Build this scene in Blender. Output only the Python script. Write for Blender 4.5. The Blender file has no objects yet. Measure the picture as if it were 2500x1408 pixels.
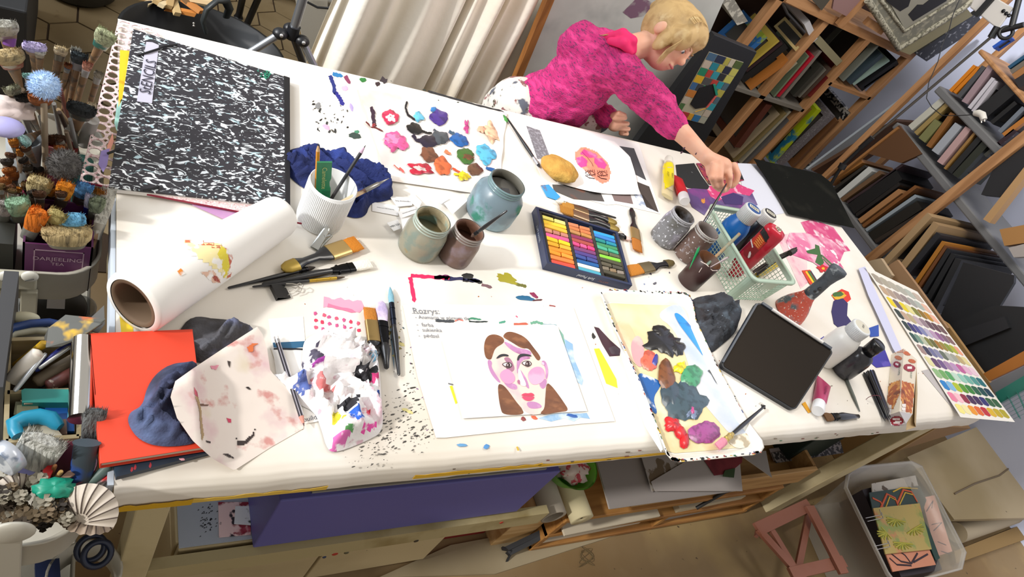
import bpy, math, random
from mathutils import Vector as V, Matrix, noise
from mathutils.bvhtree import BVHTree
C = bpy.context.scene
COL = C.collection
R = math.radians
# ---------------------------------------------------------------- camera
CAM = V((-0.0894, -0.4694, 1.76)); FPX = 1709.87; CX, CY = 1250., 704.
AX = Matrix(((0.8342912, 0.05952497, 0.54810124), (-0.3034239, -0.78047631, 0.54661748), (0.46031742, -0.62234517, -0.63308322)))
cd = bpy.data.cameras.new('camera'); cam = bpy.data.objects.new('camera', cd); COL.objects.link(cam)
cd.sensor_width = 36.; cd.lens = 36. * FPX / 2500.; cd.clip_start = .02
cam.matrix_world = Matrix(((AX[0][0], -AX[0][1], -AX[0][2], CAM.x), (AX[1][0], -AX[1][1], -AX[1][2], CAM.y), (AX[2][0], -AX[2][1], -AX[2][2], CAM.z), (0, 0, 0, 1)))
C.camera = cam
# ---------------------------------------------------------------- light
C.view_settings.view_transform = 'Standard'; C.view_settings.look = 'None'; C.view_settings.gamma = 1; C.view_settings.use_curve_mapping = False
C.view_settings.exposure = 0.38
w = bpy.data.worlds.new('world'); C.world = w; w.use_nodes = True
bg = w.node_tree.nodes['Background']; bg.inputs[0].default_value = (1.0, .93, .83, 1); bg.inputs[1].default_value = .42
sl = bpy.data.lights.new('sun', 'SUN'); sun = bpy.data.objects.new('sun', sl); COL.objects.link(sun)
sl.energy = 2.25; sl.angle = R(3.5); sl.color = (1., .97, .93)
sun.rotation_euler = V((-1.0, -.10, .62)).to_track_quat('Z', 'Y').to_euler()
al = bpy.data.lights.new('window_light', 'AREA'); ao = bpy.data.objects.new('window_light', al); COL.objects.link(ao)
al.shape = 'RECTANGLE'; al.size = 1.9; al.size_y = 1.2; al.energy = 38; al.color = (.86, .92, 1.)
ao.location = (-1.25, 1.5, 2.1); ao.rotation_euler = V((-1., .25, .75)).to_track_quat('Z', 'Y').to_euler()
cl_ = bpy.data.lights.new('back_fill_light', 'AREA'); co = bpy.data.objects.new('back_fill_light', cl_); COL.objects.link(co)  # unseen overhead fill lamp, added to brighten the shelves and canvas at the back
cl_.shape = 'RECTANGLE'; cl_.size = 1.6; cl_.size_y = .8; cl_.energy = 30; cl_.color = (1., .95, .88); co.location = (2.0, .55, 2.9); co.rotation_euler = V((-.35, -.35, 1)).to_track_quat('Z', 'Y').to_euler()
T = .76          # table top height
# ---------------------------------------------------------------- projection of photograph points onto real planes
def ray(px, py): return AX @ V((px - CX, py - CY, FPX))
def hit(px, py, p0, n):
    d = ray(px, py); n = V(n); return CAM + d * ((V(p0) - CAM).dot(n) / d.dot(n))
def Z(px, py, z): return hit(px, py, (0, 0, z), (0, 0, 1))
def X(px, py, x): return hit(px, py, (x, 0, 0), (1, 0, 0))
def Y(px, py, y): return hit(px, py, (0, y, 0), (0, 1, 0))
def H(px, py, h=0.): return Z(px, py, T + h)
def D(px, py, d): return CAM + ray(px, py) / FPX * d
def poly_h(pts, h): return [H(x, y, h) for x, y in pts]
# ---------------------------------------------------------------- materials
def lin(c):
    if isinstance(c, str):
        c = [int(c[i:i + 2], 16) / 255 for i in (0, 2, 4)]
    return tuple(((v / 12.92) if v <= .04045 else ((v + .055) / 1.055) ** 2.4) for v in c[:3]) + (1,)
MC = {}; ORG = {}
def M(col, rough=.6, metal=0., spots=(), bump=0., bscale=60., trans=0., alpha=1., emit=0., coat=0., stretch=None, sss=0., name=None):
    key = (col, rough, metal, tuple(spots), bump, bscale, trans, alpha, emit, coat, stretch, sss)
    if key in MC: return MC[key]
    m = bpy.data.materials.new(name or 'paint_' + str(len(MC))); m.use_nodes = True; MC[key] = m
    nt = m.node_tree; b = nt.nodes['Principled BSDF']; N = nt.nodes.new; L = nt.links.new
    b.inputs['Roughness'].default_value = rough; b.inputs['Metallic'].default_value = metal
    b.inputs['Base Color'].default_value = lin(col); m.diffuse_color = lin(col)
    if trans: b.inputs['Transmission Weight'].default_value = trans; b.inputs['IOR'].default_value = 1.25
    if alpha < 1: b.inputs['Alpha'].default_value = alpha
    if coat: b.inputs['Coat Weight'].default_value = coat
    if sss: b.inputs['Subsurface Weight'].default_value = sss; b.inputs['Subsurface Scale'].default_value = .02; b.inputs['Subsurface Radius'].default_value = (1, .4, .2)
    vec = None
    if spots or bump:
        tc = N('ShaderNodeTexCoord'); mp = N('ShaderNodeMapping'); L(tc.outputs['Object'], mp.inputs[0]); vec = mp.outputs[0]
        if stretch: mp.inputs['Scale'].default_value = stretch
    prev = None
    for i, s in enumerate(spots):
        c2, sc, lo, hi = s[:4]
        nz = N('ShaderNodeTexNoise'); nz.inputs['Scale'].default_value = sc; nz.inputs['Detail'].default_value = s[4] if len(s) > 4 else 4.
        o = N('ShaderNodeVectorMath'); o.operation = 'ADD'; o.inputs[1].default_value = (3.1 * i + 1, 7.7 * i, 1.3 * i); L(vec, o.inputs[0]); L(o.outputs[0], nz.inputs['Vector'])
        if len(s) > 5: nz.inputs['Distortion'].default_value = s[5]
        mr = N('ShaderNodeMapRange'); mr.inputs[1].default_value = lo; mr.inputs[2].default_value = hi; L(nz.outputs[0], mr.inputs[0])
        mx = N('ShaderNodeMix'); mx.data_type = 'RGBA'; L(mr.outputs[0], mx.inputs[0]); mx.inputs[7].default_value = lin(c2)
        if prev is None: mx.inputs[6].default_value = lin(col)
        else: L(prev, mx.inputs[6])
        prev = mx.outputs[2]
    if prev is not None: L(prev, b.inputs['Base Color'])
    if bump:
        nz = N('ShaderNodeTexNoise'); nz.inputs['Scale'].default_value = bscale; nz.inputs['Detail'].default_value = 6; L(vec, nz.inputs['Vector'])
        bp = N('ShaderNodeBump'); bp.inputs['Strength'].default_value = bump; bp.inputs['Distance'].default_value = .01; L(nz.outputs[0], bp.inputs['Height']); L(bp.outputs[0], b.inputs['Normal'])
    return m
def wood(c1, c2, ax='z', rough=.6, sc=1.):
    st = {'x': (2 * sc, 22 * sc, 22 * sc), 'y': (22 * sc, 2 * sc, 22 * sc), 'z': (22 * sc, 22 * sc, 2 * sc), 'n': (8, 8, 8)}[ax]
    return M(c1, rough, spots=((c2, 1.6, .38, .66, 5., .8),), stretch=st)
def dull(m, v=.1): m.node_tree.nodes['Principled BSDF'].inputs['Specular IOR Level'].default_value = v; return m
WHITE = M('f4f1ec', .75)
# ---------------------------------------------------------------- mesh builder
class MB:
    def __init__(s): s.v = []; s.f = []; s.m = []; s.sm = []; s.mats = []; s.cm = 0
    def use(s, mat):
        if mat not in s.mats: s.mats.append(mat)
        s.cm = s.mats.index(mat); return s
    def add(s, vs, fs, smooth=False):
        o = len(s.v); s.v += [V(p) for p in vs]
        for f in fs: s.f.append([i + o for i in f]); s.m.append(s.cm); s.sm.append(smooth)
        return s
    def poly(s, pts): return s.add(pts, [list(range(len(pts)))])
    def slab(s, top, down):            # top outline extruded by vector or depth
        d = V((0, 0, -down)) if not isinstance(down, V) else down
        n = len(top); vs = [V(p) for p in top] + [V(p) + d for p in top]
        return s.add(vs, [list(range(n)), list(range(2 * n - 1, n - 1, -1))] + [[i, i + n, (i + 1) % n + n, (i + 1) % n] for i in range(n)])
    def box(s, lo, hi):
        a, b = V(lo), V(hi)
        return s.slab([(a.x, a.y, b.z), (b.x, a.y, b.z), (b.x, b.y, b.z), (a.x, b.y, b.z)], b.z - a.z)
    def obox(s, o, ex, ey, ez):        # corner + three edge vectors
        o = V(o); ex, ey, ez = V(ex), V(ey), V(ez)
        return s.slab([o + ez, o + ex + ez, o + ex + ey + ez, o + ey + ez], -ez)
    def beam(s, a, b, wv, hv):         # bar centred on a-b
        a, b, wv, hv = V(a), V(b), V(wv), V(hv)
        return s.obox(a - wv / 2 - hv / 2, b - a, wv, hv)
    def loft(s, rings, smooth=True, cap=True, closed=True):
        n = len(rings[0]); vs = [p for r_ in rings for p in r_]; fs = []
        for k in range(len(rings) - 1):
            for i in range(n if closed else n - 1):
                j = (i + 1) % n; fs.append([k * n + i, k * n + j, (k + 1) * n + j, (k + 1) * n + i])
        o = len(s.v); s.add(vs, fs, smooth)
        if cap and closed:
            s.add(rings[0], [list(range(n))[::-1]]); s.add(rings[-1], [list(range(n))])
        return s
    def lathe(s, prof, o=(0, 0, 0), axis=(0, 0, 1), n=28, smooth=True, cap=True, ref=None):
        ax = V(axis).normalized(); rf = V(ref) if ref is not None else (V((1, 0, 0)) if abs(ax.x) < .9 else V((0, 1, 0)))
        u = (rf - ax * rf.dot(ax)).normalized(); w_ = ax.cross(u); o = V(o)
        return s.loft([[o + ax * h + (u * math.cos(t) + w_ * math.sin(t)) * max(r_, 1e-5) for t in [2 * math.pi * i / n for i in range(n)]] for r_, h in prof], smooth, cap)
    def tube(s, pts, r, n=8, smooth=True, flat=1., up=None):
        pts = [V(p) for p in pts]; k = len(pts); rs = r if isinstance(r, (list, tuple)) else [r] * k; rings = []; pu = None
        for i in range(k):
            t = (pts[min(i + 1, k - 1)] - pts[max(i - 1, 0)]).normalized()
            if pu is None:
                pu = V(up) if up is not None else (V((0, 0, 1)) if abs(t.z) < .9 else V((1, 0, 0)))
            u = pu - t * pu.dot(t)
            if u.length < 1e-6: u = V((1, 0, 0)) - t * t.x
            u.normalize(); pu = u; w_ = t.cross(u)
            rings.append([pts[i] + (w_ * math.cos(a) + u * flat * math.sin(a)) * rs[i] for a in [2 * math.pi * j / n for j in range(n)]])
        return s.loft(rings, smooth)
    def sect(s, a, b, side, secs, n=16, pw=2., smooth=True):   # along a-b: secs (t, half width, half thickness); superellipse power
        a, b = V(a), V(b); ax = (b - a); L = ax.length; ax.normalize(); sd = V(side); sd = (sd - ax * sd.dot(ax)).normalized(); up = ax.cross(sd); rings = []
        for t, wd, th in secs:
            ring = []
            for j in range(n):
                an = 2 * math.pi * j / n; c, q = math.cos(an), math.sin(an)
                ring.append(a + ax * L * t + sd * wd * math.copysign(abs(c) ** (2 / pw), c) + up * th * math.copysign(abs(q) ** (2 / pw), q))
            rings.append(ring)
        return s.loft(rings, smooth)
    def ball(s, c, r, n=16, m=10, rot=None, lump=0., ls=8., seed=0):
        c = V(c); r = V(r) if hasattr(r, '__len__') else V((r, r, r)); rings = []
        for k in range(m + 1):
            ph = math.pi * (k / m * .98 + .01); ring = []
            for j in range(n):
                t = 2 * math.pi * j / n; d = V((math.sin(ph) * math.cos(t), math.sin(ph) * math.sin(t), -math.cos(ph)))
                q = 1 + (lump * noise.noise(d * ls * .3 + V((seed, seed * 2, 0))) if lump else 0)
                p = V((d.x * r.x, d.y * r.y, d.z * r.z)) * q
                ring.append(c + (rot @ p if rot else p))
            rings.append(ring)
        return s.loft(rings)
    def grid(s, fn, nu, nv, smooth=True):
        vs = [fn(i / nu, j / nv) for j in range(nv + 1) for i in range(nu + 1)]
        return s.add(vs, [[j * (nu + 1) + i, j * (nu + 1) + i + 1, (j + 1) * (nu + 1) + i + 1, (j + 1) * (nu + 1) + i] for j in range(nv) for i in range(nu)], smooth)
    def blob(s, c, ex, ey, h=.0008, n=26, wob=.18, seed=0, dome=1):   # irregular splash: centre, two half axes
        c, ex, ey = V(c), V(ex), V(ey); up = V((0, 0, 1)); out = []
        for i in range(n):
            a = 2 * math.pi * i / n; q = 1 + wob * 1.6 * noise.noise(V((math.cos(a) * 1.5 + seed * 3.7, math.sin(a) * 1.5, seed))) + wob * .7 * noise.noise(V((math.cos(a) * 5 + seed, math.sin(a) * 5, seed * 2.)))
            out.append((ex * math.cos(a) + ey * math.sin(a)) * q)
        vs = [c + p for p in out] + [c + p * .8 + up * h for p in out] + [c + up * h * (1.3 if dome else 1)]
        return s.add(vs, [[i, (i + 1) % n, n + (i + 1) % n, n + i] for i in range(n)] + [[n + i, n + (i + 1) % n, 2 * n] for i in range(n)], True)
    def text(s, st, o, xd, yd, size, mat, nz=None, lift=0.0004, align='CENTER', shear=0.):
        cu = bpy.data.curves.new('t', 'FONT'); cu.body = st; cu.size = 1; cu.align_x = align; cu.align_y = 'CENTER'; cu.shear = shear; cu.resolution_u = 2
        ob = bpy.data.objects.new('t', cu); COL.objects.link(ob); me = bpy.data.meshes.new_from_object(ob.evaluated_get(bpy.context.evaluated_depsgraph_get()))
        o, xd, yd = V(o), V(xd).normalized(), V(yd).normalized(); nn = V(nz) if nz is not None else xd.cross(yd)
        s.use(mat); s.add([o + xd * v.co.x * size + yd * v.co.y * size + nn * lift for v in me.vertices], [list(p.vertices) for p in me.polygons])
        bpy.data.objects.remove(ob); bpy.data.curves.remove(cu); bpy.data.meshes.remove(me); return s
    def bvh(s): return BVHTree.FromPolygons([tuple(p) for p in s.v], s.f)
    def decal(s, bvh, pts, mat, lift=.0006, res=12, wob=0.):   # photograph outline laid on a curved surface
        xs = [p[0] for p in pts]; ys = [p[1] for p in pts]; x0, x1, y0, y1 = min(xs), max(xs), min(ys), max(ys)
        s.use(mat); idx = {}; vs = []; fs = []
        nx = res; ny = max(2, int(res * (y1 - y0) / max(x1 - x0, 1e-3))); ny = min(ny, 3 * res)
        def inside(x, y):
            c = False; n = len(pts)
            for i in range(n):
                a, b = pts[i], pts[(i + 1) % n]
                if (a[1] > y) != (b[1] > y) and x < (b[0] - a[0]) * (y - a[1]) / (b[1] - a[1]) + a[0]: c = not c
            return c
        for j in range(ny):
            for i in range(nx):
                x, y = x0 + (i + .5) * (x1 - x0) / nx, y0 + (j + .5) * (y1 - y0) / ny
                if wob: x += wob * noise.noise(V((x * .1, y * .1, 1))); y += wob * noise.noise(V((x * .1, y * .1, 9)))
                if inside(x, y):
                    q = []
                    for a, b in ((i, j), (i + 1, j), (i + 1, j + 1), (i, j + 1)):
                        if (a, b) not in idx:
                            d = ray(x0 + a * (x1 - x0) / nx, y0 + b * (y1 - y0) / ny).normalized(); h = bvh.ray_cast(CAM, d)
                            idx[(a, b)] = None
                            if h[0] is not None:
                                nn = h[1] if h[1].dot(d) < 0 else -h[1]; idx[(a, b)] = len(vs); vs.append(h[0] + nn * lift)
                        q.append(idx[(a, b)])
                    if None not in q: fs.append(q)
        return s.add(vs, fs, True)
    def mesh(s, name, org=(0, 0, 0), bevel=0., seg=2):
        me = bpy.data.meshes.new(name); o = V(org); me.from_pydata([v - o for v in s.v], [], s.f)
        for m in s.mats or [WHITE]: me.materials.append(m)
        me.polygons.foreach_set('material_index', s.m); me.polygons.foreach_set('use_smooth', s.sm); me.update()
        return me
    def build(s, name, parent=None, bevel=0., label=None, seg=2, org=None):
        pl = V(ORG[parent.name]) if parent else V((0, 0, 0))
        if org is None: org = pl
        ob = bpy.data.objects.new(name, s.mesh(name, org)); COL.objects.link(ob); ob.parent = parent; ob.location = V(org) - pl; ORG[ob.name] = tuple(org)
        if bevel:
            b = ob.modifiers.new('b', 'BEVEL'); b.width = bevel; b.segments = seg; b.limit_method = 'ANGLE'; b.angle_limit = R(40)
        if label: ob['label'] = label
        return ob
    def thing(s, name, label, cat, group=None, bevel=0., kind=None):
        n = max(len(s.v), 1); c = V((sum(p.x for p in s.v) / n, sum(p.y for p in s.v) / n, min(p.z for p in s.v)))
        ob = s.build(name, None, bevel, org=c); tag(ob, label, cat, group, kind); return ob
def tag(o, label, cat, group=None, kind=None):
    o['label'] = label; o['category'] = cat
    if group: o['group'] = group
    if kind: o['kind'] = kind
    return o
def thing(name, label, cat, loc=(0, 0, 0), group=None):
    o = bpy.data.objects.new(name, None); COL.objects.link(o); o.location = loc; o.empty_display_size = .02; ORG[o.name] = tuple(loc); return tag(o, label, cat, group)
def struct(mb, name, bevel=0.):
    o = mb.build(name, None, bevel); o['kind'] = 'structure'; return o
def lerp(a, b, t): return a + (b - a) * t
def inpoly(x, y, pts):
    c = False; n = len(pts)
    for i in range(n):
        a, b = pts[i], pts[(i + 1) % n]
        if (a[1] > y) != (b[1] > y) and x < (b[0] - a[0]) * (y - a[1]) / (b[1] - a[1]) + a[0]: c = not c
    return c
def edge_near(x, y, pts):
    best = (1e9, None)
    for i in range(len(pts)):
        ax_, ay, bx, by = *pts[i][:2], *pts[(i + 1) % len(pts)][:2]; dx, dy = bx - ax_, by - ay; q = max(0, min(1, ((x - ax_) * dx + (y - ay) * dy) / (dx * dx + dy * dy + 1e-12)))
        cx, cy = ax_ + dx * q, ay + dy * q; d = math.hypot(x - cx, y - cy)
        if d < best[0]: best = (d, (cx, cy))
    return best
def ck(p, n=2):
    for _ in range(n): p = [q for i in range(len(p)) for q in ((lerp(p[i][0], p[(i + 1) % len(p)][0], .25), lerp(p[i][1], p[(i + 1) % len(p)][1], .25)), (lerp(p[i][0], p[(i + 1) % len(p)][0], .75), lerp(p[i][1], p[(i + 1) % len(p)][1], .75)))]
    return p
def cloth(mb, px, mat, hgt, base=.001, cell=.005, seed=0, soft=.02, fs=26., fold=.8, href=.4, paints=(), hfn=None, amp2=.15):
    """crumpled sheet over a photograph outline; hfn(x,y)->extra height"""
    if cell < .0055: px = ck(px)
    pts = [(p.x, p.y) for p in poly_h(px, base + hgt * href)]; ppx = [([(q.x, q.y) for q in poly_h(pp, base + hgt * .6)], m_) for pp, m_ in paints]
    x0, x1 = min(p[0] for p in pts), max(p[0] for p in pts); y0, y1 = min(p[1] for p in pts), max(p[1] for p in pts)
    nx, ny = int((x1 - x0) / cell) + 2, int((y1 - y0) / cell) + 2; ins = {}
    for j in range(-1, ny + 1):
        for i in range(-1, nx + 1): ins[i, j] = inpoly(x0 + i * cell, y0 + j * cell, pts)
    idx = {}; vs = []; quads = {}
    def vert(i, j):
        if (i, j) in idx: return idx[i, j]
        x, y = x0 + i * cell, y0 + j * cell; d, cp = edge_near(x, y, pts)
        if not ins[i, j]: x, y = cp; d = 0
        e = min(1, d / soft); e = (1 - (1 - e) ** 2) ** .5
        q = V((x * fs, y * fs, seed)); ca, sa = math.cos(seed * 1.3), math.sin(seed * 1.3); q = q + V((noise.noise(q * .25), noise.noise(q * .25 + V((4, 4, 4))), 0)) * 5.; u, v_ = q.x * ca + q.y * sa, -q.x * sa + q.y * ca
        f = 1 - min(1, abs(noise.noise(V((u * .75, v_ * .2, seed + 3)))) * 3.4); f2 = 1 - min(1, abs(noise.noise(V((u * .35, v_ * 1.0, seed + 7)))) * 3.2); f = f ** .8; f2 = f2 ** .8
        f += .22 * (1 - min(1, abs(noise.noise(V((u * 2.1, v_ * .9, seed + 5)))) * 3)) - .1
        e2 = min(1, d / (soft * .75)); e2 = e2 * e2 * (3 - 2 * e2); h = hgt * (e * (1 - fold) * .9 + e2 * (fold * (.45 * f + .55 * f2) + .12 + amp2 * noise.noise(q * 2.7))) if not hfn else hfn(x, y, e) + hgt * e * (amp2 * noise.noise(q) + fold * .2 * f)
        idx[i, j] = len(vs)
        if hfn: r_ = V((x, y, T + base)) - CAM; pz = T + base + max(0, h); p_ = CAM + r_ * ((pz - CAM.z) / r_.z); vs.append(p_)
        else: vs.append(V((x, y, T + base + max(0, h))))
        return idx[i, j]
    for j in range(-1, ny):
        for i in range(-1, nx):
            c4 = ((i, j), (i + 1, j), (i + 1, j + 1), (i, j + 1))
            if any(ins[c] for c in c4):
                cx, cy = x0 + (i + .5) * cell, y0 + (j + .5) * cell; mm = mat
                for pp, m_ in ppx:
                    if inpoly(cx, cy, pp): mm = m_
                quads.setdefault(mm, []).append([vert(*c) for c in c4])
    o = len(mb.v); first = True
    for mm, q in quads.items():
        mb.use(mm)
        if first: mb.add(vs, q, True); first = False
        else:
            for f in q: mb.f.append([k + o for k in f]); mb.m.append(mb.cm); mb.sm.append(True)
    return mb
def body(name, shapes, vox, mat, parent, smooth=6, label=None):
    """union of rounded shapes remeshed to one continuous surface"""
    mb = MB().use(mat)
    for sh in shapes:
        if sh[0] == 't': mb.tube(sh[1], sh[2], n=14, flat=sh[3] if len(sh) > 3 else 1., up=sh[4] if len(sh) > 4 else None); [mb.ball(sh[1][k], sh[2][k] * .985 if not (len(sh) > 3 and sh[3] != 1) else sh[2][k] * sh[3] * .98, 12, 8) for k in range(len(sh[1]))]
        elif sh[0] == 'b': mb.ball(sh[1], sh[2], 20, 14, rot=sh[3] if len(sh) > 3 else None)
    ob = mb.build(name, parent)
    m = ob.modifiers.new('r', 'REMESH'); m.mode = 'VOXEL'; m.voxel_size = vox; m.use_smooth_shade = True
    s_ = ob.modifiers.new('s', 'SMOOTH'); s_.factor = .5; s_.iterations = smooth
    dg = bpy.context.evaluated_depsgraph_get(); me = bpy.data.meshes.new_from_object(ob.evaluated_get(dg)); ob.modifiers.clear(); old = ob.data; ob.data = me; me.name = name; bpy.data.meshes.remove(old)
    for p in me.polygons: p.use_smooth = True
    if label: ob['label'] = label
    return ob
# ================================================================ room
random.seed(5)
PINE = wood('a9713f', '8a5428', 'n'); PINEZ = wood('b0763f', '8c5526', 'z'); CREAMW = M('cbbd9c', .6, spots=(('b3a27c', 5, .5, .8),)); PALEW = wood('c7a676', 'ab8653', 'x')
DARKF = M('1c1c20', .45)
mb = MB().use(M('857050', .75, spots=(('7a5f38', 1.6, .42, .66), ('9c865a', 2.7, .5, .7), ('4a3a26', 45, .72, .74, 2.)), bump=.1, bscale=20.)); mb.slab([(-2.2, -2, 0), (5.0, -2, 0), (5.0, 3.6, 0), (-2.2, 3.6, 0)], .05); struct(mb, 'floor')
# hexagonal tiles of the far floor
mb = MB().use(M('3f2f20', .9)); mb.slab([(-2.2, 1.0, .004), (2.3, 1.0, .004), (2.3, 3.6, .004), (-2.2, 3.6, .004)], .004)
mb.use(M('9a8664', .55, spots=(('84704e', 3, .4, .65), ('6a5236', 9, .62, .75))))
hr = .098
for i in range(-11, 13):
    for j in range(0, 16):
        cx, cy = .1 + i * hr * 1.732 + (j % 2) * hr * .866, 1.2 + j * hr * 1.5
        if cx > 2.2 or cx < -1.9 or cy > 3.5: continue
        mb.slab([(cx + (hr - .004) * math.sin(k * math.pi / 3), cy + (hr - .004) * math.cos(k * math.pi / 3), .008 + random.random() * .001) for k in range(6)], .006)
o = mb.build('floor_tiles'); o['kind'] = 'structure'
mb = MB().use(M('b9c0d8', .85)); mb.box((3.86, -2, 0), (3.96, 3.6, 3.0)); struct(mb, 'wall_right')
mb = MB().use(M('b3b1aa', .85, spots=(('8f8b80', 2, .5, .7),))); mb.box((-1.75, 2.78, 0), (3.86, 2.9, 3.0)); struct(mb, 'wall_back')
mb = MB().use(M('b8b2a6', .85)); WX = -1.6   # unseen left wall, added and raised so its window opening bounds the sun patch
wy0, wy1, wz0, wz1 = -.42, 2.0, 1.32, 2.80
mb.box((WX - .15, -.8, 0), (WX, 3.0, wz0)); mb.box((WX - .15, -.8, wz1), (WX, 3.0, 4.6)); mb.box((WX - .15, -.8, wz0), (WX, wy0, wz1)); mb.box((WX - .15, wy1, wz0), (WX, 3.0, wz1)); mb.box((WX - .15, 3.0, 0), (WX, 4.6, 4.6)); mb.box((WX - .15, -2.2, 0), (WX, -.8, 3.0)); struct(mb, 'sun_blocker_wall')
mb = MB().use(M('e6e3dc', .5)); mb.box((WX - .12, wy0, wz0), (WX - .06, wy0 + .04, wz1)); mb.box((WX - .12, wy1 - .04, wz0), (WX - .06, wy1, wz1)); mb.box((WX - .12, wy0, wz0), (WX - .06, wy1, wz0 + .04)); mb.box((WX - .12, wy0, wz1 - .04), (WX - .06, wy1, wz1)); struct(mb, 'window_1')
# pipes along the back wall
for k, (z, r) in enumerate(((.34, .028), (.12, .022))):
    mb = MB().use(M('b4b3ac', .4)); mb.tube([(-1.6, 2.72, z), (1.2, 2.72, z - .03)], r, 14); mb.thing('heating_pipe', ('upper' if k == 0 else 'lower') + ' white heating pipe running along the back wall', 'pipe', 'heating pipes')
# ---------------------------------------------------------------- table
TB = thing('work_table', 'long cream wooden studio table covered with white paper and art things', 'table', (1.25, .5, 0))
XL, XR, YN, YF = 0., 2.49, 0.0, 1.09
TW = M('c2b48e', .6, spots=(('a8976e', 6, .5, .75), ('6d5a3e', 70, .74, .76)))
mb = MB().use(TW); mb.box((XL + .012, YN + .012, T - .035), (XR - .012, YF - .012, T - .004)); mb.build('tabletop', TB, .003)
def leg(a, b, wx, wy):
    mb = MB().use(TW); mb.beam(a, b, V((wx, 0, 0)), V((0, wy, 0))); mb.build('leg', TB, .003)
leg((.062, .05, 0), (.062, .05, T - .036), .05, .05); leg((.062, 1.02, 0), (.062, 1.02, T - .036), .05, .05); leg((2.4, 1.02, 0), (2.4, 1.02, T - .036), .06, .06)
a = Y(2225, 1046, .05); b = Y(1828, 1260, .05); dd = (a - b); b0 = b - dd * (b.z / dd.z); a0 = b + dd * ((T - .04 - b.z) / dd.z)
leg(b0, a0, .085, .05)
mb = MB().use(TW); mb.box((XL + .03, .05, T - .085), (2.3, .07, T - .036)); mb.build('apron', TB, .002)
mb = MB().use(TW); mb.box((XL + .03, .1, T - .085), (.055, 1.0, T - .036)); mb.build('side_rail', TB, .002)
rail = MB().use(M('ab9d75', .6, spots=(('8d7c50', 9, .5, .7), ('6d5a3e', 80, .74, .76))))
rz = Y(1000, 1301, .03).z; rail.box((.088, .03, rz - .062), (1.0, .052, rz))
for px, py, r, c in ((818, 1352, .0075, 'a5301f'), (792, 1360, .0045, '2a3550'), (846, 1349, .006, '57523a'), (1016, 1320, .007, '33281a'), (1224, 1275, .006, 'a5301f')):
    p = Y(px, py, .03); rail.use(M(c)); rail.lathe([(r, -.001), (r * .8, .0012)], p, (0, -1, 0), 12)
rail.build('stretcher', TB)
# ---------------------------------------------------------------- paper cover: top, rounded near fold, hanging strip
PAPER = M('e8e2d8', .7, spots=(('dcd3c4', 2.2, .5, .72), ('efebe4', 4.1, .45, .7)), bump=.05, bscale=5.)
mb = MB().use(PAPER); NU = 100
prof = [(YF + .006, -.02), (YF + .004, -.002), (YF - .004, 0), (.5, 0), (.03, 0), (.012, -.0015), (.0, -.006), (-.008, -.014), (-.011, -.025), (-.011, -.045), (-.009, -.064)]
def cov(u, v):
    k = v * (len(prof) - 1); i = min(int(k), len(prof) - 2); t = k - i; y = lerp(prof[i][0], prof[i + 1][0], t); z = lerp(prof[i][1], prof[i + 1][1], t); x = lerp(XL - .004, XR + .004, u)
    if y < .02: q = noise.noise(V((x * 9, 0, 0))) * .5 + noise.noise(V((x * 23, z * 20, 3))) * .35; y += q * .004; z += q * .003 * (i > 6)
    return V((x, y, T + z))
mb.grid(cov, NU, 40)
cover = mb
# paint marks on the cover (they lie flat on it)
def flat(mb, pts, col, h=.0004, rough=.5): mb.use(M(col, rough) if isinstance(col, str) else col); mb.poly(poly_h(pts, h)); return mb
def bl(mb, px, py, rx, ry, ang, col, h=.0004, seed=None, wob=.25, n=22, dome=.0003, rough=.45):
    mb.use(M(col, rough) if isinstance(col, str) else col); a = R(ang); s_ = seed if seed is not None else (px * 7 + py * 13) % 97
    c = H(px, py, h); ex = H(px + rx * math.cos(a), py + rx * math.sin(a), h) - c; ey = H(px - ry * math.sin(a), py + ry * math.cos(a), h) - c
    return mb.blob(c, ex, ey, dome, n, wob, s_)
def streak(mb, pts, w, col, h=.0004, jag=.3, seed=0):
    rr = random.Random(seed + int(pts[0][0])); L_, R_ = [], []
    n = len(pts)
    for i in range(n - 1):
        for k in range(6):
            t = k / 6; x = lerp(pts[i][0], pts[i + 1][0], t); y = lerp(pts[i][1], pts[i + 1][1], t); dx, dy = pts[i + 1][0] - pts[i][0], pts[i + 1][1] - pts[i][1]; l = math.hypot(dx, dy) + 1e-6
            ww = w * (1 + jag * (rr.random() * 2 - 1)) / 2; L_.append((x - dy / l * ww, y + dx / l * ww)); ww = w * (1 + jag * (rr.random() * 2 - 1)) / 2; R_.append((x + dy / l * ww, y - dx / l * ww))
    L_.append(pts[-1]); return flat(mb, L_ + R_[::-1], col, h)
def specks(mb, area, n, cols, smin, smax, seed, elong=2.2, ang=None, h=.0004):
    rr = random.Random(seed); xs = [p[0] for p in area]; ys = [p[1] for p in area]
    k = 0
    while k < n:
        x, y = rr.uniform(min(xs), max(xs)), rr.uniform(min(ys), max(ys)); k += 1
        if not inpoly(x, y, area): continue
        a = rr.uniform(0, 180) if ang is None else ang + rr.uniform(-14, 14); s_ = rr.uniform(smin, smax) * (rr.random() ** .6 + .2); a = R(a); c_, q = math.cos(a), math.sin(a); e = rr.uniform(1, elong)
        pts = []
        for j in range(6):
            t = j * math.pi / 3; u, v_ = math.cos(t) * s_ * e * rr.uniform(.7, 1.2), math.sin(t) * s_ * rr.uniform(.6, 1.2); pts.append((x + u * c_ - v_ * q, y + u * q + v_ * c_))
        flat(mb, pts, rr.choice(cols), h)
    return mb
K = '23201f'
specks(cover, [(880, 1000), (1000, 930), (1050, 1010), (1065, 1075), (900, 1120), (850, 1080)], 420, ['3a3733', '55524c', '77736c'], .5, 2.6, 1, 3.5, -22)
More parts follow.
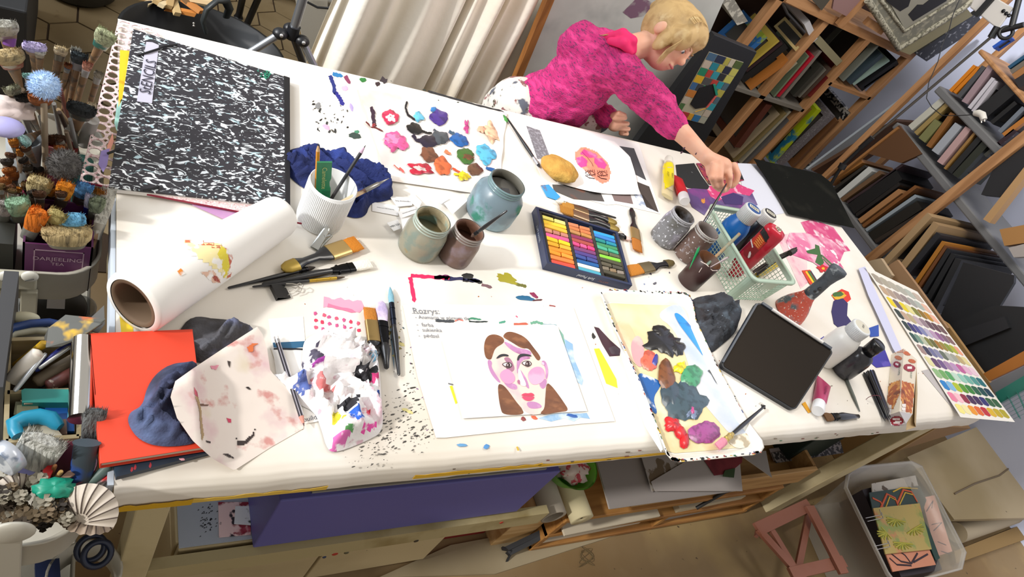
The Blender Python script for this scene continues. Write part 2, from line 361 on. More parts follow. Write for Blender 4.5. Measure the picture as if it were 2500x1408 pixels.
specks(cover, [(830, 1070), (1000, 1050), (1060, 1100), (900, 1150), (840, 1140)], 90, ['55524c', '8a857c'], .6, 2.0, 2, 3, -22)
specks(cover, [(970, 800), (1010, 800), (1060, 1060), (1030, 1060)], 90, ['33302d', '66625a', '7d5a8a'], .6, 2.4, 3, 2.5)
specks(cover, [(760, 240), (850, 260), (870, 330), (770, 320)], 60, [K, '55524c', '3a3a3a'], .8, 3.4, 4, 2.5)
specks(cover, [(1560, 640), (1640, 660), (1600, 710), (1530, 690)], 14, ['8a97b5', '5a5a66'], 1, 4, 5, 1.6)
specks(cover, [(300, 1100), (2200, 980), (2300, 900), (1500, 700), (700, 700), (600, 1100)], 160, ['8a8070', '6a6458', 'a55'.ljust(6, '0')], .5, 1.6, 6, 2)
specks(cover, [(930, 190), (1240, 270), (1235, 300), (1100, 260)], 50, [K, '2f3a33', '3f3f55'], .8, 3.5, 8, 3, 14)
bl(cover, 1239, 680, 26, 11, 20, 'a39a20', seed=4, wob=.4); streak(cover, [(1245, 688), (1272, 696), (1286, 699)], 7, '6a6a2a')
streak(cover, [(1003, 672), (1030, 674), (1075, 677), (1100, 679)], 9, 'e0265e'); streak(cover, [(1060, 677), (1100, 675)], 10, '7a2a5e'); streak(cover, [(1085, 680), (1130, 680), (1175, 686)], 9, '2a2a55'); bl(cover, 1141, 674, 14, 7, 5, K); streak(cover, [(1130, 683), (1160, 685), (1178, 690)], 8, '1f1c1c'); streak(cover, [(1176, 694), (1202, 702)], 7, '7a5a60')
streak(cover, [(1001, 676), (1006, 700), (1012, 738)], 9, 'e0265e')
bl(cover, 1283, 727, 22, 6, 8, '17628a'); bl(cover, 1304, 720, 12, 5, 35, '8a2450'); streak(cover, [(1300, 733), (1325, 731)], 4, '55202a'); streak(cover, [(1342, 746), (1358, 749)], 4, '8a2a30')
flat(cover, [(1450, 797), (1462, 800), (1490, 830), (1515, 852), (1513, 868), (1488, 870), (1470, 840)], '3a1228'); bl(cover, 1500, 855, 14, 10, 30, '40303c', .0006); bl(cover, 1449, 820, 4, 8, -20, K)
flat(cover, [(1450, 851), (1463, 850), (1505, 925), (1508, 947), (1480, 936)], 'f0e22a')
streak(cover, [(1450, 950), (1444, 980)], 7, 'e0444a'); streak(cover, [(1443, 949), (1437, 978)], 7, 'e0444a'); streak(cover, [(1447, 995), (1466, 985), (1455, 1000), (1468, 990)], 1.8, '7a3a5a')
# printed red stamps and blue/purple strokes
rr = random.Random(3)
streak(cover, [(790, 738), (830, 740), (890, 750)], 24, 'eaa2bb', jag=.3); streak(cover, [(800, 745), (870, 762)], 8, 'e07a9c', h=.0006)
for i in range(16):
    x, y = 772 + (i % 7) * 17 + rr.uniform(-3, 3), 765 + (i // 7) * 17 + (i % 7) * 4; bl(cover, x, y, 5, 4, rr.uniform(0, 90), rr.choice(['d8385c', 'c9548a', 'e05a78']), seed=i)
for p, c in (([(806, 184), (814, 205), (818, 232)], '23307a'), ([(818, 225), (830, 240), (838, 258)], '2a2a8a'), ([(812, 180), (838, 186)], '2a7ab5'), ([(843, 185), (855, 205)], '8a3a5e')): streak(cover, p, 9, c)
bl(cover, 842, 215, 8, 7, 0, 'efb8dc'); bl(cover, 887, 195, 8, 5, 10, '2f7a3a'); bl(cover, 922, 205, 6, 5, 0, '3a2a30'); bl(cover, 777, 258, 7, 8, 10, '8a8a8a'); bl(cover, 797, 310, 10, 5, 30, 'eab0cc'); bl(cover, 858, 262, 4, 9, -15, 'b5a2e0'); bl(cover, 866, 331, 15, 8, 5, '3a4a44'); bl(cover, 871, 322, 6, 4, 0, '4a8a6a')
flat(cover, [(665, 835), (750, 830), (752, 853), (700, 848), (668, 850)], '2a5f82'); bl(cover, 722, 838, 16, 10, 0, '2f6d94'); streak(cover, [(665, 850), (750, 854)], 4, '1a1a22')
streak(cover, [(955, 800), (962, 900)], 5, '8aa8c0', jag=.6); specks(cover, [(945, 780), (985, 790), (990, 860), (950, 850)], 30, ['8a7d3a', '3f5560', K], .8, 4, 9)
for x, y in ((980, 840), (968, 870), (990, 1000), (1000, 1005)): bl(cover, x, y, 9, 4, 20, 'dcd08a')
bl(cover, 1128, 1086, 12, 4, 0, '5f9ac9'); bl(cover, 1188, 1090, 7, 6, 0, '4a8ac5'); streak(cover, [(1262, 1090), (1266, 1100)], 5, 'c9a832')
streak(cover, [(660, 850), (720, 1030), (735, 1050)], 1.5, 'b5a990')
# paint on the hanging strip
def strip(x0, x1, z0, z1, mat, jag=.006, seed=1):
    rr = random.Random(seed); n = 14; up = [V((lerp(x0, x1, i / n), -.0128, T + z1 - rr.random() * jag * min(1, i, n - i))) for i in range(n + 1)]; dn = [V((lerp(x0, x1, i / n), -.0128, T + z0)) for i in range(n, -1, -1)]
    cover.use(mat); cover.slab(up + dn, V((0, .0008, 0)))
YT = M('cfa21c', .45)
strip(-.003, .1, -.064, -.046, YT, seed=2); strip(.1, .3, -.058, -.045, M('d6b24a', .5), seed=3)
for x0, x1, z0, z1 in ((.45, .72, -.050, -.036), (.72, 1.08, -.052, -.040), (1.12, 1.35, -.055, -.046)): strip(x0, x1, z0, z1, M('dcae2e', .5), seed=int(x0 * 100))
for k in range(26):
    x = random.uniform(.2, 2.3); z = random.uniform(-.055, -.02); strip(x, x + random.uniform(.003, .012), z, z + .003, M(random.choice(['6a5a4a', '7a3a30', '4a7a5a', '8a7a6a'])), .001, k)
cover.thing('paper_table_cover', 'long white paper sheet covering the studio table and folded over its near edge', 'table cover')
# left edge strip of the paper and tape
mb = MB().use(M('c9d3df', .5)); mb.box((XL - .012, .0, T - .05), (XL - .0045, .55, T - .003)); mb.use(YT); mb.box((-.0135, -.008, T - .068), (-.0128, .02, T - .05)); mb.build('edge_trim', TB)
mb = MB(); flat(mb, [(291, 762), (320, 762), (326, 812), (296, 812)], 'f2d23a', .0004); mb.thing('yellow_tape', 'small yellow tape piece at left table edge under the paper roll', 'tape')
# ================================================================ under the table
CABZ = .325
cab = thing('storage_cabinet', 'cream painted low cabinet under the table left side', 'cabinet', (.46, .3, 0))
CW = M('bfae88', .6, spots=(('a99874', 3, .5, .75), ('5a4a34', 60, .75, .77)))
mb = MB().use(CW); mb.box((.135, .075, 0), (.785, .55, CABZ)); mb.build('body', cab, .003)
for x0, x1 in ((.14, .455), (.462, .78)):
    mb = MB().use(CW); mb.box((x0, .06, .02), (x1, .075, CABZ - .006)); mb.build('door', cab, .003)
mb = MB().use(M('a5adba', .55)); mb.slab([(.14, .062, CABZ + .003), (.62, .062, CABZ + .003), (.62, .5, CABZ + .003), (.14, .5, CABZ + .003)], .0025); pc = (.2, .115)
for k in range(50):
    x, y = random.gauss(.192, .008), random.gauss(.11, .013); mb.use(M('2a2c33')); mb.poly([(x, y, CABZ + .0036), (x + .004, y + .001, CABZ + .0036), (x + .003, y + .003, CABZ + .0036)])
mb.thing('paper_sheet', 'large pale sheet with a black smudge on the cream cabinet', 'paper')
mb = MB().use(M('e6c9cc', .6, spots=(('8a2438', 30, .5, .56), ('2a2430', 45, .55, .6), ('c2566a', 18, .55, .65)))); q = [Z(533, 1225, CABZ + .006), Z(612, 1225, CABZ + .006), Z(612, 1304, CABZ + .006), Z(535, 1311, CABZ + .006)]; mb.slab(q, .002); mb.thing('painted_card', 'small red and black painted card lying beside the violet box', 'art card')
mb = MB().use(M('dfe4ec', .6, spots=(('3a4a44', 30, .58, .64),))); q = [Z(575, 1235, CABZ + .009), Z(612, 1235, CABZ + .009), Z(612, 1281, CABZ + .009), Z(572, 1278, CABZ + .009)]; mb.slab(q, .002); mb.thing('white_card', 'white card lying over the red painted card by the violet box', 'art card')
vb = MB().use(M('5b5a9e', .45)); vb.box((.272, .042, CABZ + .0045), (.90, .46, CABZ + .22)); vb.thing('violet_box', 'long violet storage box lying on the cream cabinet under the table', 'box', bevel=.003)
mb = MB().use(M('8f8a80', .6)); mb.slab([(.33, .05, CABZ + .2265), (.86, .05, CABZ + .2265), (.86, .4, CABZ + .2265), (.33, .4, CABZ + .2265)], .006); mb.thing('grey_folder', 'thin grey folder lying on top of the violet box', 'folder')
mb = MB().use(M('c8bfa8', .6)); q = [Y(905, 1268, .05), Y(995, 1262, .05), Y(990, 1308, .05), Y(900, 1296, .05)]; mb.slab([p + V((0, .004, 0)) for p in q], V((0, .002, 0))); mb.thing('paper_flap', 'cream paper hanging down in front of cream cabinet doors', 'paper')
rb = MB().use(M('7d1a1c', .5)); rb.box((.80, .11, 0), (.996, .5, .235)); rb.thing('red_box', 'dark red storage box on the floor right of cream cabinet', 'box', bevel=.003)
# wooden shelf unit right of the red box
UN = thing('wooden_shelf_unit', 'low raw pine shelf unit under the table centre and right', 'shelf', (1.55, .3, 0))
UX0, UX1, UY = 1.12, 2.08, .035
WU = wood('a8793f', '8a5c2a', 'x')
zt = [Y(1450, 1262, UY).z, Y(1520, 1330, UY).z]
SH1 = .225
for z, nm in ((.012, 'bottom_board'), (.105, 'middle_board'), (SH1 - .02, 'top_board')):
    mb = MB().use(WU); mb.box((UX0, UY, z), (UX1, .55, z + .018)); mb.build(nm, UN, .002)
for x in (UX0, 1.6, UX1 - .02):
    mb = MB().use(WU); mb.box((x, UY + .002, .0), (x + .02, .55, SH1 - .021) if x != 1.6 else (x + .02, .55, .104)); mb.build('side_panel', UN, .002)
# things in the unit
for i, (x, y, z, w_, d_, h_, c, nm) in enumerate(((1.15, .045, .031, .40, .4, .02, 'c9c0ae', 'cream folded sheet on the bottom board of the pine shelf'), (1.2, .03, .124, .33, .4, .012, '1d1c1e', 'black thin folder on the middle board of pine shelf'), (1.16, .022, .137, .38, .4, .008, 'bdb29c', 'pale card lying on the black folder in pine shelf'), (1.63, .04, .124, .33, .4, .025, 'b9ac92', 'thick cream pad on the right of the pine shelf'), (1.64, .05, .031, .40, .4, .03, '8f8b88', 'grey stack low on the right of pine shelf'))):
    mb = MB().use(M(c)); mb.slab([V(p) for p in ((x, y, z + h_), (x + w_, y + .01, z + h_), (x + w_, y + d_, z + h_), (x, y + d_, z + h_))], h_); mb.thing('flat_stack', nm, 'paper')
# rolls
def roll(name, px, py, r, inner, L, col, label, zz=SH1, hollow=True, tilt=.0):
    c = Z(px, py, zz + r); mb = MB().use(M(col, .7))
    e = V((0, 1, tilt)).normalized()
    prof = [(inner, .0), (r, 0), (r, L)] + ([(inner, L), (inner, 0)] if hollow else [(.001, L)]);
    if not hollow: prof = [(.004, .004), (r * .35, .002), (r, 0), (r, L), (.001, L)]
    mb.lathe(prof, c, e, 30, cap=False); return mb.thing(name, label, 'roll')
roll('cardboard_tube', 1306, 1262, .014, .010, .32, 'a87f52', 'thin brown cardboard tube left of the wide grey tube')
roll('wide_tube', 1352, 1262, .036, .029, .34, '9c9284', 'wide grey cardboard tube lying under the green bowl')
roll('paper_roll_small', 1421, 1268, .033, .01, .34, 'c6bb96', 'rolled cream paper lying right of the wide grey tube', hollow=False)
mb = MB().use(PALEW); a = Z(1238, 1200, SH1 + .02); mb.box((1.0, .07, .0), (1.115, .5, .24)); mb.thing('pale_wood_box', 'pale wooden box standing between red box and pine shelf', 'box', bevel=.002)
# green bowl with crumpled paper on a board over the rolls
gb = MB().use(M('6fb83a', .4)); gc = Z(1398, 1142, .36); gb.lathe([(.03, 0), (.045, .005), (.075, .06), (.078, .062), (.072, .058), (.04, .01), (.001, .008)], (gc.x, gc.y + .012, .305), n=36); gb.thing('green_bowl', 'bright green bowl on top of the paper tubes under the table', 'bowl')
mb = MB().use(M('c9b8ac', .7, spots=(('b03a44', 40, .56, .6), ('4a4038', 25, .6, .66)))); mb.ball((gc.x, gc.y + .012, .352), (.058, .052, .022), 24, 12, lump=.5, ls=9); mb.thing('crumpled_napkin', 'paint-stained crumpled napkin lying in the green bowl', 'napkin')
# drawer box with papers on top of unit
DZ = SH1
WP = wood('b08a56', '96703f', 'x')
db = thing('open_wooden_drawer', 'open pale wooden drawer holding art papers under table', 'drawer', (1.8, .25, DZ))
mb = MB().use(WP); mb.box((1.36, .045, DZ), (2.16, .06, DZ + .1)); mb.build('front', db, .002)
mb = MB().use(WP); mb.box((1.36, .061, DZ), (2.16, .52, DZ + .012)); mb.build('base', db)
mb = MB().use(WP); mb.box((1.36, .061, DZ + .012), (1.375, .52, DZ + .1)); mb.build('side', db); mb = MB().use(WP); mb.box((2.145, .061, DZ + .012), (2.16, .52, DZ + .1)); mb.build('side', db)
def usheet(name, pts, z, mat, label, th=.002, cat='paper'):
    mb = MB().use(mat); mb.slab([Z(x, y, z) for x, y in pts], th); return mb, name, label, cat
zs = DZ + .104
mb = MB()
for k in range(8): mb.use(M('8f8884' if k % 2 else 'b0a8a4', .7)); o = random.uniform(-.004, .004); mb.slab([Z(x + random.uniform(-2, 2), y, zs + k * .003) for x, y in ((1458, 1128), (1488, 1240 + k * .3), (1810, 1196), (1760, 1090))][::-1], .0025)
mb.thing('paper_pile', 'pile of grey-white paper sheets under the table beside the green bowl', 'paper')
z2 = zs + .028
for pts, c, nm, lb in (
        ([(1565, 1110), (1592, 1200), (1700, 1150), (1690, 1100)], M('a19a94', .7, spots=(('6a5a44', 14, .5, .53, 6.),)), 'brown_brushed_sheet', 'sheet with brown brush strokes on the paper pile under the tray'),
        ([(1590, 1175), (1600, 1198), (1813, 1198), (1805, 1110), (1700, 1110)], M('a39c98', .7), 'white_sheet', 'white sheet below the tray with a green mark'),
        ([(1718, 1120), (1745, 1160), (1780, 1155), (1812, 1128), (1812, 1112)], M('7a2c34', .5, spots=(('5a1a24', 12, .5, .7),)), 'red_leaf_cutout', 'dark red leaf shaped cut-out hanging under tray corner'),
        ([(1765, 1162), (1770, 1148), (1795, 1142), (1792, 1165)], M('2f4420', .6), 'green_leaf_cutout', 'dark green leaf cut-out right of the dark red one'),
        ([(1800, 1105), (1885, 1165), (1880, 1150), (1870, 1100)], M('9a9490', .7), 'white_sheet', 'white sheet sticking out right of the dark red cut-out')):
    z2 += .004; mb = MB().use(c); mb.slab([Z(x, y, z2) for x, y in pts], .002); mb.thing(nm, lb, 'paper')
for k, (pts, c, lb) in enumerate((([(1878, 1095), (1890, 1125), (2000, 1112), (1990, 1080)], '9a8f90', 'pale mauve paper lying in the open drawer'), ([(1885, 1105), (1895, 1130), (2060, 1105), (2052, 1076)], '2e2b2e', 'black lace-like patterned paper in the open drawer'), ([(1925, 1070), (1935, 1096), (1965, 1092), (1950, 1070)], 'a3262a', 'red curved paper strip in the open drawer'), ([(1955, 1090), (2000, 1100), (2040, 1074), (2000, 1068)], 'b08a84', 'dull pink paper in the open drawer'))):
    mb = MB().use(M(c, .7, spots=(('8a8482', 60, .5, .55),) if k == 1 else ())); mb.slab([Z(x, y, DZ + .03 + k * .005) for x, y in pts], .002); mb.thing('art_paper', lb, 'paper')
mb = MB().use(M('1f1d1c')); mb.tube([Y(1700, 1240, .03), Y(1770, 1200, .04), Y(1800, 1190, .042)], .006, 6); mb.thing('black_strap', 'black strap hanging from the paper pile over shelf', 'strap')
# black scissors and easel pieces below
mb = MB().use(M('1a1b20', .4)); mb.beam(Z(1240, 1352, .02), Z(1372, 1285, .12), V((.008, -.012, 0)), V((0, 0, .012))); mb.beam(Z(1236, 1340, .03), Z(1340, 1290, .10), V((.008, -.012, 0)), V((0, 0, .01))); mb.beam(Z(1236, 1372, .005), Z(1250, 1345, .03), V((.008, 0, 0)), V((0, 0, .008))); mb.beam(Z(1226, 1338, .02), Z(1246, 1342, .03), V((0, .008, 0)), V((0, 0, .01))); mb.thing('folded_easel', 'black folded easel leaning on the pine shelf corner', 'easel')
mb = MB().use(M('9c8f74', .8, spots=(('85775a', 2, .5, .7),))); mb.slab([Z(x, y, .008) for x, y in ((960, 1408), (1210, 1400), (1640, 1262), (1500, 1255), (1100, 1330), (900, 1420))], .008); mb.thing('hardboard_sheet', 'cream hardboard lying on the floor beneath pine shelf', 'board')
mb = MB().use(M('6a5a3a'))
pts = []
for k in range(70):
    a = k * .55; c0 = Z(1432 + 3 * math.sin(a * .3) + 16 * math.sin(a), 1350 + 18 * math.cos(a * .7) + k * .25, .003); pts.append(c0)
mb.tube(pts, .0007, 4); mb.thing('loose_thread', 'tangled thin thread lying on the floor in front of shelf', 'thread')
# tub, pink crate, cream boards at lower right
TU = thing('plastic_tub', 'translucent plastic tub full of paintings on the floor', 'tub', (2.62, -.16, 0))
TM = M('cfccc4', .25, alpha=.45); zr = .27
outer = [(2075, 1160), (2100, 1140), (2225, 1128), (2250, 1140), (2355, 1345), (2345, 1385), (2215, 1420), (2185, 1415), (2170, 1395), (2070, 1190)]
top = [Z(x, y, zr) for x, y in outer]; cc = sum(top, V((0, 0, 0))) / len(top)
def ringz(s, z): return [V((cc.x + (p.x - cc.x) * s, cc.y + (p.y - cc.y) * s, z)) for p in top]
mb = MB().use(TM); mb.loft([ringz(.84, .003), ringz(.92, .15), ringz(1., zr), ringz(1.035, zr), ringz(1.035, zr - .012), ringz(1.0, zr - .012)], cap=False); mb.add(ringz(.84, .003), [list(range(len(top)))]); mb.build('body', TU)
def art(pts, z, mat, nm, lb, th=.004, extra=None):
    mb = MB().use(mat); mb.slab([Z(x, y, z) for x, y in pts], th)
    if extra: extra(mb, z)
    return mb.thing(nm, lb, 'painting')
def lines(mb, sets, z, col, w_=.0018):
    mb.use(M(col, .6))
    for s_ in sets: mb.tube([Z(x, y, z + .001) for x, y in s_], w_, 5, flat=.4)
za = .17
art([(2105, 1195), (2225, 1165), (2300, 1390), (2200, 1408)], za, M('2b2228', .6), 'dark_painting_stack', 'dark stack of paintings at the bottom of the tub', .12)
art([(2250, 1215), (2282, 1208), (2325, 1345), (2280, 1360), (2270, 1290)], za + .012, M('d99a82', .6), 'pink_painting', 'salmon pink painting with violet zigzag lines at tub right', extra=lambda m_, z: lines(m_, [[(2262, 1248), (2278, 1222), (2275, 1240)], [(2275, 1280), (2300, 1275), (2280, 1295)], [(2290, 1322), (2310, 1330)], [(2298, 1345), (2320, 1352)]], z, '3a2048'))
art([(2128, 1180), (2235, 1160), (2250, 1215), (2132, 1225)], za + .018, M('c4beb4', .6, spots=(('5a4a3a', 20, .6, .63),)), 'white_card', 'white card with small photos at the top of the tub')
art([(2122, 1202), (2245, 1185), (2262, 1220), (2248, 1262), (2135, 1265)], za + .024, M('2f4440', .6), 'leaf_painting', 'dark green painting with orange petals inside the tub', extra=lambda m_, z: (lines(m_, [[(2130, 1215), (2150, 1225), (2160, 1250)], [(2150, 1240), (2165, 1205), (2185, 1215), (2195, 1240)], [(2190, 1230), (2205, 1195), (2225, 1200), (2240, 1225)]], z, 'd9603a', .005), lines(m_, [[(2160, 1245), (2172, 1212), (2190, 1222)], [(2196, 1232), (2210, 1202), (2232, 1208)], [(2180, 1200), (2200, 1190), (2240, 1192)]], z, 'e0b840', .003)))
art([(2160, 1345), (2268, 1338), (2285, 1378), (2180, 1395)], za + .026, M('d08a6a', .6), 'orange_painting', 'orange painting with dark flower lines low in tub', extra=lambda m_, z: lines(m_, [[(2225, 1375), (2200, 1370), (2175, 1350)], [(2225, 1375), (2210, 1355), (2200, 1348)], [(2225, 1375), (2240, 1350)], [(2230, 1372), (2265, 1352)], [(2225, 1380), (2190, 1378), (2172, 1362)]], z, '33202c', .0035))
art([(2250, 1262), (2268, 1290), (2295, 1362), (2285, 1368), (2265, 1320)], za + .022, M('1f3f38', .6), 'green_painting', 'narrow dark green painted card between yellow and pink ones')
def flo(m_, z):
    for cx, cy, a0 in ((2188, 1268, 20), (2232, 1290, -40), (2165, 1300, 60), (2205, 1325, 10)):
        for k in range(9):
            a = R(a0 + k * 22); lines(m_, [[(cx, cy), (cx + 24 * math.cos(a), cy + 17 * math.sin(a))]], z, '93942a' if k % 2 else 'b5ae3a', .0032)
art([(2132, 1240), (2245, 1228), (2275, 1340), (2162, 1352)], za + .034, M('b9a35c', .6, spots=(('c7885a', 9, .52, .6), ('8f9a52', 12, .55, .62))), 'yellow_painting', 'yellow floral painting clipped on top of the tub stack', extra=flo)
for k, (px, py) in enumerate(((2118, 1272), (2135, 1342))):
    mb = MB().use(M('c8c4bc', .2, 1.)); p0 = Z(px, py, za + .05); p1 = Z(px + 38, py - 8, za + .046)
    for o in (0, .012): mb.tube([p0 + V((0, o, 0)), p1 + V((0, o, 0)), p1 + V((.01, .02 + o, 0))], .0016, 6)
    mb.thing('wire_clip', ('upper' if k == 0 else 'lower') + ' silver wire clip gripping the paintings in tub', 'clip')
PK = M('966250', .7, spots=(('8d5038', 5, .5, .7),)); pc_ = thing('pink_crate', 'dull pink wooden crate with a cross brace beside tub', 'crate', (2.2, -.2, 0))
def pk(a, b, w_, z0=.14, nm='slat'):
    mb = MB().use(PK); p, q = Z(*a, z0), Z(*b, z0); mb.beam(p, q, (q - p).cross(V((0, 0, 1))).normalized() * w_, V((0, 0, .012))); mb.build(nm, pc_, .001)
pk((1848, 1292), (1975, 1232), .045); pk((1850, 1290), (1985, 1440), .03, .138); pk((1880, 1288), (1960, 1420), .025, .127, 'brace'); pk((1978, 1240), (1940, 1425), .025, .115, 'brace'); pk((1975, 1235), (2060, 1400), .045, .152); pk((1930, 1400), (2060, 1370), .04, .139)
pk((1850, 1292), (1846, 1310), .012, .06, 'foot'); pk((1940, 1415), (1960, 1405), .03, .07, 'foot')
BR = thing('painted_board', 'large cream painted panel lying at lower right', 'panel', (3.3, 0, 0))
mb = MB().use(M('a8987a', .7, spots=(('94835f', 1.5, .5, .7), ('5a4a34', 40, .76, .78)))); mb.slab([Z(x, y, .16) for x, y in ((2215, 1115), (2470, 1005), (2620, 1000), (2640, 1260), (2330, 1268))], .02); mb.build('board', BR)
mb = MB().use(M('6f604a')); mb.tube([Z(x, y, .162) for x, y in ((2330, 1205), (2380, 1180), (2440, 1160), (2480, 1130), (2560, 1110))], .004, 6); mb.build('crack', BR)
mb = MB().use(M('a5977d', .7)); a = Z(2335, 1300, .05); b = Z(2560, 1225, .05); mb.tube([a, b], .045, 20); mb.thing('fabric_roll', 'pale rolled sheet lying beyond the plastic tub', 'roll')
mb = MB().use(M('8a6f42', .7)); mb.slab([Z(x, y, .03) for x, y in ((2330, 1345), (2520, 1270), (2520, 1310), (2335, 1375))], .03); mb.thing('wooden_board', 'brown plank on the floor beyond the tub', 'plank')
mb = MB().use(M('3f5a36', .5)); p = Z(2210, 1402, .02); mb.tube([p, p + V((.1, .02, 0))], .02, 12); mb.thing('green_tube', 'dark green tube at the bottom edge below the tub', 'tube')
# cardboard and dark board between table end and shelves
mb = MB().use(M('8f6e48', .8)); mb.slab([Y(2130, 1120, .12), Y(2370, 1045, .12), Y(2300, 1040, .12), Y(2180, 1080, .12)], V((0, .02, 0))); mb.thing('cardboard_sheet', 'brown cardboard sheet leaning under the table right end', 'cardboard')
mb = MB().use(M('12241f', .6)); mb.box((2.12, .12, .2), (2.3, .6, .62)); mb.thing('dark_green_box', 'very dark green box under the table beside the right leg', 'box', bevel=.004)
# ================================================================ things on the table
def cm(x0, y0, s): return lambda *pts: [(x0 + x / s, y0 + y / s) for x, y in pts]
def proj(p):
    q = AX.transposed() @ (V(p) - CAM); return CX + FPX * q.x / q.z, CY + FPX * q.y / q.z
def upright(top, base, lo=.02, hi=.4):
    best = (1e9,)
    for k in range(80):
        h = lo + (hi - lo) * k / 79; p = H(*top, h); q = proj((p.x, p.y, T)); d = math.hypot(q[0] - base[0], q[1] - base[1])
        if d < best[0]: best = (d, h, V((p.x, p.y, T)))
    return best[2], best[1]
def sheet(name, label, pts, h, mat, cat='paper', th=.0006, group=None):
    mb = MB().use(M(mat, .75) if isinstance(mat, str) else mat); mb.slab(poly_h(pts, h), th); mb.meta = (name, label, cat, group); return mb
def done(mb, **k): n, l, c, g = mb.meta; return mb.thing(n, l, c, g, **k)
# ---- portfolio and the things under it
PT = thing('portfolio', 'large black and white marbled portfolio with a STENCILS label', 'portfolio', H(485, 310, .012))
marb = M('2f2d33', .55, spots=(('e4eaee', 42, .555, .60, 10., 2.6), ('b8d4dc', 60, .62, .68, 4., .6)), stretch=(.8, 1.35, 1))
top = poly_h([(325, 70), (694, 186), (697, 503), (265, 456)], .016)
mb = MB().use(marb); mb.slab(top, .004); mb.build('cover', PT, .001)
mb = MB().use(M('dcd8d4', .8)); mb.slab([p - V((0, 0, .0045)) for p in top], .008); mb.build('pages', PT)
mb = MB().use(M('17161a', .5)); mb.slab(poly_h([(693, 184), (708, 189), (709, 508), (697, 505)], .0175), .015); mb.build('spine', PT, .001)
mb = MB().use(M('bfbccb', .6)); mb.slab(poly_h([(357, 102), (372, 103), (388, 110), (371, 252), (334, 247)], .0172), .0008)
a = H(353, 236, .0186); b = H(373, 140, .0186); xd = (b - a); s_ = xd.length; mb.text('StENCILS', (a + b) / 2, xd, V((0, 0, 1)).cross(xd), s_ / 4.7, M('33303f', .6)); mb.build('label_sticker', PT)
for k, pts in enumerate(([(337, 135), (360, 128), (385, 120), (400, 113), (432, 109)], [(262, 375), (275, 370), (292, 363)], [(350, 465), (368, 461), (388, 455)])):
    mb = MB().use(M('131215', .7)); mb.tube([H(x, y, .0195 if i else .017) for i, (x, y) in enumerate(pts)], .0022, 8); mb.build('elastic_cord', PT)
mb = MB().use(M('2f9a78', .6));
for k in range(34): x, y = random.gauss(645, 9), random.gauss(180, 5); mb.poly(poly_h([(x, y), (x + 6, y + 2), (x + 4, y + 4)], .0167))
mb.build('green_smear', PT)
# perforated glitter sheet with two rows of round holes
pf = MB().use(M('dcc0c0', .45, spots=(('f0e2e0', 260, .5, .58), ('b07a80', 190, .6, .68)))); PF0, PF1, PF2 = H(289, 47, .009), H(194, 441, .009), H(330, 62, .009); ev = (PF1 - PF0); L_ = ev.length; ev.normalize(); eu = V((-ev.y, ev.x, 0)); eu = eu if eu.x > 0 else -eu
nr = 22; cw = L_ / nr; hr_ = cw * .40
def cell(u, v, off):
    c = PF0 + eu * (u + .55) * cw + ev * (v + .5 + off) * cw; n = 16; inn = []; out = []
    for k in range(n):
        a = 2 * math.pi * (k + .5) / n; ca, sa = math.cos(a), math.sin(a); m_ = .5 * cw / max(abs(ca), abs(sa)); inn.append(c + eu * ca * hr_ + ev * sa * hr_); out.append(c + eu * ca * m_ + ev * sa * m_)
    dn = V((0, 0, -.002)); vs = inn + out + [p + dn for p in inn]; pf.add(vs, [[k, (k + 1) % n, n + (k + 1) % n, n + k] for k in range(n)] + [[k, (k + 1) % n, 2 * n + (k + 1) % n, 2 * n + k] for k in range(n)])
for v in range(nr):
    for u in range(3): cell(u, v, 0)
pf.slab([PF0, PF0 + eu * cw * .05, PF1 + eu * cw * .05, PF1], .003); pf.slab([PF0 + eu * cw * 3.05, PF0 + eu * cw * 3.1, PF1 + eu * .36, PF1 + eu * cw * 3.05], .002)
pf.use(M('8f2038', .5)); pf.slab([PF1 + V((0, -.001, 0)), PF1 + eu * .38 + V((0, -.001, 0)), PF1 + eu * .38, PF1], .004)
pf.thing('perforated_sheet', 'pink glitter sheet with rows of round holes under the portfolio', 'craft sheet')
for pts, h, c, l, n in (([(293, 122), (316, 124), (300, 240), (289, 262)], .0105, 'f2bd1c', 'bright yellow card peeking out on the left of the portfolio', 'yellow_card'), ([(286, 250), (300, 240), (285, 320), (279, 300)], .0105, 'a8d8cc', 'mint green card edge beside the portfolio below the yellow one', 'mint_card'), ([(262, 355), (275, 325), (278, 345), (262, 385)], .0108, 'e8a08c', 'peach card corner at lower left of portfolio', 'peach_card'), ([(247, 368), (268, 362), (262, 402), (252, 420), (240, 400)], .011, '9a8ac8', 'violet plastic film piece over the perforated holes', 'violet_film')):
    mb = sheet(n, l, pts, h, c, 'card'); done(mb)
mb = sheet('pink_wash_paper', 'pinkish-violet painted paper sticking out below the portfolio', [(420, 455), (706, 500), (706, 530), (560, 541), (470, 500)], .0035, M('b98ab8', .6, spots=(('e0b4cc', 7, .45, .65), ('8a4a7a', 18, .58, .66)))); done(mb)
